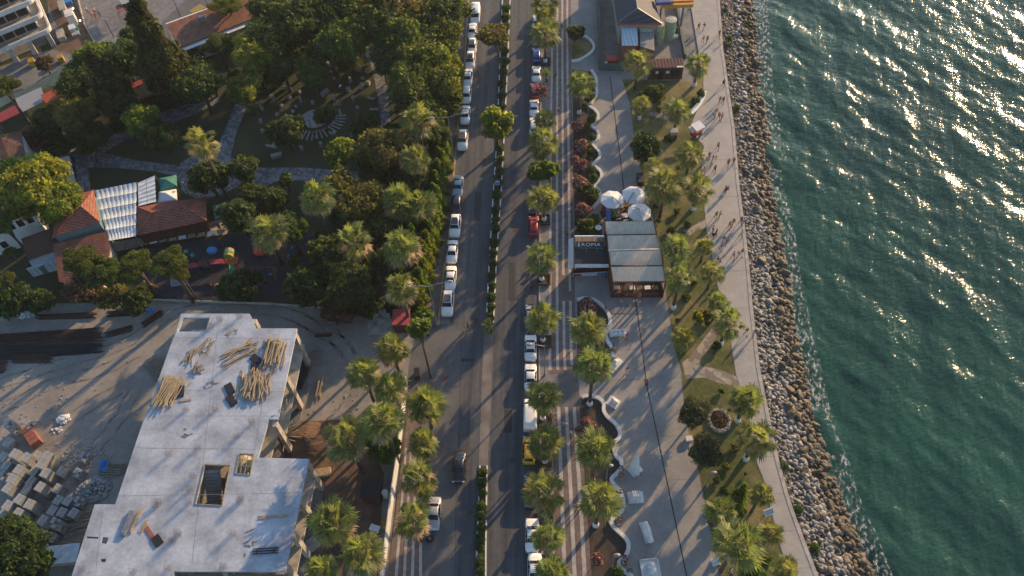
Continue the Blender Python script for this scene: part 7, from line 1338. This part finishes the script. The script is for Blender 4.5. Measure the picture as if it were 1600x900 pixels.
for seg in ([(931, -60), (933, 20), (935, 70), (937, 110)], [(937, 110), (975, 112)]): MB().wall([p - o0 for p in px(seg)], .1, .0, 1.7).build('panel', 'dark_green_roof', fy)
for f in range(10): p = P(931 + .62 * f, -50 + 17.5 * f, 0) - o0; MB().tube([(p.x, p.y, 0), (p.x, p.y, 1.9)], .06, 5).build('post', 'dark_steel', fy)
MB().box((P(946, 105, 0) - o0) + Vector((0, 0, 1.0)), (.6, .12, .6)).build('notice', 'white_paint', fy)
fz = thing('yard_hedge', 'low dark wall between the boatyard and the promenade', 'wall', P(1060, 60, 0)); o0 = fz.location; MB().wall([p - o0 for p in px([(1054, -20), (1058, 20), (1064, 60), (1070, 92)])], .4, 0, 1.1).build('panel', 'dark_green_roof', fz)
sheet('yard_soil', [(938, -60), (1058, -60), (1068, 100), (1030, 108), (1025, 92), (938, 112)], .112, 'sand_dust', .1); sheet('yard_soil_pale', [(1022, 62), (1064, 62), (1066, 92), (1024, 92)], .118, 'yard_dirt', .1)
p = P(956, 92, 1.0); put('red_skip', MB().box((p.x, p.y, .65), (2.0, 1.5, 1.2), 0, taper=1.12).box((p.x, p.y, 1.28), (2.1, 1.6, .08)), 'red_plastic', 'red box container inside the boatyard fence', 'container')
p = P(1056, 56, .5); put('round_basin', MB().tube([(p.x, p.y, .1), (p.x, p.y, .6)], .5, 14).ball((p.x, p.y, .6), (.35, .35, .1)), 'white_paint', 'small round white basin right of the green tanks', 'basin'); p = P(1053, 46, .9); put('dark_drum', MB().tube([(p.x, p.y, .1), (p.x, p.y, 1.5), (p.x, p.y, 1.55)], [.6, .6, .5], 14), 'dark_steel', 'dark drum right of the wider green tank', 'drum')
cr = thing('gantry_crane', 'orange gantry beam with blue legs at the top of the promenade', 'crane', P(1058, 12, 0)); o0 = cr.location
for y in (3, 9): a, b_ = P(1032, y + 1, 5.2) - o0, P(1083, y - 1, 5.2) - o0; MB().wall([a, b_], .55, 4.9, 5.6).build('beam', 'orange_steel', cr)
for x, y in ((1034, 6), (1069, 6)):
    a = P(x, y, 5.0) - o0
    for s in (-1.3, 1.3): MB().tube([a + Vector((0, 0, 0)), Vector((a.x + s * .3, a.y + s * 1.2, .1))], .2, 6).build('leg', 'blue_steel', cr)
a = P(1035, 2, 5.8) - o0; MB().box((a.x, a.y, 5.9), (2.6, 1.8, .7)).build('winch', 'blue_steel', cr); MB().box((a.x + 1.6, a.y, 5.9), (.9, 1.4, .6)).build('motor_box', 'lamp_grey', cr)

# ------------------------------------------------------------------ street lamps, signs, sculptures
def mast(x, y, h_, arms, label, group=None, mat='lamp_grey', z=0):
    t = thing('street_lamp', label, 'street lamp', P(x, y, z), 0, group); MB().tube([(0, 0, 0), (0, 0, .5), (0, 0, .52), (0, 0, h_)], [.16, .16, .10, .06], 8).build('pole', mat, t)
    for ax, ay in arms: MB().tube([(0, 0, h_ - .25), (ax * .5, ay * .5, h_ + .05), (ax, ay, h_ + .1)], [.05, .045, .04], 6).build('arm', mat, t); hd = MB().ball((ax * 1.12, ay * 1.12, h_ + .08), (.50, .28, .12)); hd.build('lamp_head', mat, t, True)
    return t
LG = 'tall street lamps'
mast(683, 510, 10.6, [(-2.6, 0), (2.6, .4)], 'tall two-armed street lamp at the lower end of the left parked row', LG); mast(709, 252, 10.4, [(-2.4, -.2), (2.2, .4)], 'tall two-armed street lamp above the pale blue-grey car', LG)
mast(851, 586, 8.2, [(-1.9, .2)], 'thin white lamp post with one arm at the right kerb', LG, z=.13); mast(851, 700, 7.0, [(2.2, 0)], 'thin lamp post behind the palm beside the yellow taxi', LG, z=.13); mast(838, 340, 4.2, [(-.5, .2)], 'short lamp with a globe beside the red hatchback', LG); mast(728, 120, 9.5, [(2.2, .3)], 'street lamp on the left pavement near the top', LG)
mast(1103, 759, 4.2, [(.25, 0)], 'short white lamp post at the plaza edge by the dark tree', 'short plaza lamps', z=.1); mast(956, 886, 4.6, [(.25, 0)], 'short lamp post in the scalloped bed near the bottom', 'short plaza lamps', z=.16); mast(947, 748, 4.2, [(.2, 0)], 'short lamp post in the scalloped bed by the sail sculpture', 'short plaza lamps', z=.16); mast(918, 190, 4.0, [(.2, 0)], 'short lamp post among the clipped hedges', 'short plaza lamps', z=.16); mast(1034, 196, 4.0, [(.2, 0)], 'short lamp post on the upper grass beside the path', 'short plaza lamps', z=.12)
sg = thing('median_sign', 'blue square sign on a yellow post in the median', 'sign', P(778, 297, .1)); MB().tube([(0, 0, 0), (0, 0, 1.4)], .06, 6).build('post', 'yellow_plastic', sg); MB().box((0, 0, 1.75), (.75, .08, .7), 0, rx=-.3).build('sign_plate', 'white_tarp', sg); MB().box((0, -.06, 1.74), (.6, .03, .5), 0, rx=-.3).build('sign_symbol', 'blue_plastic', sg)
# curved bench with white slats by the promenade
bn = thing('curved_bench', 'curved white bench at the promenade edge beside the fan palm', 'bench', P(1090, 165, .15)); cv = [p - bn.location for p in px([(1101, 145), (1099, 154), (1094, 164), (1087, 173), (1080, 180)], .15)]
MB().wall([Vector((p.x, p.y, 0)) for p in cv], .6, .38, .46).build('seat', 'white_paint', bn); [MB().box((p.x, p.y, .19), (.4, .3, .38)).build('leg', 'concrete_raw', bn) for p in cv]; MB().wall([Vector((p.x - .42, p.y + .1, 0)) for p in cv], .08, .5, .8).build('backrest', 'white_paint', bn)
# food cart and pushchair
fc = thing('food_cart', 'small cart with a white canopy on the promenade', 'cart', P(1087, 212, .15), .5); MB().box((0, 0, .75), (1.9, .9, .7)).build('counter', 'red_awning', fc); MB().box((.2, .1, 2.15), (1.9, 1.7, .08), 0, rx=.12).build('canopy', 'white_fabric', fc); MB().box((-.9, .3, 1.9), (.8, 1.2, .06), .1, rx=.1).build('side_canopy', 'white_tarp', fc); [MB().tube([(sx_, sy_, 0), (sx_, sy_, 2.15)], .03, 5).build('post', 'steel_grey', fc) for sx_ in (-.85, .95) for sy_ in (-.4, .4)]; [MB().tube([(-.6 + k * 1.2, -.5, .3), (-.6 + k * 1.2, -.42, .3)], .3, 12).build('wheel', 'rubber', fc) for k in (0, 1)]
person(1084, 216, 'red', 'denim', 'person in red standing at the cart', 'stand', 20); person(1092, 217, 'navy', 'denim', 'person in navy right of the cart', 'stand', -40)
st_ = thing('snack_stall', 'small dark stall with a pale frame on the grass', 'stall', P(1051, 216, .12)); MB().box((0, 0, .5), (1.2, .7, 1.0)).build('counter', 'dark_steel', st_); MB().box((0, 0, 1.9), (1.4, 1.1, .06)).build('canopy', 'grey_awning', st_); [MB().tube([(a, b_, 0), (a, b_, 1.9)], .03, 5).build('post', 'lamp_grey', st_) for a in (-.6, .6) for b_ in (-.45, .45)]
pu = thing('pushchair', 'dark pushchair beside two people at the stone path', 'pushchair', P(1115.5, 370, .15), .6); MB().grid([[(-.3, -.25, .55), (-.3, .25, .55)], [(.1, -.25, .45), (.1, .25, .45)], [(.35, -.25, .6), (.35, .25, .6)]]).build('seat', 'shirt_navy', pu); MB().ball((-.3, 0, .85), (.3, .28, .25)).build('hood', 'shirt_navy', pu, True); q = MB(); [q.tube([(-.4, s, .1), (.1, s, .5), (-.5, s, 1.0)], .02, 4) for s in (-.25, .25)]; q.build('frame', 'steel_grey', pu); [MB().tube([(a, s - .03, .12), (a, s + .03, .12)], .12, 10).build('wheel', 'rubber', pu) for a in (-.4, .35) for s in (-.27, .27)]
# stone ring bed
rb = thing('round_stone_bed', 'round bed of whitish stones with brownish plants on the grass', 'plant bed', P(1123, 658, .12)); q = MB(); r = random.Random(3)
for k in range(150):
    a = r.uniform(0, 6.28); f = r.uniform(.82, 1.02); q.ball((1.45 * f * math.cos(a), 1.75 * f * math.sin(a), .15 + .15 * r.random()), r.uniform(.12, .22), n=6, m=4, jit=.12)
q.build('stone_ring', 'ruin_stone', rb); link('plants', leafcloud('plants', [(0, 0, .2, 1.2, 1.5, .35)], 1500, .12, 5, ['leaf_purple']), rb); MB().ball((0, 0, .0), (1.3, 1.55, .3), n=14).build('soil', 'soil', rb)
SG = 'white sculptures on the plaza'
def sculpt(name, label, x, y, rz, parts):
    t = thing(name, label, 'sculpture', P(x, y, .1), rz, SG)
    for nm, fn in parts: q = MB(); fn(q); q.build(nm, 'marble', t, False, recalc=True)
sculpt('sail_sculpture', 'white sail-shaped sculpture on the plaza', 991, 732, .2, [('sail', lambda q: q.grid([[Vector((-.9, .2, .1)), Vector((-.3, -.9, .1)), Vector((.3, -1.2, .1))], [Vector((-.6, .3, .8)), Vector((0, -.5, 1.0)), Vector((.45, -.6, .9))], [Vector((.5, 1.0, 2.4)), Vector((.6, .8, 2.5)), Vector((.7, .7, 2.4))]], close=True, caps=True)), ('base', lambda q: q.box((0, -.2, .08), (1.7, 1.5, .16), .4))])
sculpt('block_sculpture', 'white carved block sculpture with steps below the sail', 993, 778, .0, [('base', lambda q: q.box((0, 0, .12), (2.0, 1.5, .24))), ('block', lambda q: q.box((-.1, .1, .7), (1.4, 1.0, .95), .15, taper=.75)), ('ridge', lambda q: [q.box((-.4 + k * .3, .1, 1.25), (.12, .8, .25 - k * .04), .15) for k in range(4)])])
sculpt('reclining_sculpture', 'long rounded white sculpture like a lying figure', 1010, 832, .18, [('body', lambda q: q.tube([(0, -1.3, .45), (0, -.6, .5), (0, .3, .6), (0, 1.1, .6)], [.35, .50, .55, .40], 10)), ('head', lambda q: q.ball((0, -1.2, .75), (.42, .45, .4))), ('base', lambda q: q.box((0, 0, .08), (1.1, 2.7, .16)))])
sculpt('bust_sculpture', 'white sculpture on a framed square base at the bottom edge', 1016, 890, .05, [('base', lambda q: q.box((0, 0, .1), (2.1, 2.3, .2))), ('frame', lambda q: [q.box(c, s) for c, s in (((-1.1, 0, .18), (.14, 2.5, .36)), ((1.1, 0, .18), (.14, 2.5, .36)), ((0, 1.2, .18), (2.3, .14, .36)))]), ('bust', lambda q: q.ball((.1, .2, .9), (.5, .5, .55)).ball((.2, -.3, .7), (.45, .5, .5)).box((.1, 0, .4), (.9, 1.2, .5)))])
sculpt('low_sculpture', 'small white sculpture on a square slab right of the wall end', 958, 629, -.7, [('slab', lambda q: q.box((0, 0, .1), (1.7, 1.5, .2))), ('figure', lambda q: q.ball((.3, 0, .5), (.5, .4, .4)).ball((-.1, .2, .45), (.35, .3, .3)))])
sculpt('rider_sculpture', 'white figure sculpture on a long tilted base beside the wall', 961, 572, .8, [('base', lambda q: q.box((0, 0, .12), (2.6, 1.1, .24))), ('figure', lambda q: q.tube([(-.7, 0, .3), (-.2, 0, 1.0), (.5, 0, .9), (.9, 0, .4)], [.3, .38, .35, .2], 8)), ('head', lambda q: q.ball((-.1, 0, 1.5), .3))])
sculpt('bench_sculpture', 'white quilted bench-like sculpture below the cafe', 965, 524, 0, [('top', lambda q: [q.ball((-.85 + i * .56, -.1 + j * .5, .62), (.32, .3, .16), n=8, m=5) for i in range(4) for j in range(2)]), ('legs', lambda q: [q.box((sx_ * .9, sy_ * .35 + .1, .25), (.2, .2, .5)) for sx_ in (-1, 1) for sy_ in (-1, 1)]), ('plate', lambda q: q.box((0, .15, .5), (2.4, 1.2, .12)))])
sculpt('stone_block_bench', 'low white stone seat at the plaza edge between the dark trees', 1076, 687, .1, [('seat', lambda q: q.box((0, 0, .4), (1.0, .8, .3), taper=.9)), ('foot', lambda q: q.box((0, 0, .13), (.7, .6, .26)))])
sculpt('winged_sculpture', 'small white winged sculpture at the plaza edge near the bottom', 1118, 879, .2, [('base', lambda q: q.box((0, 0, .1), (1.0, .8, .2))), ('wing', lambda q: q.grid([[(-.45, 0, .2), (.45, 0, .2), (.45, .3, .2), (-.45, .3, .2)], [(.1, .3, 1.7), (.3, .3, 1.7), (.3, .4, 1.7), (.1, .4, 1.7)]], close=True, caps=True))])
bs_ = thing('bench_sign', 'white framed board on legs at the promenade edge', 'sign board', P(1199, 804, .12), .3); MB().box((0, 0, 1.0), (1.3, .8, .1), 0, rx=.5).build('board', 'white_paint', bs_); MB().box((0, -.03, 1.06), (1.1, .6, .04), 0, rx=.5).build('panel', 'grey_awning', bs_); [MB().tube([(s, 0, 0), (s, 0, .95)], .05, 6).build('leg', 'dark_steel', bs_) for s in (-.5, .5)]
for x, y, lb in ((1192, 578, 'upper'), (1203, 608, 'lower')):
    a = P(x - 6, y - 1, -.5); b_ = P(x + 8, y + 2, -1.2); put('drain_pipe', MB().tube([a, b_], .42, 12), 'concrete_raw', 'pale concrete pipe end among the shore rocks, %s of two' % lb, 'pipe', 'shore pipes')
for x, y, mat, lb in ((958, 118, 'cone', ''),): pass
p = P(697, 590, .1); put('road_marker', MB().box((p.x, p.y, .05), (.4, .4, .06)).tube([(p.x, p.y, .05), (p.x, p.y, .55)], [.16, .04], 8), 'red_plastic', 'small orange-red cone on the dusty shoulder', 'traffic cone')
for i, (x, y) in enumerate([(1168, 38), (1140, 62), (1138, 72), (1133, 18), (1152, 170), (1224, 729), (1247, 797), (1273, 857)]):
    p = P(x if i < 5 else x, y, -.4); t = thing('shore_shrub', 'green shrub among the rocks beside the promenade, %s from the top' % ords[[1, 2, 3, 0, 4, 5, 6, 7][i]], 'bush', p, 0, 'shrubs on the rock bank'); c_ = link('crown', crown('hedge', i % 3, 0), t, (0, 0, .35)); c_.scale = (.75, .75, .5); MB().tube([(0, 0, -.2), (0, 0, .3)], .04, 5).build('stem', 'bark', t)
# wooden base pit of the tree left of the site wall, bin and signs near the pavement
p = P(652, 585, .5); put('dark_bin', MB().box((p.x, p.y, .55), (.7, 1.3, 1.1), .1, taper=1.1).box((p.x, p.y, 1.13), (.8, 1.45, .08), .1), 'black_board', 'dark bin at the foot of the loose green tree', 'bin')
for i, (x, y, a) in enumerate([(893, 640, 0), (906, 570, 1.2)]): pass

r9 = random.Random(9)
for i, (x, y) in enumerate([(330, 600), (290, 680), (390, 850), (360, 520), (440, 640)]):
    p = P(x, y, SZ); q = MB()
    for k in range(7): q.box((p.x + r9.gauss(0, .5), p.y + r9.gauss(0, .5), SZ + .04), (r9.uniform(.2, .9), .09, .05), r9.uniform(0, 3))
    o = put('wood_scraps', q, 'timber_grey', 'small scatter of wood scraps on the roof slab', 'scraps', 'wood scraps on the roof slab'); o['kind'] = 'stuff'

q = MB()
for k in range(900):
    x, y = r9.uniform(-10, 560), r9.uniform(492, 720)
    if 215 < x < 480 and y > 500: continue
    p = P(x, y, 0); s = r9.uniform(.05, .18); q.box((p.x, p.y, s * .3), (s * 1.4, s, s * .7), r9.uniform(0, 3))
tag(q.build('yard_litter', 'concrete_block'), kind='stuff')
